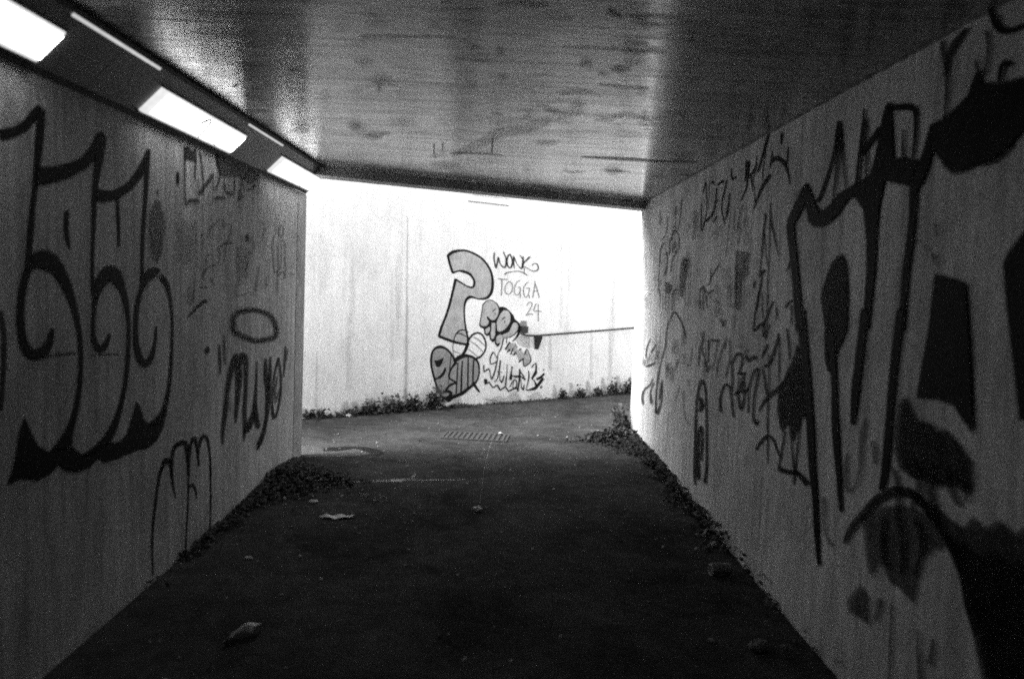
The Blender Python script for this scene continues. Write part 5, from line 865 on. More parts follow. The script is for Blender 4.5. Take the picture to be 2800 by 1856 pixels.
  ('s',0.39,0,[13872,2025,45,-3,13860,1905,57,-5,13841,1808,56,-13,13813,1894,-63,4,13781,1989,-50,-1,13751,1926,49,-5,13728,1841,44,-4]),
  ('s',0.27,0,[15221,2795,-54,1,15218,2874,-68,0,15202,2933,35,-14,15147,2868,74,-3,15099,2775,66,-2,15111,2716,74,0,15143,2683,65,7,15175,2699,-65,4,15202,2726,-53,3]),
  ('s',0.35,0,[10671,2130,27,-2,10663,2046,31,-3,10652,1934,36,-4,10639,1874,34,-9,10623,1925,-39,3,10605,2027,-36,3,10588,2087,-29,-1,10569,2051,30,-3,10550,1971,28,-3,10537,1912,26,-3]),
  ('s',0.34,0,[12451,2159,-36,1,12405,2236,-44,1,12336,2296,6,-13,12230,2243,47,-6,12158,2162,43,-3,12214,2104,45,1,12309,2065,21,10,12382,2074,-37,9,12436,2096,-32,6]),
  ('s',0.36,0,[14799,1798,51,-4,14809,1707,65,-6,14800,1634,44,-16,14730,1704,-70,3,14654,1779,-43,-5,14618,1734,55,-6,14601,1671,50,-5]),
  ('s',0.38,0,[9086,2485,-19,1,9068,2548,-24,0,9038,2595,4,-9,8985,2548,26,-3,8946,2479,23,-2,8970,2432,25,1,9013,2403,14,7,9048,2413,-21,5,9075,2433,-18,3]),
  ('s',0.31,0,[12882,1898,39,-4,12869,1774,49,-5,12850,1673,48,-12,12824,1763,-54,5,12795,1862,-43,-1,12766,1797,42,-5,12744,1708,38,-4]),
  ('s',0.39,0,[11981,2008,-33,1,11939,2060,-40,1,11880,2100,3,-12,11794,2069,43,-7,11738,2018,40,-4,11788,1978,40,2,11868,1950,16,10,11928,1954,-31,10,11972,1967,-28,7]),
  ('s',0.39,0,[14496,1876,49,-4,14493,1797,62,-6,14482,1733,54,-15,14449,1791,-68,4,14414,1855,-50,-2,14390,1814,54,-5,14374,1758,48,-5]),
  ('s',0.43,0,[12965,1699,-39,4,12948,1778,-49,4,12916,1838,15,-14,12849,1782,53,-7,12797,1697,48,-5,12822,1638,53,-4,12872,1600,36,6,12915,1611,-46,9,12948,1635,-38,6]),
  ('s',0.45,0,[15079,1723,53,-5,15077,1646,67,-6,15066,1585,58,-16,15032,1641,-74,5,14995,1704,-54,-2,14971,1664,58,-6,14955,1610,52,-6]),
  ('s',0.4,0,[10229,2789,-22,-2,10174,2828,-27,-4,10100,2857,0,-10,10004,2831,28,-5,9945,2790,29,-1,10007,2761,23,6,10103,2742,7,10,10172,2747,-15,8,10222,2758,-16,5]),
 ]),
 ('L','faded_tag',[
  ('s',0.26,0,[11503,3944,-26,-2,11487,3661,-39,-2]),
  ('s',0.23,0,[9276,3132,18,-1,9303,3174,23,-2,9339,3206,-4,-11,9382,3172,-25,-3,9408,3122,-23,0,9377,3090,-23,4,9331,3072,-9,10,9299,3081,19,6,9277,3096,16,3]),
  ('s',0.39,0,[11617,3123,-26,0,11604,2785,-40,1]),
  ('s',0.29,0,[10021,3177,21,-1,10065,3236,27,-2,10123,3281,-4,-11,10195,3234,-30,-4,10239,3165,-27,0,10187,3120,-27,5,10110,3094,-10,11,10059,3106,22,6,10023,3126,19,4]),
  ('s',0.39,0,[8450,3804,-14,-1,8435,3680,-21,-1]),
  ('s',0.39,0,[9874,2939,19,-3,9908,2963,24,-5,9953,2981,-2,-11,10007,2961,-26,-5,10038,2932,-26,1,9999,2914,-20,8,9940,2904,-5,11,9901,2909,15,8,9875,2918,14,5]),
  ('s',0.23,0,[10475,3430,-21,-1,10458,3210,-33,0]),
  ('s',0.23,0,[8658,3411,15,-1,8695,3453,19,-2,8745,3487,-2,-10,8803,3456,-21,-5,8838,3409,-20,-1,8794,3376,-18,5,8731,3356,-5,9,8688,3363,14,7,8659,3376,13,4]),
  ('s',0.26,0,[8974,3551,-16,-1,8958,3427,-24,-1]),
  ('s',0.4,0,[9834,3947,20,1,9862,4026,27,1,9900,4087,-7,-12,9949,4028,-29,-5,9980,3939,-25,-2,9947,3879,-28,0,9896,3842,-16,8,9861,3855,25,6,9837,3881,20,4]),
  ('s',0.23,0,[10832,3071,-23,0,10814,2842,-35,1]),
  ('s',0.25,0,[10704,3647,24,0,10753,3719,31,-1,10818,3774,-5,-12,10900,3723,-34,-5,10950,3643,-31,-2,10892,3588,-31,3,10806,3555,-12,11,10747,3566,26,8,10707,3588,22,5]),
  ('s',0.29,0,[8783,3848,-15,-1,8768,3713,-23,-2]),
  ('s',0.27,0,[12484,3636,32,-1,12537,3692,42,-2,12607,3736,-5,-14,12695,3697,-46,-7,12748,3635,-41,-2,12686,3592,-41,5,12594,3565,-15,13,12531,3573,33,9,12487,3590,29,6]),
  ('s',0.35,0,[11069,3005,-24,0,11047,2852,-36,1]),
  ('s',0.21,0,[12299,3137,31,-3,12378,3199,40,-4,12485,3248,-4,-14,12615,3199,-44,-6,12694,3125,-41,0,12599,3077,-37,8,12460,3050,-11,14,12367,3062,28,9,12302,3084,26,6]),
  ('s',0.33,0,[8362,2917,-14,0,8348,2753,-21,1]),
  ('s',0.22,0,[12615,3368,34,0,12646,3426,45,-1,12688,3470,-10,-14,12744,3424,-48,-4,12780,3357,-42,-1,12743,3314,-46,3,12686,3288,-24,12,12646,3299,40,7,12618,3319,32,4]),
  ('s',0.26,0,[12011,3395,-28,-1,12001,3009,-43,0]),
  ('s',0.3,0,[8319,3366,14,-1,8338,3390,18,-2,8363,3409,-2,-9,8392,3391,-20,-4,8409,3364,-18,-1,8388,3346,-17,4,8356,3334,-5,9,8334,3338,13,6,8320,3346,12,4]),
  ('s',0.25,0,[9149,3852,-16,-1,9131,3753,-25,-1]),
  ('s',0.27,0,[9970,3443,21,0,9989,3499,28,0,10015,3542,-8,-11,10049,3497,-30,-3,10071,3432,-26,-1,10048,3390,-29,2,10013,3365,-17,9,9989,3376,26,5,9972,3395,20,3]),
  ('s',0.39,0,[8500,3202,-14,0,8489,2932,-21,0]),
  ('s',0.33,0,[8828,3862,16,0,8855,3914,21,0,8891,3954,-4,-10,8935,3918,-23,-5,8961,3861,-20,-2,8929,3822,-21,2,8883,3797,-9,9,8851,3804,18,6,8829,3820,15,4]),
  ('s',0.27,0,[9442,3120,-17,0,9429,2863,-27,1]),
  ('s',0.27,0,[9743,2848,20,-2,9764,2884,26,-3,9791,2911,-5,-11,9825,2880,-28,-2,9845,2836,-25,1,9821,2809,-26,5,9786,2794,-12,11,9762,2802,23,5,9745,2816,19,2]),
  ('s',0.23,0,[8444,2925,-14,0,8433,2677,-21,1]),
  ('s',0.33,0,[8410,3551,14,-1,8434,3577,18,-2,8465,3598,-2,-10,8502,3580,-20,-5,8524,3552,-18,-1,8496,3532,-16,5,8456,3519,-5,9,8429,3522,12,7,8411,3530,12,5]),
  ('s',0.25,0,[8935,3818,-15,-1,8923,3583,-24,-1]),
  ('s',0.27,0,[9092,3436,17,-1,9119,3464,21,-3,9155,3487,-2,-10,9198,3466,-23,-5,9223,3435,-22,-1,9192,3413,-19,5,9145,3399,-6,10,9114,3403,15,7,9093,3412,14,5]),
  ('s',0.36,0,[11162,3261,-24,0,11151,2912,-37,0]),
  ('s',0.4,0,[10267,3400,22,0,10309,3476,29,-1,10365,3534,-5,-12,10436,3476,-32,-4,10480,3388,-28,-1,10430,3330,-30,3,10356,3296,-13,10,10305,3311,25,6,10270,3336,21,4]),
  ('s',0.29,0,[11045,3031,-24,0,11024,2851,-36,1]),
  ('s',0.35,0,[8555,3776,15,0,8575,3806,20,-1,8601,3831,-3,-10,8632,3810,-21,-5,8651,3776,-19,-2,8628,3752,-19,3,8594,3737,-7,9,8571,3741,15,7,8555,3750,13,4]),
 ]),
 ('C','mottled_stain',[
  ('s',0.17,0,[-1575,6319,-4,14,-1545,6328,-7,26,-1506,6336,-9,36,-1464,6332,-6,26,-1431,6327,-3,14]),
  ('s',0.28,0,[-1067,7081,-2,10,-1033,7077,-1,10,-990,7071,-1,10,-947,7068,-1,10,-914,7067,-1,10]),
  ('s',0.22,0,[50,4993,0,31,88,4993,1,58,137,4993,2,78,185,4992,2,58,223,4991,1,31]),
  ('s',0.24,0,[550,5386,0,6,572,5392,1,11,601,5397,2,15,629,5390,2,11,650,5381,1,6]),
  ('s',0.49,0,[-406,6954,-1,10,-378,6957,-1,14,-343,6957,-1,18,-307,6943,0,14,-279,6929,0,10]),
  ('s',0.34,0,[-709,10682,-1,24,-692,10677,-2,24,-670,10678,-2,24,-649,10701,-2,24,-633,10725,-2,24]),
  ('s',0.32,0,[-1178,6835,-2,10,-1164,6841,-2,12,-1147,6847,-3,14,-1128,6848,-2,12,-1113,6847,-2,10]),
  ('s',0.44,0,[806,6356,6,47,836,6358,11,88,875,6359,17,120,912,6353,14,88,941,6347,8,47]),
  ('s',0.27,0,[728,5357,1,6,752,5361,1,6,783,5363,1,6,813,5355,1,6,835,5347,1,6]),
  ('s',0.45,0,[1505,11874,6,46,1585,11877,11,85,1689,11883,16,116,1794,11892,13,86,1876,11900,7,46]),
  ('s',0.43,0,[-1890,6859,-6,26,-1864,6845,-12,48,-1833,6834,-18,66,-1808,6847,-15,48,-1790,6864,-8,26]),
  ('s',0.27,0,[-167,8219,-2,40,-141,8236,-3,75,-107,8251,-2,103,-73,8246,0,75,-47,8236,0,41]),
  ('s',0.28,0,[894,12118,4,60,973,12160,8,112,1071,12182,14,153,1160,12107,13,110,1226,12025,7,58]),
  ('s',0.26,0,[-1803,10331,-4,22,-1774,10333,-4,22,-1736,10337,-4,23,-1700,10346,-4,23,-1671,10354,-4,23]),
  ('s',0.21,0,[-1179,9491,-2,22,-1119,9466,-4,41,-1043,9441,-6,55,-970,9438,-4,41,-913,9440,-2,22]),
  ('s',0.49,0,[-284,7836,-1,13,-274,7838,-1,13,-261,7838,0,13,-249,7833,0,13,-239,7827,0,13]),
  ('s',0.2,0,[-439,5026,-3,24,-425,5028,-5,45,-406,5030,-4,61,-388,5025,-2,45,-373,5019,-1,24]),
  ('s',0.26,0,[880,6124,5,41,914,6132,10,76,958,6136,17,104,998,6122,15,75,1029,6107,8,40]),
  ('s',0.28,0,[-927,6318,-1,8,-899,6309,-1,9,-865,6302,-1,10,-832,6310,-1,9,-806,6320,-1,8]),
  ('s',0.28,0,[284,7788,2,37,312,7784,3,68,347,7781,4,93,383,7782,3,68,410,7785,2,37]),
  ('s',0.35,0,[-440,6369,0,8,-428,6362,0,15,-413,6355,-1,20,-399,6353,-1,15,-388,6354,-1,8]),
  ('s',0.48,0,[373,7973,3,44,404,7958,6,81,443,7945,6,110,484,7955,4,81,516,7968,2,44]),
  ('s',0.21,0,[-1000,5337,-2,10,-976,5339,-4,19,-944,5341,-5,26,-913,5343,-3,19,-888,5344,-2,10]),
  ('s',0.25,0,[-1715,7469,-2,12,-1702,7463,-3,13,-1687,7460,-4,15,-1675,7470,-4,13,-1666,7482,-3,11]),
  ('s',0.47,0,[-457,7976,-1,13,-440,7992,-2,20,-418,8005,-1,26,-394,7995,0,20,-375,7981,0,13]),
  ('s',0.21,0,[-1256,6466,-10,47,-1223,6476,-18,87,-1179,6482,-22,119,-1133,6472,-14,87,-1096,6459,-7,47]),
  ('s',0.31,0,[1014,4845,1,5,1040,4848,1,6,1076,4851,2,8,1112,4854,2,9,1148,4853,2,8,1183,4851,2,6,1208,4850,1,5]),
  ('s',0.43,0,[507,5131,0,5,541,5137,1,7,584,5142,1,8,626,5138,1,7,658,5133,1,5]),
  ('s',0.41,0,[-630,5762,-1,10,-617,5755,-1,19,-601,5747,-2,26,-586,5746,-2,19,-574,5747,-1,10]),
  ('s',0.28,0,[1272,6508,2,9,1278,6501,4,15,1287,6496,4,21,1298,6504,2,15,1308,6514,1,8]),
  ('s',0.19,0,[-778,5309,-1,8,-767,5314,-3,14,-754,5319,-3,19,-739,5319,-2,14,-728,5318,-1,8]),
  ('s',0.41,0,[-322,5934,0,7,-311,5931,0,7,-296,5928,0,7,-282,5920,0,7,-270,5914,0,7]),
  ('s',0.49,0,[-306,5958,0,13,-286,5950,-1,24,-261,5945,-2,33,-237,5955,-2,24,-217,5966,-1,13]),
  ('s',0.38,0,[-114,5013,0,17,-88,5013,0,25,-52,5012,0,37,-16,5010,0,42,20,5006,1,37,56,5000,1,25,81,4995,1,17]),
  ('s',0.37,0,[728,6513,3,29,746,6515,6,53,770,6517,9,73,794,6516,7,53,812,6514,4,29]),
  ('s',0.26,0,[-407,5816,-1,12,-376,5824,-2,23,-337,5831,-2,31,-296,5827,-1,23,-265,5820,0,12]),
  ('s',0.3,0,[-514,5285,0,6,-492,5281,-1,7,-464,5278,-1,8,-436,5282,-1,7,-414,5287,-1,6]),
  ('s',0.13,0,[-1092,5537,-1,6,-1068,5536,-1,7,-1037,5533,-1,8,-1005,5527,-1,7,-981,5523,-1,6]),
  ('s',0.17,0,[825,8357,2,15,851,8343,3,26,887,8335,3,36,926,8357,2,26,957,8383,1,15]),
  ('s',0.32,0,[248,5380,0,6,267,5387,0,7,292,5393,0,8,316,5389,1,7,334,5383,1,6]),
  ('s',0.46,0,[-1230,5431,-1,6,-1199,5431,-2,9,-1159,5430,-3,12,-1119,5428,-2,9,-1087,5425,-1,6]),
  ('s',0.4,0,[2284,10754,6,24,2303,10727,6,27,2330,10706,6,29,2367,10723,5,27,2397,10746,5,24]),
  ('s',0.38,0,[-1535,9593,-7,40,-1512,9612,-13,74,-1480,9628,-17,102,-1445,9624,-11,75,-1418,9615,-6,40]),
  ('s',0.26,0,[-457,7836,-1,13,-446,7836,-1,16,-434,7837,-1,19,-421,7843,-1,16,-411,7848,-1,13]),
  ('s',0.34,0,[2446,11911,7,34,2507,11916,11,51,2595,11923,16,74,2683,11926,19,85,2768,11922,17,74,2853,11914,12,51,2912,11908,8,34]),
  ('s',0.23,0,[-927,5265,-1,6,-897,5265,-1,7,-858,5265,-1,8,-819,5267,-1,7,-789,5270,-1,6]),
  ('s',0.34,0,[-586,5523,-1,16,-560,5514,-2,30,-528,5507,-4,41,-497,5516,-4,30,-473,5527,-2,16]),
  ('s',0.22,0,[852,5242,1,6,873,5245,1,9,900,5249,2,11,925,5248,2,9,945,5246,1,6]),
  ('s',0.42,0,[794,5841,1,8,821,5844,2,14,855,5846,3,19,889,5843,2,14,915,5840,1,8]),
  ('s',0.14,0,[2037,10897,9,48,2115,10910,17,89,2215,10919,25,121,2309,10904,19,89,2381,10887,11,48]),
  ('s',0.37,0,[-1346,5166,-2,8,-1305,5158,-4,15,-1254,5150,-5,21,-1205,5153,-4,15,-1167,5158,-2,8]),
  ('s',0.48,0,[-89,6768,0,19,-70,6758,1,36,-46,6747,1,49,-23,6744,0,36,-4,6744,0,19]),
  ('s',0.32,0,[-2180,9375,-5,22,-2167,9375,-10,41,-2151,9378,-14,55,-2137,9391,-11,40,-2126,9404,-6,22]),
  ('s',0.46,0,[-798,6069,-1,8,-791,6069,-2,13,-782,6067,-2,17,-772,6061,-1,13,-764,6054,0,7]),
  ('s',0.18,0,[-880,5890,-1,7,-843,5898,-2,10,-793,5905,-2,12,-742,5897,-1,10,-702,5889,-1,7]),
  ('s',0.31,0,[-135,6930,0,10,-119,6934,0,12,-97,6938,0,13,-75,6931,0,12,-58,6924,0,10]),
  ('s',0.31,0,[1380,7598,1,12,1395,7614,3,21,1412,7625,6,29,1422,7603,6,20,1429,7579,3,11]),
  ('s',0.23,0,[-1191,6041,-1,8,-1163,6032,-3,15,-1129,6024,-4,21,-1097,6025,-3,15,-1072,6028,-2,8]),
  ('s',0.15,0,[1051,6267,6,42,1066,6274,11,79,1085,6279,18,109,1103,6277,15,79,1116,6273,9,43]),
  ('s',0.34,0,[-1290,5516,-2,7,-1249,5506,-3,13,-1198,5499,-4,17,-1150,5511,-3,13,-1114,5525,-2,7]),
  ('s',0.45,0,[260,6543,0,9,287,6553,0,12,323,6558,1,15,357,6545,1,12,383,6530,1,9]),
  ('s',0.23,0,[-696,6217,-1,8,-656,6207,-1,14,-606,6200,-2,19,-558,6213,-2,14,-520,6228,-1,8]),
  ('s',0.15,0,[1715,9731,4,20,1755,9722,4,21,1808,9719,4,22,1866,9742,4,21,1913,9767,4,20]),
  ('s',0.48,0,[369,7547,1,14,396,7547,1,26,430,7543,2,35,463,7531,2,26,489,7519,1,14]),
  ('s',0.37,0,[-2307,10438,-5,23,-2261,10431,-6,26,-2201,10419,-6,29,-2140,10400,-5,26,-2092,10383,-4,23]),
  ('s',0.32,0,[-330,6227,-1,8,-298,6236,-1,8,-257,6242,0,8,-215,6231,0,8,-182,6217,0,8]),
  ('s',0.17,0,[1502,8082,15,63,1518,8062,26,117,1542,8049,29,161,1573,8077,16,115,1601,8109,8,61]),
  ('s',0.22,0,[-409,7160,-1,29,-378,7148,-2,54,-339,7139,-4,73,-300,7149,-3,54,-269,7162,-2,29]),
  ('s',0.2,0,[-549,7124,-1,11,-524,7128,-1,11,-491,7132,-1,11,-459,7132,-1,11,-433,7132,-1,11]),
  ('s',0.39,0,[1129,5152,1,5,1140,5148,2,8,1155,5145,2,10,1170,5147,2,8,1183,5150,1,5]),
  ('s',0.22,0,[1087,8578,2,15,1117,8572,4,28,1154,8563,6,37,1190,8549,4,28,1218,8537,2,15]),
  ('s',0.3,0,[-2127,9782,-5,20,-2080,9797,-8,36,-2017,9811,-10,49,-1952,9812,-7,36,-1900,9809,-4,20]),
  ('s',0.17,0,[183,7436,0,12,206,7433,0,14,235,7429,1,16,264,7428,1,14,287,7427,0,12]),
  ('s',0.28,0,[-1501,7505,-4,18,-1471,7515,-7,33,-1431,7523,-9,45,-1389,7517,-6,33,-1356,7510,-3,18]),
  ('s',0.42,0,[548,6257,6,42,568,6245,10,77,595,6235,10,106,623,6244,5,77,646,6256,2,42]),
  ('s',0.14,0,[-61,8583,0,26,-32,8583,0,48,5,8583,0,65,42,8579,0,48,70,8575,0,26]),
  ('s',0.44,0,[-994,5509,-2,13,-953,5511,-4,24,-899,5511,-5,33,-844,5505,-4,24,-801,5499,-2,13]),
  ('s',0.21,0,[-1445,8807,-2,16,-1421,8784,-2,16,-1393,8770,-3,16,-1371,8802,-3,16,-1357,8839,-4,15]),
  ('s',0.35,0,[80,6512,0,9,93,6518,0,9,109,6523,0,9,126,6516,1,9,138,6508,1,9]),
  ('s',0.14,0,[-2343,9434,-4,18,-2313,9406,-4,18,-2280,9387,-5,18,-2258,9418,-5,18,-2244,9455,-5,18]),
  ('s',0.32,0,[-282,5361,0,8,-258,5351,0,15,-229,5345,-1,20,-200,5354,-1,15,-177,5366,-1,8]),
  ('s',0.47,0,[360,9768,1,54,420,9787,4,101,496,9798,8,138,570,9763,8,100,626,9726,5,53]),
  ('s',0.2,0,[-479,8667,-1,16,-449,8665,-1,18,-411,8667,-1,20,-373,8679,-1,18,-344,8692,-1,16]),
  ('s',0.4,0,[-471,5643,0,7,-462,5641,0,7,-451,5638,0,7,-440,5634,0,6,-431,5630,0,6]),
  ('s',0.46,0,[2185,12327,6,32,2258,12286,7,37,2356,12260,8,41,2471,12317,7,37,2566,12382,6,32]),
  ('s',0.38,0,[-106,6034,-2,43,-93,6039,-3,80,-76,6043,-3,109,-59,6045,-2,80,-46,6046,-1,43]),
  ('s',0.33,0,[1475,11810,20,173,1530,11833,40,325,1600,11853,60,447,1665,11846,47,326,1715,11833,26,174]),
  ('s',0.41,0,[-1740,9837,-17,105,-1694,9817,-32,194,-1637,9801,-45,265,-1584,9814,-34,194,-1545,9831,-18,105]),
  ('s',0.43,0,[-1045,11173,-7,63,-1024,11184,-12,118,-997,11187,-13,160,-966,11157,-7,115,-942,11125,-3,61]),
  ('s',0.33,0,[575,7531,2,36,610,7544,4,68,656,7555,8,93,700,7552,7,68,734,7545,4,37]),
  ('s',0.5,0,[1127,6094,1,8,1137,6098,2,10,1149,6102,2,12,1159,6095,3,10,1166,6087,2,7]),
  ('s',0.13,0,[-1529,7879,-5,23,-1510,7879,-8,43,-1484,7876,-10,59,-1457,7863,-7,43,-1435,7850,-4,23]),
  ('s',0.35,0,[814,7265,2,11,831,7251,2,13,854,7241,2,14,880,7256,1,12,902,7275,1,11]),
  ('s',0.38,0,[-819,6861,-1,10,-787,6849,-1,10,-746,6840,-1,10,-707,6847,-1,10,-677,6857,-1,10]),
  ('s',0.31,0,[203,5208,0,18,243,5213,1,34,295,5216,3,47,345,5206,3,34,384,5194,2,18]),
  ('s',0.38,0,[-424,6229,-1,14,-397,6223,-1,27,-364,6217,-2,36,-330,6216,-1,27,-304,6216,-1,14]),
  ('s',0.18,0,[-700,5362,-1,6,-660,5362,-1,10,-607,5362,-1,13,-554,5358,-1,10,-513,5353,-1,6]),
  ('s',0.39,0,[782,5185,4,33,802,5191,8,62,827,5196,14,85,850,5191,12,62,867,5185,7,33]),
  ('s',0.19,0,[-1806,7751,-4,16,-1787,7756,-7,30,-1762,7763,-10,41,-1737,7769,-7,30,-1717,7774,-4,16]),
  ('s',0.26,0,[-1396,5583,-2,6,-1377,5584,-2,6,-1353,5584,-2,6,-1328,5584,-2,6,-1309,5583,-2,6]),
  ('s',0.34,0,[-328,5635,0,7,-295,5638,0,7,-254,5639,0,8,-212,5627,0,7,-180,5615,0,6]),
  ('s',0.5,0,[-275,5107,0,5,-262,5108,-1,9,-244,5108,-1,12,-227,5105,0,9,-213,5102,0,5]),
  ('s',0.24,0,[-339,7149,-1,11,-332,7154,-1,18,-323,7155,0,24,-314,7141,1,16,-307,7127,1,9]),
  ('s',0.27,0,[-1085,11960,-18,181,-1008,11982,-31,339,-907,12005,-37,467,-805,12014,-24,341,-726,12017,-11,183]),
  ('s',0.19,0,[498,5341,0,7,531,5349,1,13,573,5353,2,18,613,5338,2,13,642,5321,1,7]),
  ('s',0.35,0,[-1096,9129,-2,18,-1077,9127,-3,24,-1053,9123,-3,29,-1028,9114,-2,24,-1008,9106,-2,17]),
  ('s',0.45,0,[638,4990,1,5,670,4992,1,8,710,4992,2,10,748,4983,1,8,778,4973,1,5]),
  ('s',0.18,0,[-22,5351,0,6,-11,5358,-1,11,3,5363,0,14,17,5350,1,10,28,5335,1,5]),
  ('s',0.5,0,[-1071,7512,-2,12,-1051,7507,-2,15,-1024,7500,-2,17,-998,7498,-2,15,-978,7498,-2,12]),
  ('s',0.38,0,[-1852,6805,-2,10,-1821,6792,-3,11,-1783,6784,-3,12,-1751,6800,-3,11,-1728,6820,-3,10]),
  ('s',0.44,0,[913,8211,5,46,957,8221,9,85,1012,8227,15,116,1065,8207,13,84,1104,8185,7,45]),
  ('s',0.49,0,[-832,5682,-1,7,-823,5688,-2,8,-812,5693,-2,9,-799,5692,-1,8,-789,5690,-1,7]),
  ('s',0.47,0,[-1198,7328,-11,59,-1191,7330,-19,110,-1182,7331,-23,150,-1171,7325,-14,109,-1163,7320,-7,58]),
  ('s',0.18,0,[-1113,8091,-2,13,-1105,8098,-3,18,-1096,8107,-4,21,-1086,8114,-3,18,-1078,8119,-2,14]),
  ('s',0.4,0,[-1025,6406,-1,9,-999,6408,-2,10,-966,6408,-2,12,-931,6401,-1,10,-904,6394,-1,8]),
  ('s',0.18,0,[-821,6775,-2,20,-795,6760,-3,38,-762,6749,-6,52,-731,6760,-5,38,-707,6774,-3,20]),
  ('s',0.27,0,[-1688,6062,-2,8,-1672,6066,-3,9,-1649,6067,-3,11,-1625,6058,-2,9,-1605,6049,-2,7]),
  ('s',0.34,0,[-2411,11562,-6,28,-2343,11572,-7,33,-2254,11583,-7,36,-2163,11582,-6,33,-2091,11578,-5,28]),
  ('s',0.35,0,[1124,7023,6,40,1145,7024,12,73,1174,7026,16,100,1202,7031,12,73,1225,7035,6,40]),
  ('s',0.32,0,[528,8438,2,37,564,8452,4,69,609,8461,7,94,652,8440,7,68,684,8417,4,37]),
  ('s',0.44,0,[199,7724,0,12,227,7735,0,20,262,7744,1,26,297,7736,1,20,324,7726,1,12]),
  ('s',0.16,0,[-1198,6526,-7,32,-1176,6537,-12,60,-1147,6543,-13,81,-1113,6523,-7,58,-1086,6500,-3,31]),
  ('s',0.23,0,[-988,7491,-3,11,-983,7502,-4,22,-975,7509,-3,31,-965,7494,0,20,-956,7476,0,10]),
  ('s',0.21,0,[-1061,8678,-1,16,-1047,8666,-2,17,-1029,8659,-3,18,-1014,8682,-3,16,-1004,8707,-3,15]),
  ('s',0.27,0,[-1075,7122,-3,19,-1057,7132,-6,35,-1033,7141,-8,48,-1008,7144,-5,36,-989,7145,-3,19]),
  ('s',0.19,0,[-151,5124,0,5,-119,5122,0,9,-79,5120,0,12,-38,5124,0,9,-7,5128,0,5]),
  ('s',0.47,0,[-1819,9217,-20,102,-1792,9217,-38,189,-1757,9220,-52,258,-1723,9229,-38,189,-1698,9237,-20,102]),
  ('s',0.32,0,[-1218,8913,-3,23,-1167,8920,-6,42,-1101,8927,-7,57,-1035,8927,-5,42,-983,8925,-3,23]),
  ('s',0.21,0,[1333,6861,4,20,1352,6867,7,38,1374,6870,11,51,1394,6857,9,37,1408,6844,5,20]),
  ('s',0.42,0,[-1245,5651,-2,9,-1223,5658,-4,17,-1194,5661,-5,23,-1162,5649,-3,17,-1136,5636,-1,9]),
  ('s',0.43,0,[216,7185,1,11,240,7171,1,13,270,7159,1,15,300,7166,0,13,325,7177,0,11]),
  ('s',0.29,0,[2333,11482,6,30,2418,11517,12,57,2524,11543,17,77,2615,11508,14,57,2683,11467,8,30]),
  ('s',0.31,0,[-1069,9967,-2,21,-1045,9974,-3,29,-1014,9981,-4,36,-982,9975,-3,29,-957,9968,-2,21]),
  ('s',0.2,0,[993,4988,2,9,1012,4988,4,17,1036,4987,5,23,1059,4983,4,17,1077,4978,2,9]),
  ('s',0.2,0,[1315,7573,2,12,1336,7570,4,20,1363,7567,5,26,1390,7562,4,20,1411,7557,2,12]),
  ('s',0.25,0,[-1684,10597,-3,24,-1650,10580,-6,40,-1608,10564,-8,52,-1567,10562,-6,40,-1537,10565,-4,24]),
  ('s',0.14,0,[-319,8420,-2,41,-306,8425,-4,75,-290,8431,-6,102,-273,8439,-4,75,-261,8445,-2,41]),
  ('s',0.48,0,[-711,5401,0,6,-697,5392,-1,8,-680,5386,-1,9,-665,5397,-2,7,-653,5411,-1,6]),
  ('s',0.4,0,[-1999,7169,-10,30,-1988,7180,-18,57,-1972,7185,-20,77,-1948,7164,-10,54,-1928,7140,-5,28]),
  ('s',0.5,0,[-293,6224,-1,28,-258,6224,-2,52,-213,6223,-2,71,-168,6217,-1,52,-133,6210,0,28]),
  ('s',0.4,0,[-362,5286,-1,8,-336,5294,-1,14,-303,5298,-1,20,-269,5285,0,14,-242,5270,0,8]),
  ('s',0.21,0,[-1897,7822,-3,13,-1866,7838,-3,13,-1823,7851,-3,13,-1775,7839,-3,13,-1736,7823,-3,13]),
  ('s',0.2,0,[443,7404,1,29,468,7411,3,54,500,7414,6,74,531,7393,6,53,554,7372,4,28]),
  ('s',0.21,0,[-595,8373,-1,18,-550,8363,-2,33,-492,8355,-3,45,-435,8358,-2,33,-391,8364,-1,18]),
  ('s',0.35,0,[825,5608,1,6,849,5615,1,7,879,5621,1,7,907,5614,1,7,928,5606,1,6]),
  ('s',0.25,0,[-2336,9198,-9,34,-2309,9205,-17,63,-2274,9212,-22,86,-2238,9216,-16,64,-2210,9217,-8,34]),
  ('s',0.42,0,[-1189,7059,-7,47,-1154,7046,-13,87,-1110,7037,-20,119,-1070,7056,-16,87,-1040,7077,-9,47]),
  ('s',0.3,0,[-386,11411,-1,28,-305,11421,-1,37,-200,11425,-1,45,-95,11399,0,37,-13,11372,0,27]),
  ('s',0.37,0,[1696,7811,5,27,1715,7825,9,50,1738,7836,15,70,1758,7830,13,51,1771,7820,7,27]),
  ('s',0.26,0,[-560,5161,-1,5,-539,5159,-1,9,-513,5157,-1,12,-487,5158,-1,9,-467,5161,-1,5]),
  ('s',0.47,0,[938,6640,2,9,948,6627,3,14,962,6618,2,18,980,6635,1,13,995,6656,0,8]),
  ('s',0.3,0,[-996,5418,-3,16,-962,5421,-6,30,-918,5422,-7,41,-874,5417,-5,30,-839,5411,-2,16]),
  ('s',0.24,0,[-997,5812,-1,7,-985,5807,-1,7,-970,5801,-1,7,-956,5799,-1,7,-944,5798,-1,7]),
  ('s',0.46,0,[874,6166,1,8,891,6177,1,11,912,6182,2,14,929,6165,3,11,942,6146,2,7]),
  ('s',0.15,0,[-1229,7261,-2,13,-1203,7250,-4,24,-1171,7240,-5,33,-1142,7242,-4,24,-1119,7248,-2,13]),
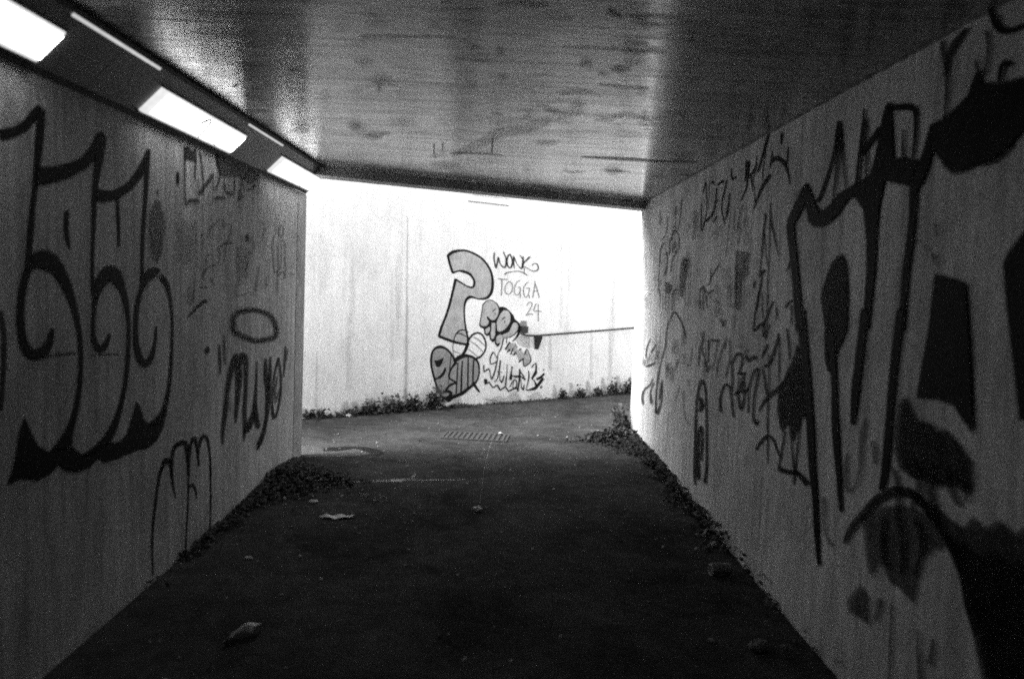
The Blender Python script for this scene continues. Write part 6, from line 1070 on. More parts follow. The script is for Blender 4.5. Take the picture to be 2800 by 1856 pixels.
  ('s',0.29,0,[952,8821,1,16,971,8831,2,28,995,8843,4,37,1018,8850,3,28,1036,8853,2,17]),
  ('s',0.16,0,[150,8256,0,70,188,8264,2,130,237,8270,5,178,285,8261,6,130,323,8249,4,70]),
  ('s',0.45,0,[102,9117,0,18,146,9116,0,21,202,9118,0,25,259,9133,0,22,303,9148,0,18]),
  ('s',0.5,0,[1477,8594,7,31,1488,8579,12,58,1505,8567,14,79,1526,8581,8,58,1543,8597,4,31]),
  ('s',0.18,0,[-1176,8743,-5,38,-1131,8746,-9,70,-1073,8747,-12,95,-1013,8740,-8,69,-967,8733,-4,37]),
  ('s',0.41,0,[1292,6088,3,11,1317,6081,5,21,1349,6076,6,28,1384,6085,4,21,1412,6095,2,11]),
  ('s',0.13,0,[1221,8026,3,23,1266,8029,7,43,1323,8029,10,58,1377,8018,8,43,1419,8006,4,23]),
  ('s',0.36,0,[-1333,8905,-7,50,-1285,8886,-13,92,-1225,8875,-18,125,-1170,8902,-14,92,-1128,8933,-8,50]),
  ('s',0.17,0,[-260,9228,-1,18,-206,9240,-1,18,-137,9251,0,18,-67,9247,0,18,-12,9239,0,18]),
  ('s',0.37,0,[-833,10014,-2,21,-815,10026,-2,21,-790,10033,-2,21,-763,10010,-1,21,-742,9985,-1,21]),
  ('s',0.37,0,[64,4958,0,14,101,4957,0,25,148,4957,1,34,195,4960,1,25,232,4963,0,14]),
  ('s',0.35,0,[-220,7387,-1,11,-212,7399,-1,16,-201,7410,-1,20,-189,7402,0,16,-181,7391,0,11]),
  ('s',0.17,0,[349,7251,1,16,370,7234,2,30,398,7223,2,41,427,7240,0,30,451,7261,0,16]),
  ('s',0.31,0,[1427,6524,3,13,1450,6532,5,25,1480,6537,8,34,1506,6526,7,25,1525,6513,4,13]),
  ('s',0.39,0,[614,6304,1,8,642,6313,1,16,677,6321,2,21,710,6317,2,16,736,6310,1,8]),
  ('s',0.48,0,[-2557,9531,-24,89,-2511,9519,-43,166,-2454,9510,-60,226,-2402,9523,-44,166,-2363,9538,-24,90]),
  ('s',0.15,0,[1800,8091,4,14,1817,8073,6,25,1841,8060,8,34,1873,8077,5,25,1900,8099,3,13]),
  ('s',0.44,0,[-1893,7781,-4,17,-1860,7775,-7,31,-1818,7771,-10,41,-1779,7775,-7,31,-1748,7781,-4,17]),
  ('s',0.38,0,[1211,5475,10,35,1220,5470,17,66,1232,5467,19,90,1246,5473,11,65,1257,5480,5,35]),
  ('s',0.17,0,[270,11937,1,67,306,11949,3,124,351,11949,7,169,395,11902,7,122,428,11855,4,65]),
  ('s',0.22,0,[-1303,7157,-8,45,-1273,7157,-15,83,-1234,7154,-19,113,-1194,7141,-12,82,-1162,7129,-6,44]),
  ('s',0.14,0,[470,7670,1,37,488,7685,2,69,510,7693,8,94,529,7668,9,66,544,7640,6,35]),
  ('s',0.46,0,[-610,5110,-1,5,-584,5112,-1,6,-547,5115,-1,6,-510,5116,-1,6,-472,5113,0,6,-435,5108,0,6,-408,5104,0,5]),
  ('s',0.16,0,[-293,5892,-1,7,-286,5896,-1,9,-276,5901,-1,11,-265,5900,0,10,-258,5898,0,7]),
  ('s',0.2,0,[-1052,7304,-5,27,-1038,7317,-9,50,-1020,7330,-11,69,-999,7331,-7,51,-983,7328,-4,27]),
  ('s',0.13,0,[-1052,5745,-2,10,-1020,5751,-4,19,-979,5756,-5,25,-937,5756,-3,19,-904,5755,-2,10]),
  ('s',0.46,0,[-2061,7556,-7,46,-2050,7542,-18,90,-2040,7534,-41,128,-2037,7556,-34,79,-2037,7580,-19,40]),
  ('s',0.2,0,[-662,6063,-1,8,-652,6066,-1,12,-639,6068,-2,15,-625,6066,-1,12,-615,6063,-1,8]),
  ('s',0.21,0,[-809,8826,-5,58,-766,8818,-9,108,-712,8808,-11,147,-657,8798,-7,107,-615,8790,-4,58]),
  ('s',0.49,0,[-134,8877,-1,18,-112,8893,-1,33,-83,8909,-1,46,-54,8913,0,34,-31,8912,0,18]),
  ('s',0.45,0,[-1216,5549,-2,6,-1183,5555,-2,10,-1141,5561,-3,12,-1097,5560,-2,10,-1063,5558,-1,6]),
  ('s',0.33,0,[1051,5650,1,7,1072,5644,2,9,1099,5640,2,11,1129,5647,2,9,1153,5655,1,7]),
  ('s',0.14,0,[1042,6323,3,15,1068,6319,5,27,1101,6314,7,37,1135,6310,5,27,1161,6307,3,15]),
  ('s',0.48,0,[851,5220,5,33,883,5222,10,60,924,5223,15,82,964,5222,12,60,996,5221,6,33]),
  ('s',0.27,0,[1758,7761,4,20,1795,7771,8,37,1840,7775,12,50,1879,7753,10,36,1907,7728,6,19]),
  ('s',0.5,0,[1284,8998,2,17,1326,9021,4,29,1378,9033,6,39,1421,8994,6,29,1452,8951,3,17]),
  ('s',0.19,0,[-594,5282,-3,19,-557,5288,-4,36,-510,5293,-5,49,-461,5290,-3,36,-423,5285,-1,19]),
  ('s',0.36,0,[1201,5765,2,7,1208,5757,2,7,1218,5752,1,7,1233,5763,1,7,1245,5775,1,6]),
  ('s',0.36,0,[1364,8261,15,80,1398,8244,28,149,1443,8229,37,203,1492,8232,27,149,1530,8238,14,80]),
  ('s',0.22,0,[1089,5253,1,6,1107,5247,2,8,1131,5242,2,10,1156,5243,2,8,1177,5246,1,6]),
  ('s',0.31,0,[-919,10933,-6,103,-893,10908,-12,191,-861,10887,-20,262,-832,10898,-17,192,-809,10914,-10,103]),
  ('s',0.16,0,[240,5142,0,15,279,5147,1,27,328,5150,3,37,377,5141,3,27,414,5131,2,15]),
  ('s',0.44,0,[226,5020,0,5,252,5022,0,5,286,5022,0,6,319,5017,0,5,344,5012,0,5]),
  ('s',0.16,0,[205,5825,0,7,230,5830,0,10,262,5833,1,12,294,5825,1,10,318,5816,1,7]),
  ('s',0.36,0,[1352,7981,11,50,1363,7966,20,94,1378,7958,20,129,1400,7980,9,90,1418,8006,4,48]),
  ('s',0.21,0,[-1797,9492,-14,83,-1761,9471,-27,155,-1719,9458,-41,212,-1685,9492,-33,154,-1660,9530,-18,83]),
  ('s',0.12,0,[-1103,5232,-1,6,-1067,5226,-2,10,-1022,5223,-3,14,-978,5230,-2,10,-944,5239,-1,6]),
  ('s',0.41,0,[2224,10443,15,62,2272,10407,27,115,2338,10380,36,156,2417,10409,25,115,2482,10446,14,62]),
  ('s',0.47,0,[828,5802,6,43,863,5805,12,79,909,5805,18,108,952,5793,15,78,985,5781,9,42]),
  ('s',0.19,0,[1921,8638,20,93,1968,8645,39,173,2027,8648,57,237,2081,8634,44,173,2122,8618,24,92]),
  ('s',0.48,0,[103,7027,0,11,128,7017,1,20,160,7006,1,27,193,7003,1,20,218,7002,0,11]),
  ('s',0.45,0,[-567,9008,-1,17,-537,9016,-2,29,-498,9021,-2,38,-458,9011,-1,29,-426,9000,-1,17]),
  ('s',0.44,0,[1411,6852,2,10,1435,6843,2,11,1468,6839,2,11,1505,6853,2,11,1535,6868,2,10]),
  ('s',0.3,0,[137,8132,1,32,161,8131,1,59,192,8133,1,81,223,8143,1,59,248,8153,0,32]),
  ('s',0.19,0,[1376,8081,2,17,1395,8092,5,32,1419,8101,8,44,1440,8093,6,32,1456,8083,4,17]),
  ('s',0.48,0,[951,5656,4,22,974,5658,7,40,1003,5659,10,55,1031,5655,8,40,1053,5650,5,22]),
 ]),
 ('F','rust_streak',[
  ('s',0.051,0,[2210,5169,-46,-4,2214,5069,-53,-4,2220,4928,-64,-5,2228,4764,-76,-5,2235,4593,-87,-6,2242,4433,-92,-5,2249,4274,-91,-5,2257,4102,-85,-4,2264,3936,-77,-3,2271,3793,-70,-3,2275,3692,-65,-2]),
  ('s',0.033,0,[-2512,2745,-17,0,-2509,2625,-19,0,-2504,2455,-23,0,-2499,2257,-28,0,-2494,2051,-31,0,-2489,1859,-33,0,-2484,1666,-33,1,-2478,1459,-31,1,-2473,1259,-28,1,-2469,1087,-25,1,-2466,965,-23,1]),
  ('s',0.083,0,[-4384,3400,-34,-1,-4382,3287,-40,-1,-4379,3127,-48,-1,-4376,2941,-57,-1,-4372,2747,-65,-1,-4369,2567,-69,-1,-4366,2386,-68,0,-4363,2191,-64,0,-4360,2003,-58,1,-4357,1841,-52,1,-4355,1727,-48,1]),
  ('s',0.05,0,[-5300,4121,-35,-2,-5300,4033,-42,-2,-5299,3907,-53,-3,-5298,3765,-64,-3,-5298,3631,-70,-3,-5297,3497,-68,-3,-5296,3354,-61,-2,-5295,3227,-54,-2,-5295,3139,-49,-1]),
  ('s',0.064,0,[1512,4578,-24,-2,1517,4464,-27,-2,1524,4303,-33,-2,1532,4115,-39,-2,1541,3920,-45,-2,1549,3738,-47,-2,1557,3556,-47,-2,1565,3360,-44,-1,1573,3170,-40,-1,1580,3007,-36,-1,1585,2892,-33,-1]),
  ('s',0.071,0,[3664,2861,-47,-1,3671,2721,-54,-1,3682,2524,-65,0,3695,2293,-78,0,3708,2053,-88,1,3721,1829,-94,1,3733,1605,-92,2,3746,1364,-87,2,3759,1130,-79,3,3770,930,-71,3,3778,787,-66,3]),
  ('s',0.07,0,[1973,3587,-32,-1,1979,3457,-37,-1,1987,3273,-45,-1,1998,3058,-54,-1,2008,2835,-61,-1,2018,2627,-65,-1,2028,2419,-64,0,2038,2194,-60,0,2048,1977,-54,1,2057,1791,-49,1,2063,1658,-46,1]),
  ('s',0.039,0,[-5123,4617,-24,-2,-5121,4485,-28,-2,-5118,4299,-34,-3,-5115,4080,-41,-3,-5112,3854,-46,-3,-5108,3643,-49,-3,-5105,3431,-49,-2,-5102,3203,-46,-2,-5098,2983,-41,-1,-5095,2794,-37,-1,-5093,2659,-35,-1]),
  ('s',0.058,0,[1701,4940,-14,-1,1709,4774,-16,-1,1720,4538,-20,-1,1734,4263,-23,-1,1748,3976,-26,-1,1761,3709,-28,-1,1774,3442,-28,-1,1789,3153,-26,-1,1802,2874,-24,0,1814,2634,-21,0,1823,2464,-20,0]),
  ('s',0.082,0,[3728,3284,-34,-1,3735,3146,-39,-1,3746,2950,-48,-1,3759,2722,-57,-1,3772,2485,-64,0,3785,2263,-68,0,3797,2041,-67,1,3810,1803,-63,1,3823,1572,-57,1,3834,1373,-52,1,3842,1232,-48,1]),
  ('s',0.031,0,[-4088,2788,-12,0,-4085,2644,-13,0,-4081,2441,-16,0,-4076,2203,-19,0,-4071,1956,-22,0,-4066,1726,-23,0,-4062,1496,-23,1,-4057,1247,-22,1,-4052,1007,-20,1,-4047,800,-18,1,-4044,654,-16,1]),
  ('s',0.079,0,[-3232,3631,-38,-2,-3230,3532,-44,-2,-3227,3392,-54,-2,-3224,3229,-64,-2,-3221,3060,-72,-2,-3217,2902,-77,-1,-3214,2744,-76,-1,-3211,2574,-71,-1,-3207,2410,-64,0,-3204,2269,-58,0,-3202,2169,-54,0]),
  ('s',0.078,0,[-3222,2966,-22,0,-3221,2866,-26,0,-3219,2724,-33,0,-3216,2564,-40,0,-3213,2412,-44,0,-3211,2260,-42,0,-3208,2099,-38,0,-3206,1955,-34,1,-3204,1855,-31,1]),
  ('s',0.035,0,[-2708,5011,-28,-2,-2706,4931,-33,-3,-2704,4818,-40,-3,-2701,4687,-47,-4,-2698,4551,-54,-4,-2696,4424,-57,-4,-2693,4296,-56,-4,-2691,4160,-53,-3,-2688,4027,-48,-3,-2686,3914,-43,-2,-2684,3833,-40,-2]),
  ('s',0.081,0,[-3392,3206,-27,-1,-3389,3070,-31,-1,-3385,2877,-38,-1,-3379,2652,-45,-1,-3374,2418,-51,0,-3369,2200,-54,0,-3364,1981,-53,1,-3358,1746,-50,1,-3353,1518,-45,1,-3348,1323,-41,1,-3345,1184,-38,1]),
  ('s',0.041,0,[3544,3000,-56,-1,3548,2895,-68,-1,3555,2744,-86,-1,3562,2575,-103,0,3569,2415,-112,0,3576,2254,-109,1,3584,2084,-99,1,3590,1932,-87,1,3595,1827,-78,1]),
  ('s',0.064,0,[-3186,4716,-21,-2,-3182,4568,-24,-2,-3177,4359,-29,-2,-3170,4113,-34,-2,-3164,3859,-39,-2,-3158,3621,-41,-2,-3152,3383,-41,-2,-3145,3127,-38,-1,-3139,2879,-35,-1,-3134,2666,-31,0,-3130,2514,-29,0]),
  ('s',0.086,0,[1698,4141,-23,-1,1705,3990,-26,-1,1715,3776,-32,-1,1727,3527,-38,-1,1739,3268,-43,-1,1751,3026,-46,-1,1763,2783,-45,-1,1775,2522,-42,0,1787,2270,-38,0,1798,2053,-35,0,1805,1899,-32,0]),
  ('s',0.081,0,[3731,3376,-50,-1,3736,3257,-61,-1,3745,3087,-77,-1,3754,2895,-92,-1,3762,2714,-100,-1,3771,2532,-98,0,3780,2340,-89,0,3788,2168,-78,1,3794,2048,-71,1]),
  ('s',0.062,0,[2022,4704,-53,-4,2028,4576,-61,-4,2037,4394,-74,-4,2047,4182,-88,-5,2057,3962,-100,-5,2067,3756,-106,-4,2077,3550,-104,-4,2087,3329,-98,-3,2098,3115,-89,-2,2106,2930,-80,-1,2112,2800,-75,-1]),
 ]),
]
# ---------------------------------------------------------------- structure
XL, XR, HC, CV = -1.6515, 1.4210, 2.4, 0.2003
YN = -13.0                                   # end behind the camera, closed to keep light out
P0 = Vector((.10617, 9.95754, 0)); D = Vector((.796, .605, 0)).normalized(); N = Vector((D.y, -D.x, 0))
def end_y(x): return 6.355 + (x + 1.479) * .5533     # skewed end of the roof
bm = bmesh.new()
g = 120
for i in range(1): box(bm, -g, g, -g, g, -.4, 0)
ground = tag(obj('ground', bm, M_asphalt), kind='structure')

bm = bmesh.new(); prism(bm, [(XL - .35, YN), (XL, YN), (XL, 6.62), (XL - .35, 6.43)], -.05, HC - CV)
prism(bm, [(XL - .35, YN), (XL - .05, YN), (XL - .05, 6.42), (XL - .35, 6.26)], HC - CV - .1, HC + .3)
wall_l = tag(obj('tunnel_wall', bm, M_wall), 'grimy tunnel wall under the strip lights with large looping black graffiti letters', 'wall', 'walls of the underpass')
bm = bmesh.new(); prism(bm, [(XR, YN), (XR + .35, YN), (XR + .35, 8.39), (XR, 8.2)], -.05, HC + .06)
wall_r = tag(obj('tunnel_wall', bm, M_wall), 'grimy tunnel wall on the right with tall black block letters and many small tags', 'wall', 'walls of the underpass')
bm = bmesh.new(); a = P0 - D * 9; b = P0 + D * 13
prism(bm, [tuple((a).xy), tuple((a - N * .4).xy), tuple((b - N * .4).xy), tuple(b.xy)], -.05, 3.3)
wall_f = tag(obj('retaining_wall', bm, M_far), 'bright white retaining wall beyond the end of the underpass with a grey letter mural', 'wall')
# coping of the far wall and unseen rear wall added against light
bm = bmesh.new(); a2, b2 = a + N * .05, b + N * .05
prism(bm, [tuple(a2.xy), tuple((a - N * .45).xy), tuple((b - N * .45).xy), tuple(b2.xy)], 3.303, 3.38)
obj('coping', bm, M_concrete, wall_f)
bm = bmesh.new(); box(bm, XL - .35, XR + .35, YN - .4, YN + .05, -.05, HC + .4)
tag(obj('light_stop_wall', bm, M_beam), 'added unseen dark wall that keeps light out behind the viewer', 'wall')
# pale end strips of both tunnel walls and the wings outside
bm = bmesh.new(); box(bm, XL - .01, XL + .004, 6.35, 6.615, 0, HC - CV - .012); obj('end_strip', bm, M_beam, wall_l)
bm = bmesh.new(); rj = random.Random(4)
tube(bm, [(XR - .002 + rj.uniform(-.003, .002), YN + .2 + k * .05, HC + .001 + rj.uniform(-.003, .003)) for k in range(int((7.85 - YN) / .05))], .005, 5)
obj('edge_light_bead', bm, M_stone, wall_r)  # pale bead in place of the light the wall's top edge catches
wl_ = Vector((XL - .353, 6.43, 0)); bm = bmesh.new(); e = wl_ - D * 7
prism(bm, [tuple(wl_.xy), tuple(e.xy), tuple((e + N * .35).xy), tuple((wl_ + N * .35).xy)], -.05, 1.3); obj('wing', bm, M_far, wall_l)
wr_ = Vector((XR + .353, 8.39, 0)); bm = bmesh.new(); e = wr_ + D * 8
prism(bm, [tuple(wr_.xy), tuple(e.xy), tuple((e + N * .35).xy), tuple((wr_ + N * .35).xy)], -.05, 1.3); obj('wing', bm, M_far, wall_r)

# roof slab with downstand beam and parapet
bm = bmesh.new()
prism(bm, [(XL - .35, YN), (XR + .35, YN), (XR + .35, end_y(XR + .35)), (XL - .35, end_y(XL - .35))], HC + .002, HC + .45)
roof = tag(obj('underpass_ceiling', bm, M_soffit), 'stained board marked concrete ceiling of the underpass', 'ceiling')
bm = bmesh.new(); x0, x1 = XL + .004, XR - .004
prism(bm, [(x0, end_y(x0) - .06), (x1, end_y(x1) - .06), (x1, end_y(x1) + .2), (x0, end_y(x0) + .2)], HC - .075, HC + .0)
obj('edge_beam', bm, M_beam, roof)
bm = bmesh.new(); x0, x1 = XL - .35, XR + .35
prism(bm, [(x0, end_y(x0) - .3), (x1, end_y(x1) - .3), (x1, end_y(x1) + .2), (x0, end_y(x0) + .2)], HC + .453, 2.92)
obj('parapet', bm, M_concrete, roof)

# ---------------------------------------------------------------- cove with strip lights
def cove(y, b, off=0):
    s = b / math.sqrt(2)
    return Vector((XL + s, y, HC - CV + s)) + Vector((1, 0, -1)).normalized() * off
CW = CV * math.sqrt(2)
def cbox(bm, y0, y1, b0, b1, o0, o1):
    hexa(bm, [cove(y0, b0, o0), cove(y1, b0, o0), cove(y1, b1, o0), cove(y0, b1, o0), cove(y0, b0, o1), cove(y1, b0, o1), cove(y1, b1, o1), cove(y0, b1, o1)])
trough = tag(empty('light_trough', cove(0, .1)), 'dark grey angled metal trough along the ceiling edge that carries the strip lights', 'trough')
inv = Matrix.Translation(-trough.location)
def cpart(name, mat, *boxes, parent=None, bev=0):
    bm = bmesh.new()
    for bx in boxes: cbox(bm, *bx)
    if bev: bevel(bm, bev, 2)
    p = parent or trough
    bm.transform(Matrix.Translation(-p.location))
    return obj(name, bm, mat, p)
seams = [YN, -8.2, -6.31, -4.42, -2.53, -.64, 1.25, 3.10, 4.99, 6.60]
for y0, y1 in zip(seams, seams[1:]):
    cpart('panel', M_panel, (y0 + .002, y1 - .002, .024, CW - .024, -.02, 0))
cpart('lower_gap_strip', M_black, (YN, 6.57, .004, .022, -.02, .006))  # black strip in place of the shadow gap below the panel
cpart('upper_gap_strip', M_black, (YN, 6.57, CW - .022, CW - .004, -.02, .010))  # black strip in place of the dark shadow gap above the panel
def strip_light(y0, y1, label):
    t = tag(empty('strip_light', cove((y0 + y1) / 2, .11)), label, 'light', 'strip lights in the angled trough')
    cpart('frame', M_panel, (y0 - .012, y1 + .012, .034, .041, .001, .014), parent=t); cpart('frame', M_panel, (y0 - .012, y1 + .012, .188, .195, .001, .014), parent=t)
    cpart('diffuser', M_lamp, (y0 + .075, y1, .056, .173, .001, .018), parent=t, bev=.004)
    cpart('diffuser_edge', M_lampend, (y0 + .075, y1, .0425, .0545, .001, .015), parent=t, bev=.003); cpart('diffuser_edge', M_lampend, (y0 + .075, y1, .1745, .1865, .001, .015), parent=t, bev=.003)
    cpart('end_cap', M_lampend, (y0, y0 + .072, .0425, .1865, .001, .016), parent=t, bev=.004)
    return t
lamps = [strip_light(1.63, 2.75, 'nearest strip light, cut by the upper left corner'),
         strip_light(3.52, 4.65, 'middle strip light, bright opal cover with long pen scribbles'),
         strip_light(5.41, 6.53, 'farthest strip light, at the mouth of the underpass')]
for y0, y1, lb in ((2.72, 3.395, 'longer looking slim lit slot above and between the two nearest strip lights'), (4.56, 5.255, 'slim lit slot above and between the two farthest strip lights')):
    t = tag(empty('slot_light', cove((y0 + y1) / 2, .252)), lb, 'slot light', 'slim lit slots in the trough')
    cpart('lens', M_slot, (y0, y1, .245, .257, .001, .006), parent=t)
    cpart('rim', M_panel, (y0 - .006, y1 + .006, .2395, .2445, .0005, .005), parent=t)

# ---------------------------------------------------------------- paint
FR = {'L': (lambda a, b, o: Vector((XL + o, a, b))), 'R': (lambda a, b, o: Vector((XR - o, a, b))),
      'F': (lambda a, b, o: P0 + D * a + Vector((0, 0, b)) + N * o), 'G': (lambda a, b, o: Vector((a, b, o))),
      'C': (lambda a, b, o: Vector((a, b, HC + .002 - o))), 'K': (lambda a, b, o: cove(a, b, .0185 + o))}
LIFT = {}
def painted(plane, name, strokes, mat, parent):
    fr = FR[plane]; verts, faces, ops = [], [], []
    for k, op, closed, dat in strokes:
        lift = LIFT.get(plane, .0012); LIFT[plane] = lift + .00006
        q = [v / 2000 for v in dat]
        if k == 's':
            rows = [q[i:i + 4] for i in range(0, len(q), 4)]
            if not closed:
                def cap(r, s):
                    dx, dy = r[0] - s[0], r[1] - s[1]; l = math.hypot(dx, dy) or 1; w = math.hypot(r[2], r[3]) * .5
                    return [r[0] + dx / l * w, r[1] + dy / l * w, r[2] * .7, r[3] * .7]
                rows = [cap(rows[0], rows[1])] + rows + [cap(rows[-1], rows[-2])]
            base = len(verts)
            for i, (a, b, da, db) in enumerate(rows):
                endrow = not closed and i in (0, len(rows) - 1)
                for f, o in (((-1.25, 0), (-.9, 1), (.9, 1), (1.25, 0)) if plane == 'F' else ((-1.2, 0), (-.78, 1), (.78, 1), (1.2, 0))):
                    verts.append(fr(a + da * f, b + db * f, lift + i * .000003)); ops.append(0 if endrow else op * o)
            n = len(rows)
            for i in range(n if closed else n - 1):
                j = (i + 1) % n
                for c in range(3): faces.append((base + i * 4 + c, base + i * 4 + c + 1, base + j * 4 + c + 1, base + j * 4 + c))
        else:
            pts = [(q[i], q[i + 1]) for i in range(0, len(q), 2)]
            ar = sum(p[0] * r[1] - r[0] * p[1] for p, r in zip(pts, pts[1:] + pts[:1]))
            if ar < 0: pts = pts[::-1]
            n = len(pts); base = len(verts)
            for a, b in pts: verts.append(fr(a, b, lift)); ops.append(op)
            for tri in tessellate_polygon([[Vector((a, b, 0)) for a, b in pts]]): faces.append(tuple(base + i for i in tri))
            fe = .02 if plane == 'G' else .004 if plane == 'F' else .012
            for i, (a, b) in enumerate(pts):
                p, r = pts[i - 1], pts[(i + 1) % n]; tx, ty = r[0] - p[0], r[1] - p[1]; l = math.hypot(tx, ty) or 1
                verts.append(fr(a + ty / l * fe, b - tx / l * fe, lift)); ops.append(0)
            for i in range(n):
                j = (i + 1) % n; faces.append((base + i, base + j, base + n + j, base + n + i))
    me = bpy.data.meshes.new(name); me.from_pydata([tuple(v) for v in verts], [], faces); me.validate()
    at = me.attributes.new('op', 'FLOAT', 'POINT')
    if len(at.data) == len(ops): at.data.foreach_set('value', ops)
    o = link(name, me, mat, parent)
    if parent and parent.location.length: o.location = -parent.location
    return o
MAT = {'painted_letter_fill': M_fill, 'painted_figure_fill': M_fill2, 'paint_smear': M_stain, 'water_stain': M_stain, 'rust_streak': M_stain, 'damp_stain': M_stain, 'mottled_stain': M_stain, 'crack': M_stain,
       'chalk_line': M_chalk, 'concrete_collar': M_collar, 'tar_seal': M_tar}
PAR = {'L': wall_l, 'R': wall_r, 'F': wall_f, 'C': roof, 'G': ground}
collar = None
for plane, name, strokes in GRAFFITI:
    par = PAR.get(plane)
    if plane == 'K': par = lamps[1 if strokes[0][3][0] < 9800 else 2]
    if name == 'tar_seal': par = collar
    if name == 'concrete_collar': par = None
    o = painted(plane, name, strokes, MAT.get(name, M_spray), par)
    if name == 'concrete_collar':
        collar = tag(o, 'pale cement patch edged by a curved black tar line beside the left wall end', 'ground patch'); o.name = 'cement_patch'

# ---------------------------------------------------------------- things on and by the far wall
def fw(a, z, o=0): return P0 + D * a + Vector((0, 0, z)) + N * o
rail = tag(empty('handrail', fw(1.3, 0)), 'thin dark handrail fixed along the white wall right of the mural', 'handrail')
def rpart(name, bm, mat, parent):
    bm.transform(Matrix.Translation(-parent.location)); return obj(name, bm, mat, parent)
bm = bmesh.new(); tube(bm, [fw(.20, .905, .02), fw(.215, .875, .06), fw(.26, .864, .075), fw(.45, .860, .075), fw(2.6, .972, .075), fw(4.6, 1.08, .075)], .013, 8); rpart('rail', bm, M_black, rail)
for s in (.50, 2.6, 4.4):
    zz = .862 + (s - .45) * .052
    bm = bmesh.new()
    hexa(bm, [fw(s - .04, zz - .19, .002), fw(s + .03, zz - .19, .002), fw(s + .08, zz - .02, .002), fw(s - .06, zz - .02, .002),
              fw(s - .04, zz - .17, .02), fw(s + .01, zz - .17, .02), fw(s + .04, zz - .02, .066), fw(s - .04, zz - .02, .066)])
    rpart('bracket', bm, M_black, rail)
bx = tag(empty('junction_box', fw(.25, .93)), 'small black box on the white wall above the start of the handrail', 'box')
bm = bmesh.new(); p = [fw(.205, .89, .002), fw(.305, .89, .002), fw(.305, .98, .002), fw(.205, .98, .002)]; hexa(bm, p + [v + N * .05 for v in p]); bevel(bm, .006, 1); rpart('body', bm, M_black, bx)
bm = bmesh.new(); p = [fw(.195, .983, .002), fw(.30, .983, .002), fw(.29, 1.05, .002), fw(.21, 1.05, .002)]; hexa(bm, p + [v + N * .02 for v in p]); rpart('cover', bm, M_steel, bx)
pl = tag(empty('wall_plaque', fw(-.34, 2.6)), 'faint pale rectangular plate high on the white wall under the ceiling edge', 'plate')
bm = bmesh.new(); p = [fw(-.62, 2.58, .002), fw(-.06, 2.58, .002), fw(-.06, 2.83, .002), fw(-.62, 2.83, .002)]; hexa(bm, p + [v + N * .008 for v in p]); rpart('plate', bm, M_far, pl)
bm = bmesh.new(); p = [fw(-.68, 2.49, .002), fw(-.06, 2.49, .002), fw(-.06, 2.50, .002), fw(-.68, 2.50, .002)]; hexa(bm, p + [v + N * .006 for v in p]); rpart('ledge', bm, M_stone, pl)

# ---------------------------------------------------------------- weeds
def weed(loc, h, spread, n, label, group, seed, along=None, blades=.5):
    rnd = random.Random(seed)
    t = tag(empty('weed_clump', loc), label, 'weeds', group)
    lv, lf, st = [], [], bmesh.new()
    for i in range(n):
        u = rnd.gauss(0, .45) * spread; w = abs(rnd.gauss(0, .05)) + .01
        ax = along or Vector((1, 0, 0)); nx = Vector((ax.y, -ax.x, 0))
        b = ax * u + nx * w
        hh = h * rnd.uniform(.25, 1) * max(.25, 1 - abs(u) / spread * .6)
        lean = ax * rnd.gauss(0, .3) * hh + nx * abs(rnd.gauss(0, .25)) * hh
        tip = b + lean + Vector((0, 0, hh))
        if i % 4 == 0: tube(st, [b, b.lerp(tip, .5) + lean * -.1, tip], .0018, 4, .4)
        for k in range(rnd.randint(3, 6)):
            p = b.lerp(tip, rnd.uniform(.1, 1)); d = Vector((rnd.gauss(0, 1), rnd.gauss(0, 1), rnd.uniform(-.2, .8))).normalized()
            if d.dot(nx) < 0 and along: d -= nx * 2 * d.dot(nx) * .7
            s = Vector((rnd.gauss(0, 1), rnd.gauss(0, 1), rnd.gauss(0, 1))).cross(d).normalized()
            ln = rnd.uniform(.02, .05) * (1 + h); wd = ln * rnd.uniform(.2, .4)
            c = len(lv); lv += [p, p + d * ln * .5 + s * wd, p + d * ln - Vector((0, 0, ln * .2)), p + d * ln * .5 - s * wd]; lf.append((c, c + 1, c + 2, c + 3))
    me = bpy.data.meshes.new('leaves'); me.from_pydata([tuple(v) for v in lv], [], lf)
    link('leaves', me, M_weed, t)['kind'] = 'stuff'; obj('stems', st, M_stem, t)['kind'] = 'stuff'
    return t
G1 = 'weeds along the foot of the white wall'
for i, (s, h, sp, n, lb) in enumerate([(-2.62, .13, .22, 60, 'low dark weeds at the far left foot of the white wall'),
        (-2.25, .09, .22, 40, 'sparse low weeds second from the left along the white wall'),
        (-1.98, .24, .20, 70, 'dark leafy weeds in the left half of the white wall, first of the tall ones'),
        (-1.68, .26, .2, 90, 'bushy weeds against the white wall in the middle of the tall tufts'),
        (-1.42, .24, .16, 80, 'bushy weeds just left of the tall pointed weed'),
        (-1.12, .42, .10, 80, 'tall pointed weed at the seam in the white wall left of the mural'),
        (-.75, .05, .25, 40, 'tiny weeds at the wall foot between the seam and the mural'),
        (.95, .17, .05, 36, 'thin weed tuft right of the mural, first from the left'),
        (1.26, .22, .06, 46, 'weed tuft under the handrail, second from the mural'),
        (1.58, .22, .08, 36, 'weed tuft under the handrail, third from the mural'),
        (1.88, .28, .10, 60, 'weed tuft under the handrail, next to last before the right wall'),
        (2.2, .30, .12, 70, 'weed tuft under the handrail nearest the right wall end')]):
    weed(fw(s, 0, .005), h, sp, n, lb, G1, 40 + i, D)
G2 = 'weeds at the ends of the tunnel walls'
weed(Vector((XR - .03, 8.1, 0)), .34, .26, 300, 'dark weedy heap at the end of the right tunnel wall', G2, 7, Vector((-.3, -1, 0)).normalized())
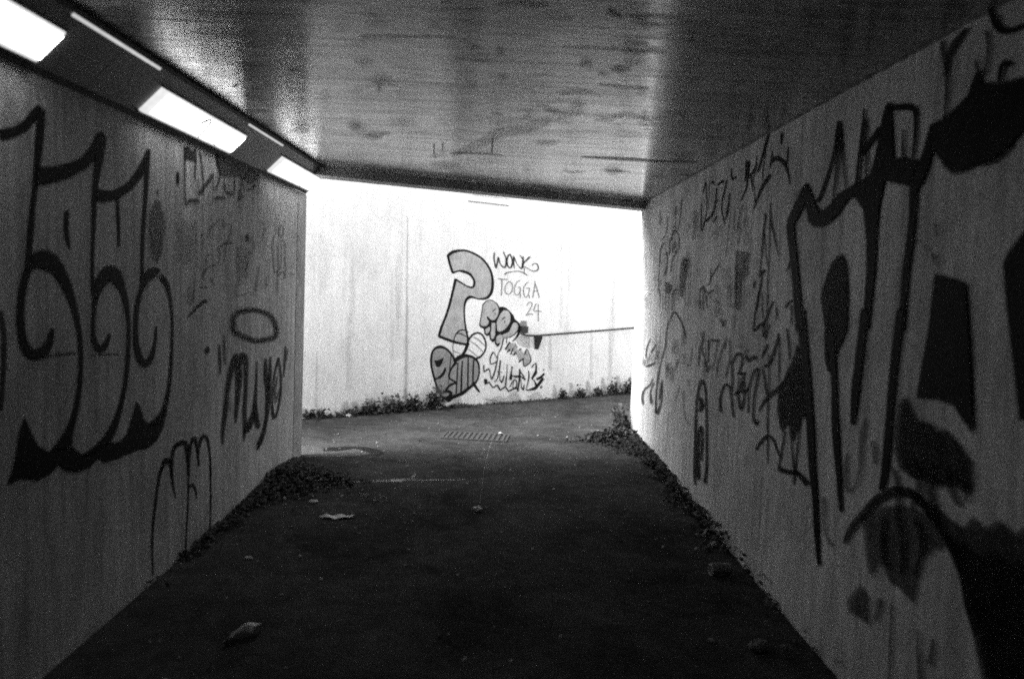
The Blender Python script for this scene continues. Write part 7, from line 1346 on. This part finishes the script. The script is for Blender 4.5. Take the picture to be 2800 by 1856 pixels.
weed(Vector((XR - .2, 7.7, 0)), .17, .36, 260, 'low dark weeds spreading from the right tunnel wall', G2, 8)
weed(Vector((XL + .25, 5.8, 0)), .08, .4, 200, 'low dark weeds at the end of the left tunnel wall', G2, 9)

# ---------------------------------------------------------------- leaf litter
def litter(name, pts, mat, s0, s1, label=None):
    rnd = random.Random(len(pts)); lv, lf = [], []
    for (x, y, z) in pts:
        p = Vector((x, y, z)); d = Vector((rnd.gauss(0, 1), rnd.gauss(0, 1), rnd.gauss(0, .35))).normalized()
        s = Vector((rnd.gauss(0, 1), rnd.gauss(0, 1), rnd.gauss(0, .35))).cross(d)
        s = (s - Vector((0, 0, s.z * .5))).normalized(); s = Vector((-d.y, d.x, rnd.gauss(0, .4))).normalized()
        ln = rnd.uniform(s0, s1); wd = ln * rnd.uniform(.2, .45); c = len(lv)
        q = [p - d * ln * .5, p + s * wd + Vector((0, 0, ln * .12)), p + d * ln * .5, p - s * wd + Vector((0, 0, ln * .1)), p + Vector((0, 0, ln * .2))]
        zm = min(v.z for v in q); q = [v + Vector((0, 0, max(0, .003 - zm))) for v in q]
        lv += q; lf += [(c, c + 1, c + 4), (c + 1, c + 2, c + 4), (c + 2, c + 3, c + 4), (c + 3, c, c + 4)]
    me = bpy.data.meshes.new(name); me.from_pydata([tuple(v) for v in lv], [], lf)
    o = link(name, me, mat); o['kind'] = 'stuff'
    if label: o['label'] = label
    return o
pts = []
for i in range(3400):                                  # heap at the left wall end
    y = 6.35 - abs(random.gauss(0, .8)); w = .05 + .05 * math.sin(y * 5) ** 2 + .42 * math.exp(-((y - 5.72) / .38) ** 2); x = XL + .01 + abs(random.gauss(0, .55)) * w
    hgt = .06 * math.exp(-((x - XL) / (w + .05)) ** 2) * (.35 + math.exp(-((y - 5.75) / .4) ** 2))
    pts.append((x, y, random.uniform(.003, .01 + hgt)))
litter('leaf_litter', pts, M_leafdark, .02, .055, 'dark leaf litter heaped along the foot of the left tunnel wall')
pts = []
for i in range(4000):
    y = 8.25 - abs(random.gauss(0, 1.6)); w = .03 + .10 * (math.sin(y * 3.1) * math.sin(y * 1.3 + 1)) ** 2 + .3 * math.exp(-((y - 7.7) / .5) ** 2) + .08 * math.sin(y * 7.3) ** 2; x = XR - .01 - abs(random.gauss(0, .5)) * w
    hgt = .09 * math.exp(-((XR - x) / (w * .7 + .03)) ** 2)
    pts.append((x, y, random.uniform(.003, .01 + hgt)))
litter('leaf_litter', pts, M_leafdark, .02, .06, 'dark leaf litter along the foot of the right tunnel wall')
pts = []
for i in range(330):
    y = random.uniform(1.6, 9.2); x = random.uniform(XL + .1, XR - .1); pts.append((x, y, .004))
for i in range(60): pts.append((random.gauss(-1.15, .22), random.gauss(5.5, .35), .03))
for i in range(40):
    y = random.uniform(3, 8); pts.append((XR - abs(random.gauss(0, .12)) - .02, y, .05))
litter('leaf_scraps', pts, M_leafpale, .008, .03, 'small pale leaf scraps scattered over the asphalt')
pts = []
for i in range(900):
    s = random.uniform(-2.9, 2.6); p = fw(s, 0, abs(random.gauss(0, .1)) + .01); pts.append((p.x, p.y, random.uniform(.003, .02)))
litter('leaf_litter', pts, M_leafdark, .015, .045, 'dark litter along the foot of the white wall')

# ---------------------------------------------------------------- drain
dr = tag(empty('drain_grate', (-.19, 7.66, 0)), 'long slotted iron drain grate set across the path outside the underpass', 'drain')
bm = bmesh.new(); box(bm, -.35, .35, -.17, .17, .0015, .003); obj('pit_shade', bm, M_black, dr)  # black plate standing in for the shaded hollow below the bars
for bx_ in ((-.375, .375, -.20, -.172), (-.375, .375, .172, .20), (-.375, -.352, -.1715, .1715), (.352, .375, -.1715, .1715)):
    bm = bmesh.new(); box(bm, *bx_, .002, .012); obj('frame', bm, M_iron, dr)
bm = bmesh.new(); box(bm, -.016, .016, -.171, .171, .0035, .0125); barme = bpy.data.meshes.new('bar'); bm.to_mesh(barme); bm.free(); barme.materials.append(M_iron)
for i in range(12):
    o = bpy.data.objects.new('bar', barme); COL.objects.link(o); o.parent = dr; o.location = (-.352 + .032 + i * .058, 0, 0)
dr.rotation_euler.z = -.11; dr.scale = (.86, .9, 1)

# ---------------------------------------------------------------- litter one by one
def crumple(name, loc, size, flat, mat, label, cat, seed, rot=0, sub=3, amp=.35):
    rnd = random.Random(seed); bm = bmesh.new(); bmesh.ops.create_icosphere(bm, subdivisions=sub, radius=1)
    for v in bm.verts: v.co *= 1 + rnd.uniform(-amp, amp)
    for v in bm.verts: v.co = Vector((v.co.x * size[0], v.co.y * size[1], v.co.z * size[2]))
    zm = min(v.co.z for v in bm.verts)
    for v in bm.verts: v.co.z -= zm
    o = obj(name, bm, mat); o.location = loc; o.rotation_euler.z = rot
    return tag(o, label, cat)
def sheet(name, loc, w, l, mat, label, cat, rot, fn, nx=14, ny=8):
    bm = bmesh.new(); gr = [[bm.verts.new((( i / nx - .5) * w, (j / ny - .5) * l, 0)) for j in range(ny + 1)] for i in range(nx + 1)]
    for i in range(nx):
        for j in range(ny): bm.faces.new([gr[i][j], gr[i + 1][j], gr[i + 1][j + 1], gr[i][j + 1]])
    for v in bm.verts: v.co = fn(v.co.copy())
    zm = min(v.co.z for v in bm.verts)
    for v in bm.verts: v.co.z += .004 - zm
    o = obj(name, bm, mat, None, True); md = o.modifiers.new('thick', 'SOLIDIFY'); md.thickness = .002
    o.location = loc; o.rotation_euler.z = rot
    return tag(o, label, cat)
sheet('wrapper', (-.98, 4.90, 0), .20, .085, M_plastic, 'long pale twisted wrapper lying flat left of centre on the asphalt', 'wrapper', .05,
      lambda c: Vector((c.x + c.y * .5, c.y * (1 - abs(c.x) * 6), .005 * math.sin(c.x * 70 + c.y * 60) + .012 * (c.x * 9) ** 4)))
bm = bmesh.new()
tube(bm, [(.045 * math.cos(a) , .035 * math.sin(a) + .02 * math.cos(a), .02 + .012 * math.sin(a * 2)) for a in [k * math.pi * 2 / 14 for k in range(13)]], .006, 6, .5)
o = obj('torn_band', bm, M_plastic); o.location = (-.774, 5.28, 0); tag(o, 'pale curled band of plastic lying behind the twisted wrapper', 'plastic scrap')
crumple('tissue', (-.10, 5.14, 0), (.032, .022, .016), 0, M_paper, 'small crumpled white tissue at the near end of the thin pale scratch', 'tissue', 3, .2)
sheet('torn_bag', (-1.03, 3.2, 0), .13, .12, M_plastic, 'torn crumpled plastic bag in the dark foreground near the left', 'bag', .7,
      lambda c: Vector((c.x + c.y * .6, c.y * (.4 + abs(c.x) * 3), .03 * math.sin(c.x * 30 + 1) * math.cos(c.y * 24) + .045 * math.cos(c.x * 9))))
can = tag(empty('drink_can', (1.25, 4.13, 0)), 'crushed drink can lying at the foot of the right wall', 'can')
bm = bmesh.new(); bmesh.ops.create_cone(bm, cap_ends=True, segments=20, radius1=.033, radius2=.033, depth=.11)
bmesh.ops.subdivide_edges(bm, edges=[e for e in bm.edges if abs(e.verts[0].co.z - e.verts[1].co.z) > .05], cuts=5)
for v in bm.verts:
    if abs(v.co.z) < .045: k = 1 - .28 * math.cos(v.co.z * 30) * (v.co.x > 0); v.co.x *= k; v.co.y *= 1 + .1 * math.sin(v.co.z * 90)
bm.transform(Matrix.Rotation(math.pi / 2, 4, 'Y')); bm.transform(Matrix.Translation((0, 0, .034))); obj('can_body', bm, M_steel, can, False)
for sgn in (-1, 1):
    bm = bmesh.new(); tube(bm, [(sgn * .055, .029 * math.cos(a), .034 + .029 * math.sin(a)) for a in [k * math.pi / 8 for k in range(17)]], .003, 6); obj('can_rim', bm, M_paper, can)
can.rotation_euler.z = .15
crumple('stone', (1.17, 3.25, 0), (.05, .03, .024), 0, M_stone, 'rounded pale stone in the dark lower right foreground', 'stone', 5, .5, 3, .1)
crumple('paper_ball', (1.27, 3.20, 0), (.022, .02, .026), 0, M_stone, 'crumpled paper ball right of the pale stone', 'paper', 6, 0)
sheet('paper_strip', (1.345, 4.82, 0), .16, .03, M_paper, 'thin white paper strip caught against the right wall', 'paper', .75,
      lambda c: Vector((c.x, c.y * (.4 + 6 * max(c.x, 0)), .01 + .25 * max(c.x, 0) + .01 * math.sin(c.x * 60))))
crumple('tissue', (1.35, 4.60, 0), (.03, .018, .014), 0, M_paper, 'small white tissue just before the paper strip by the right wall', 'tissue', 12, .4)
crumple('chip', (.985, 3.32, 0), (.014, .02, .008), 0, M_stone, 'tiny pale chip of stone left of the rounded stone', 'stone', 13, .4, 2, .2)
for i, (x, y, s, lb) in enumerate([(-1.21, 5.22, .03, 'white scrap in front of the dark heap by the left wall'), (-2.05, 8.28, .035, 'white scrap at the wall foot, left of two'), (-1.62, 8.52, .045, 'white scrap at the wall foot, right of two'), (-1.30, 4.13, .022, 'lone white scrap on the dark left floor'), (.05, 7.80, .024, 'white scrap on the corner of the drain')]):
    crumple('paper_scrap', (x, y, 0 if i != 4 else .014), (s, s * .7, s * .3), 0, M_paper, lb, 'paper scrap', 20 + i, i, 2, .3)['group'] = 'white paper scraps on the ground'
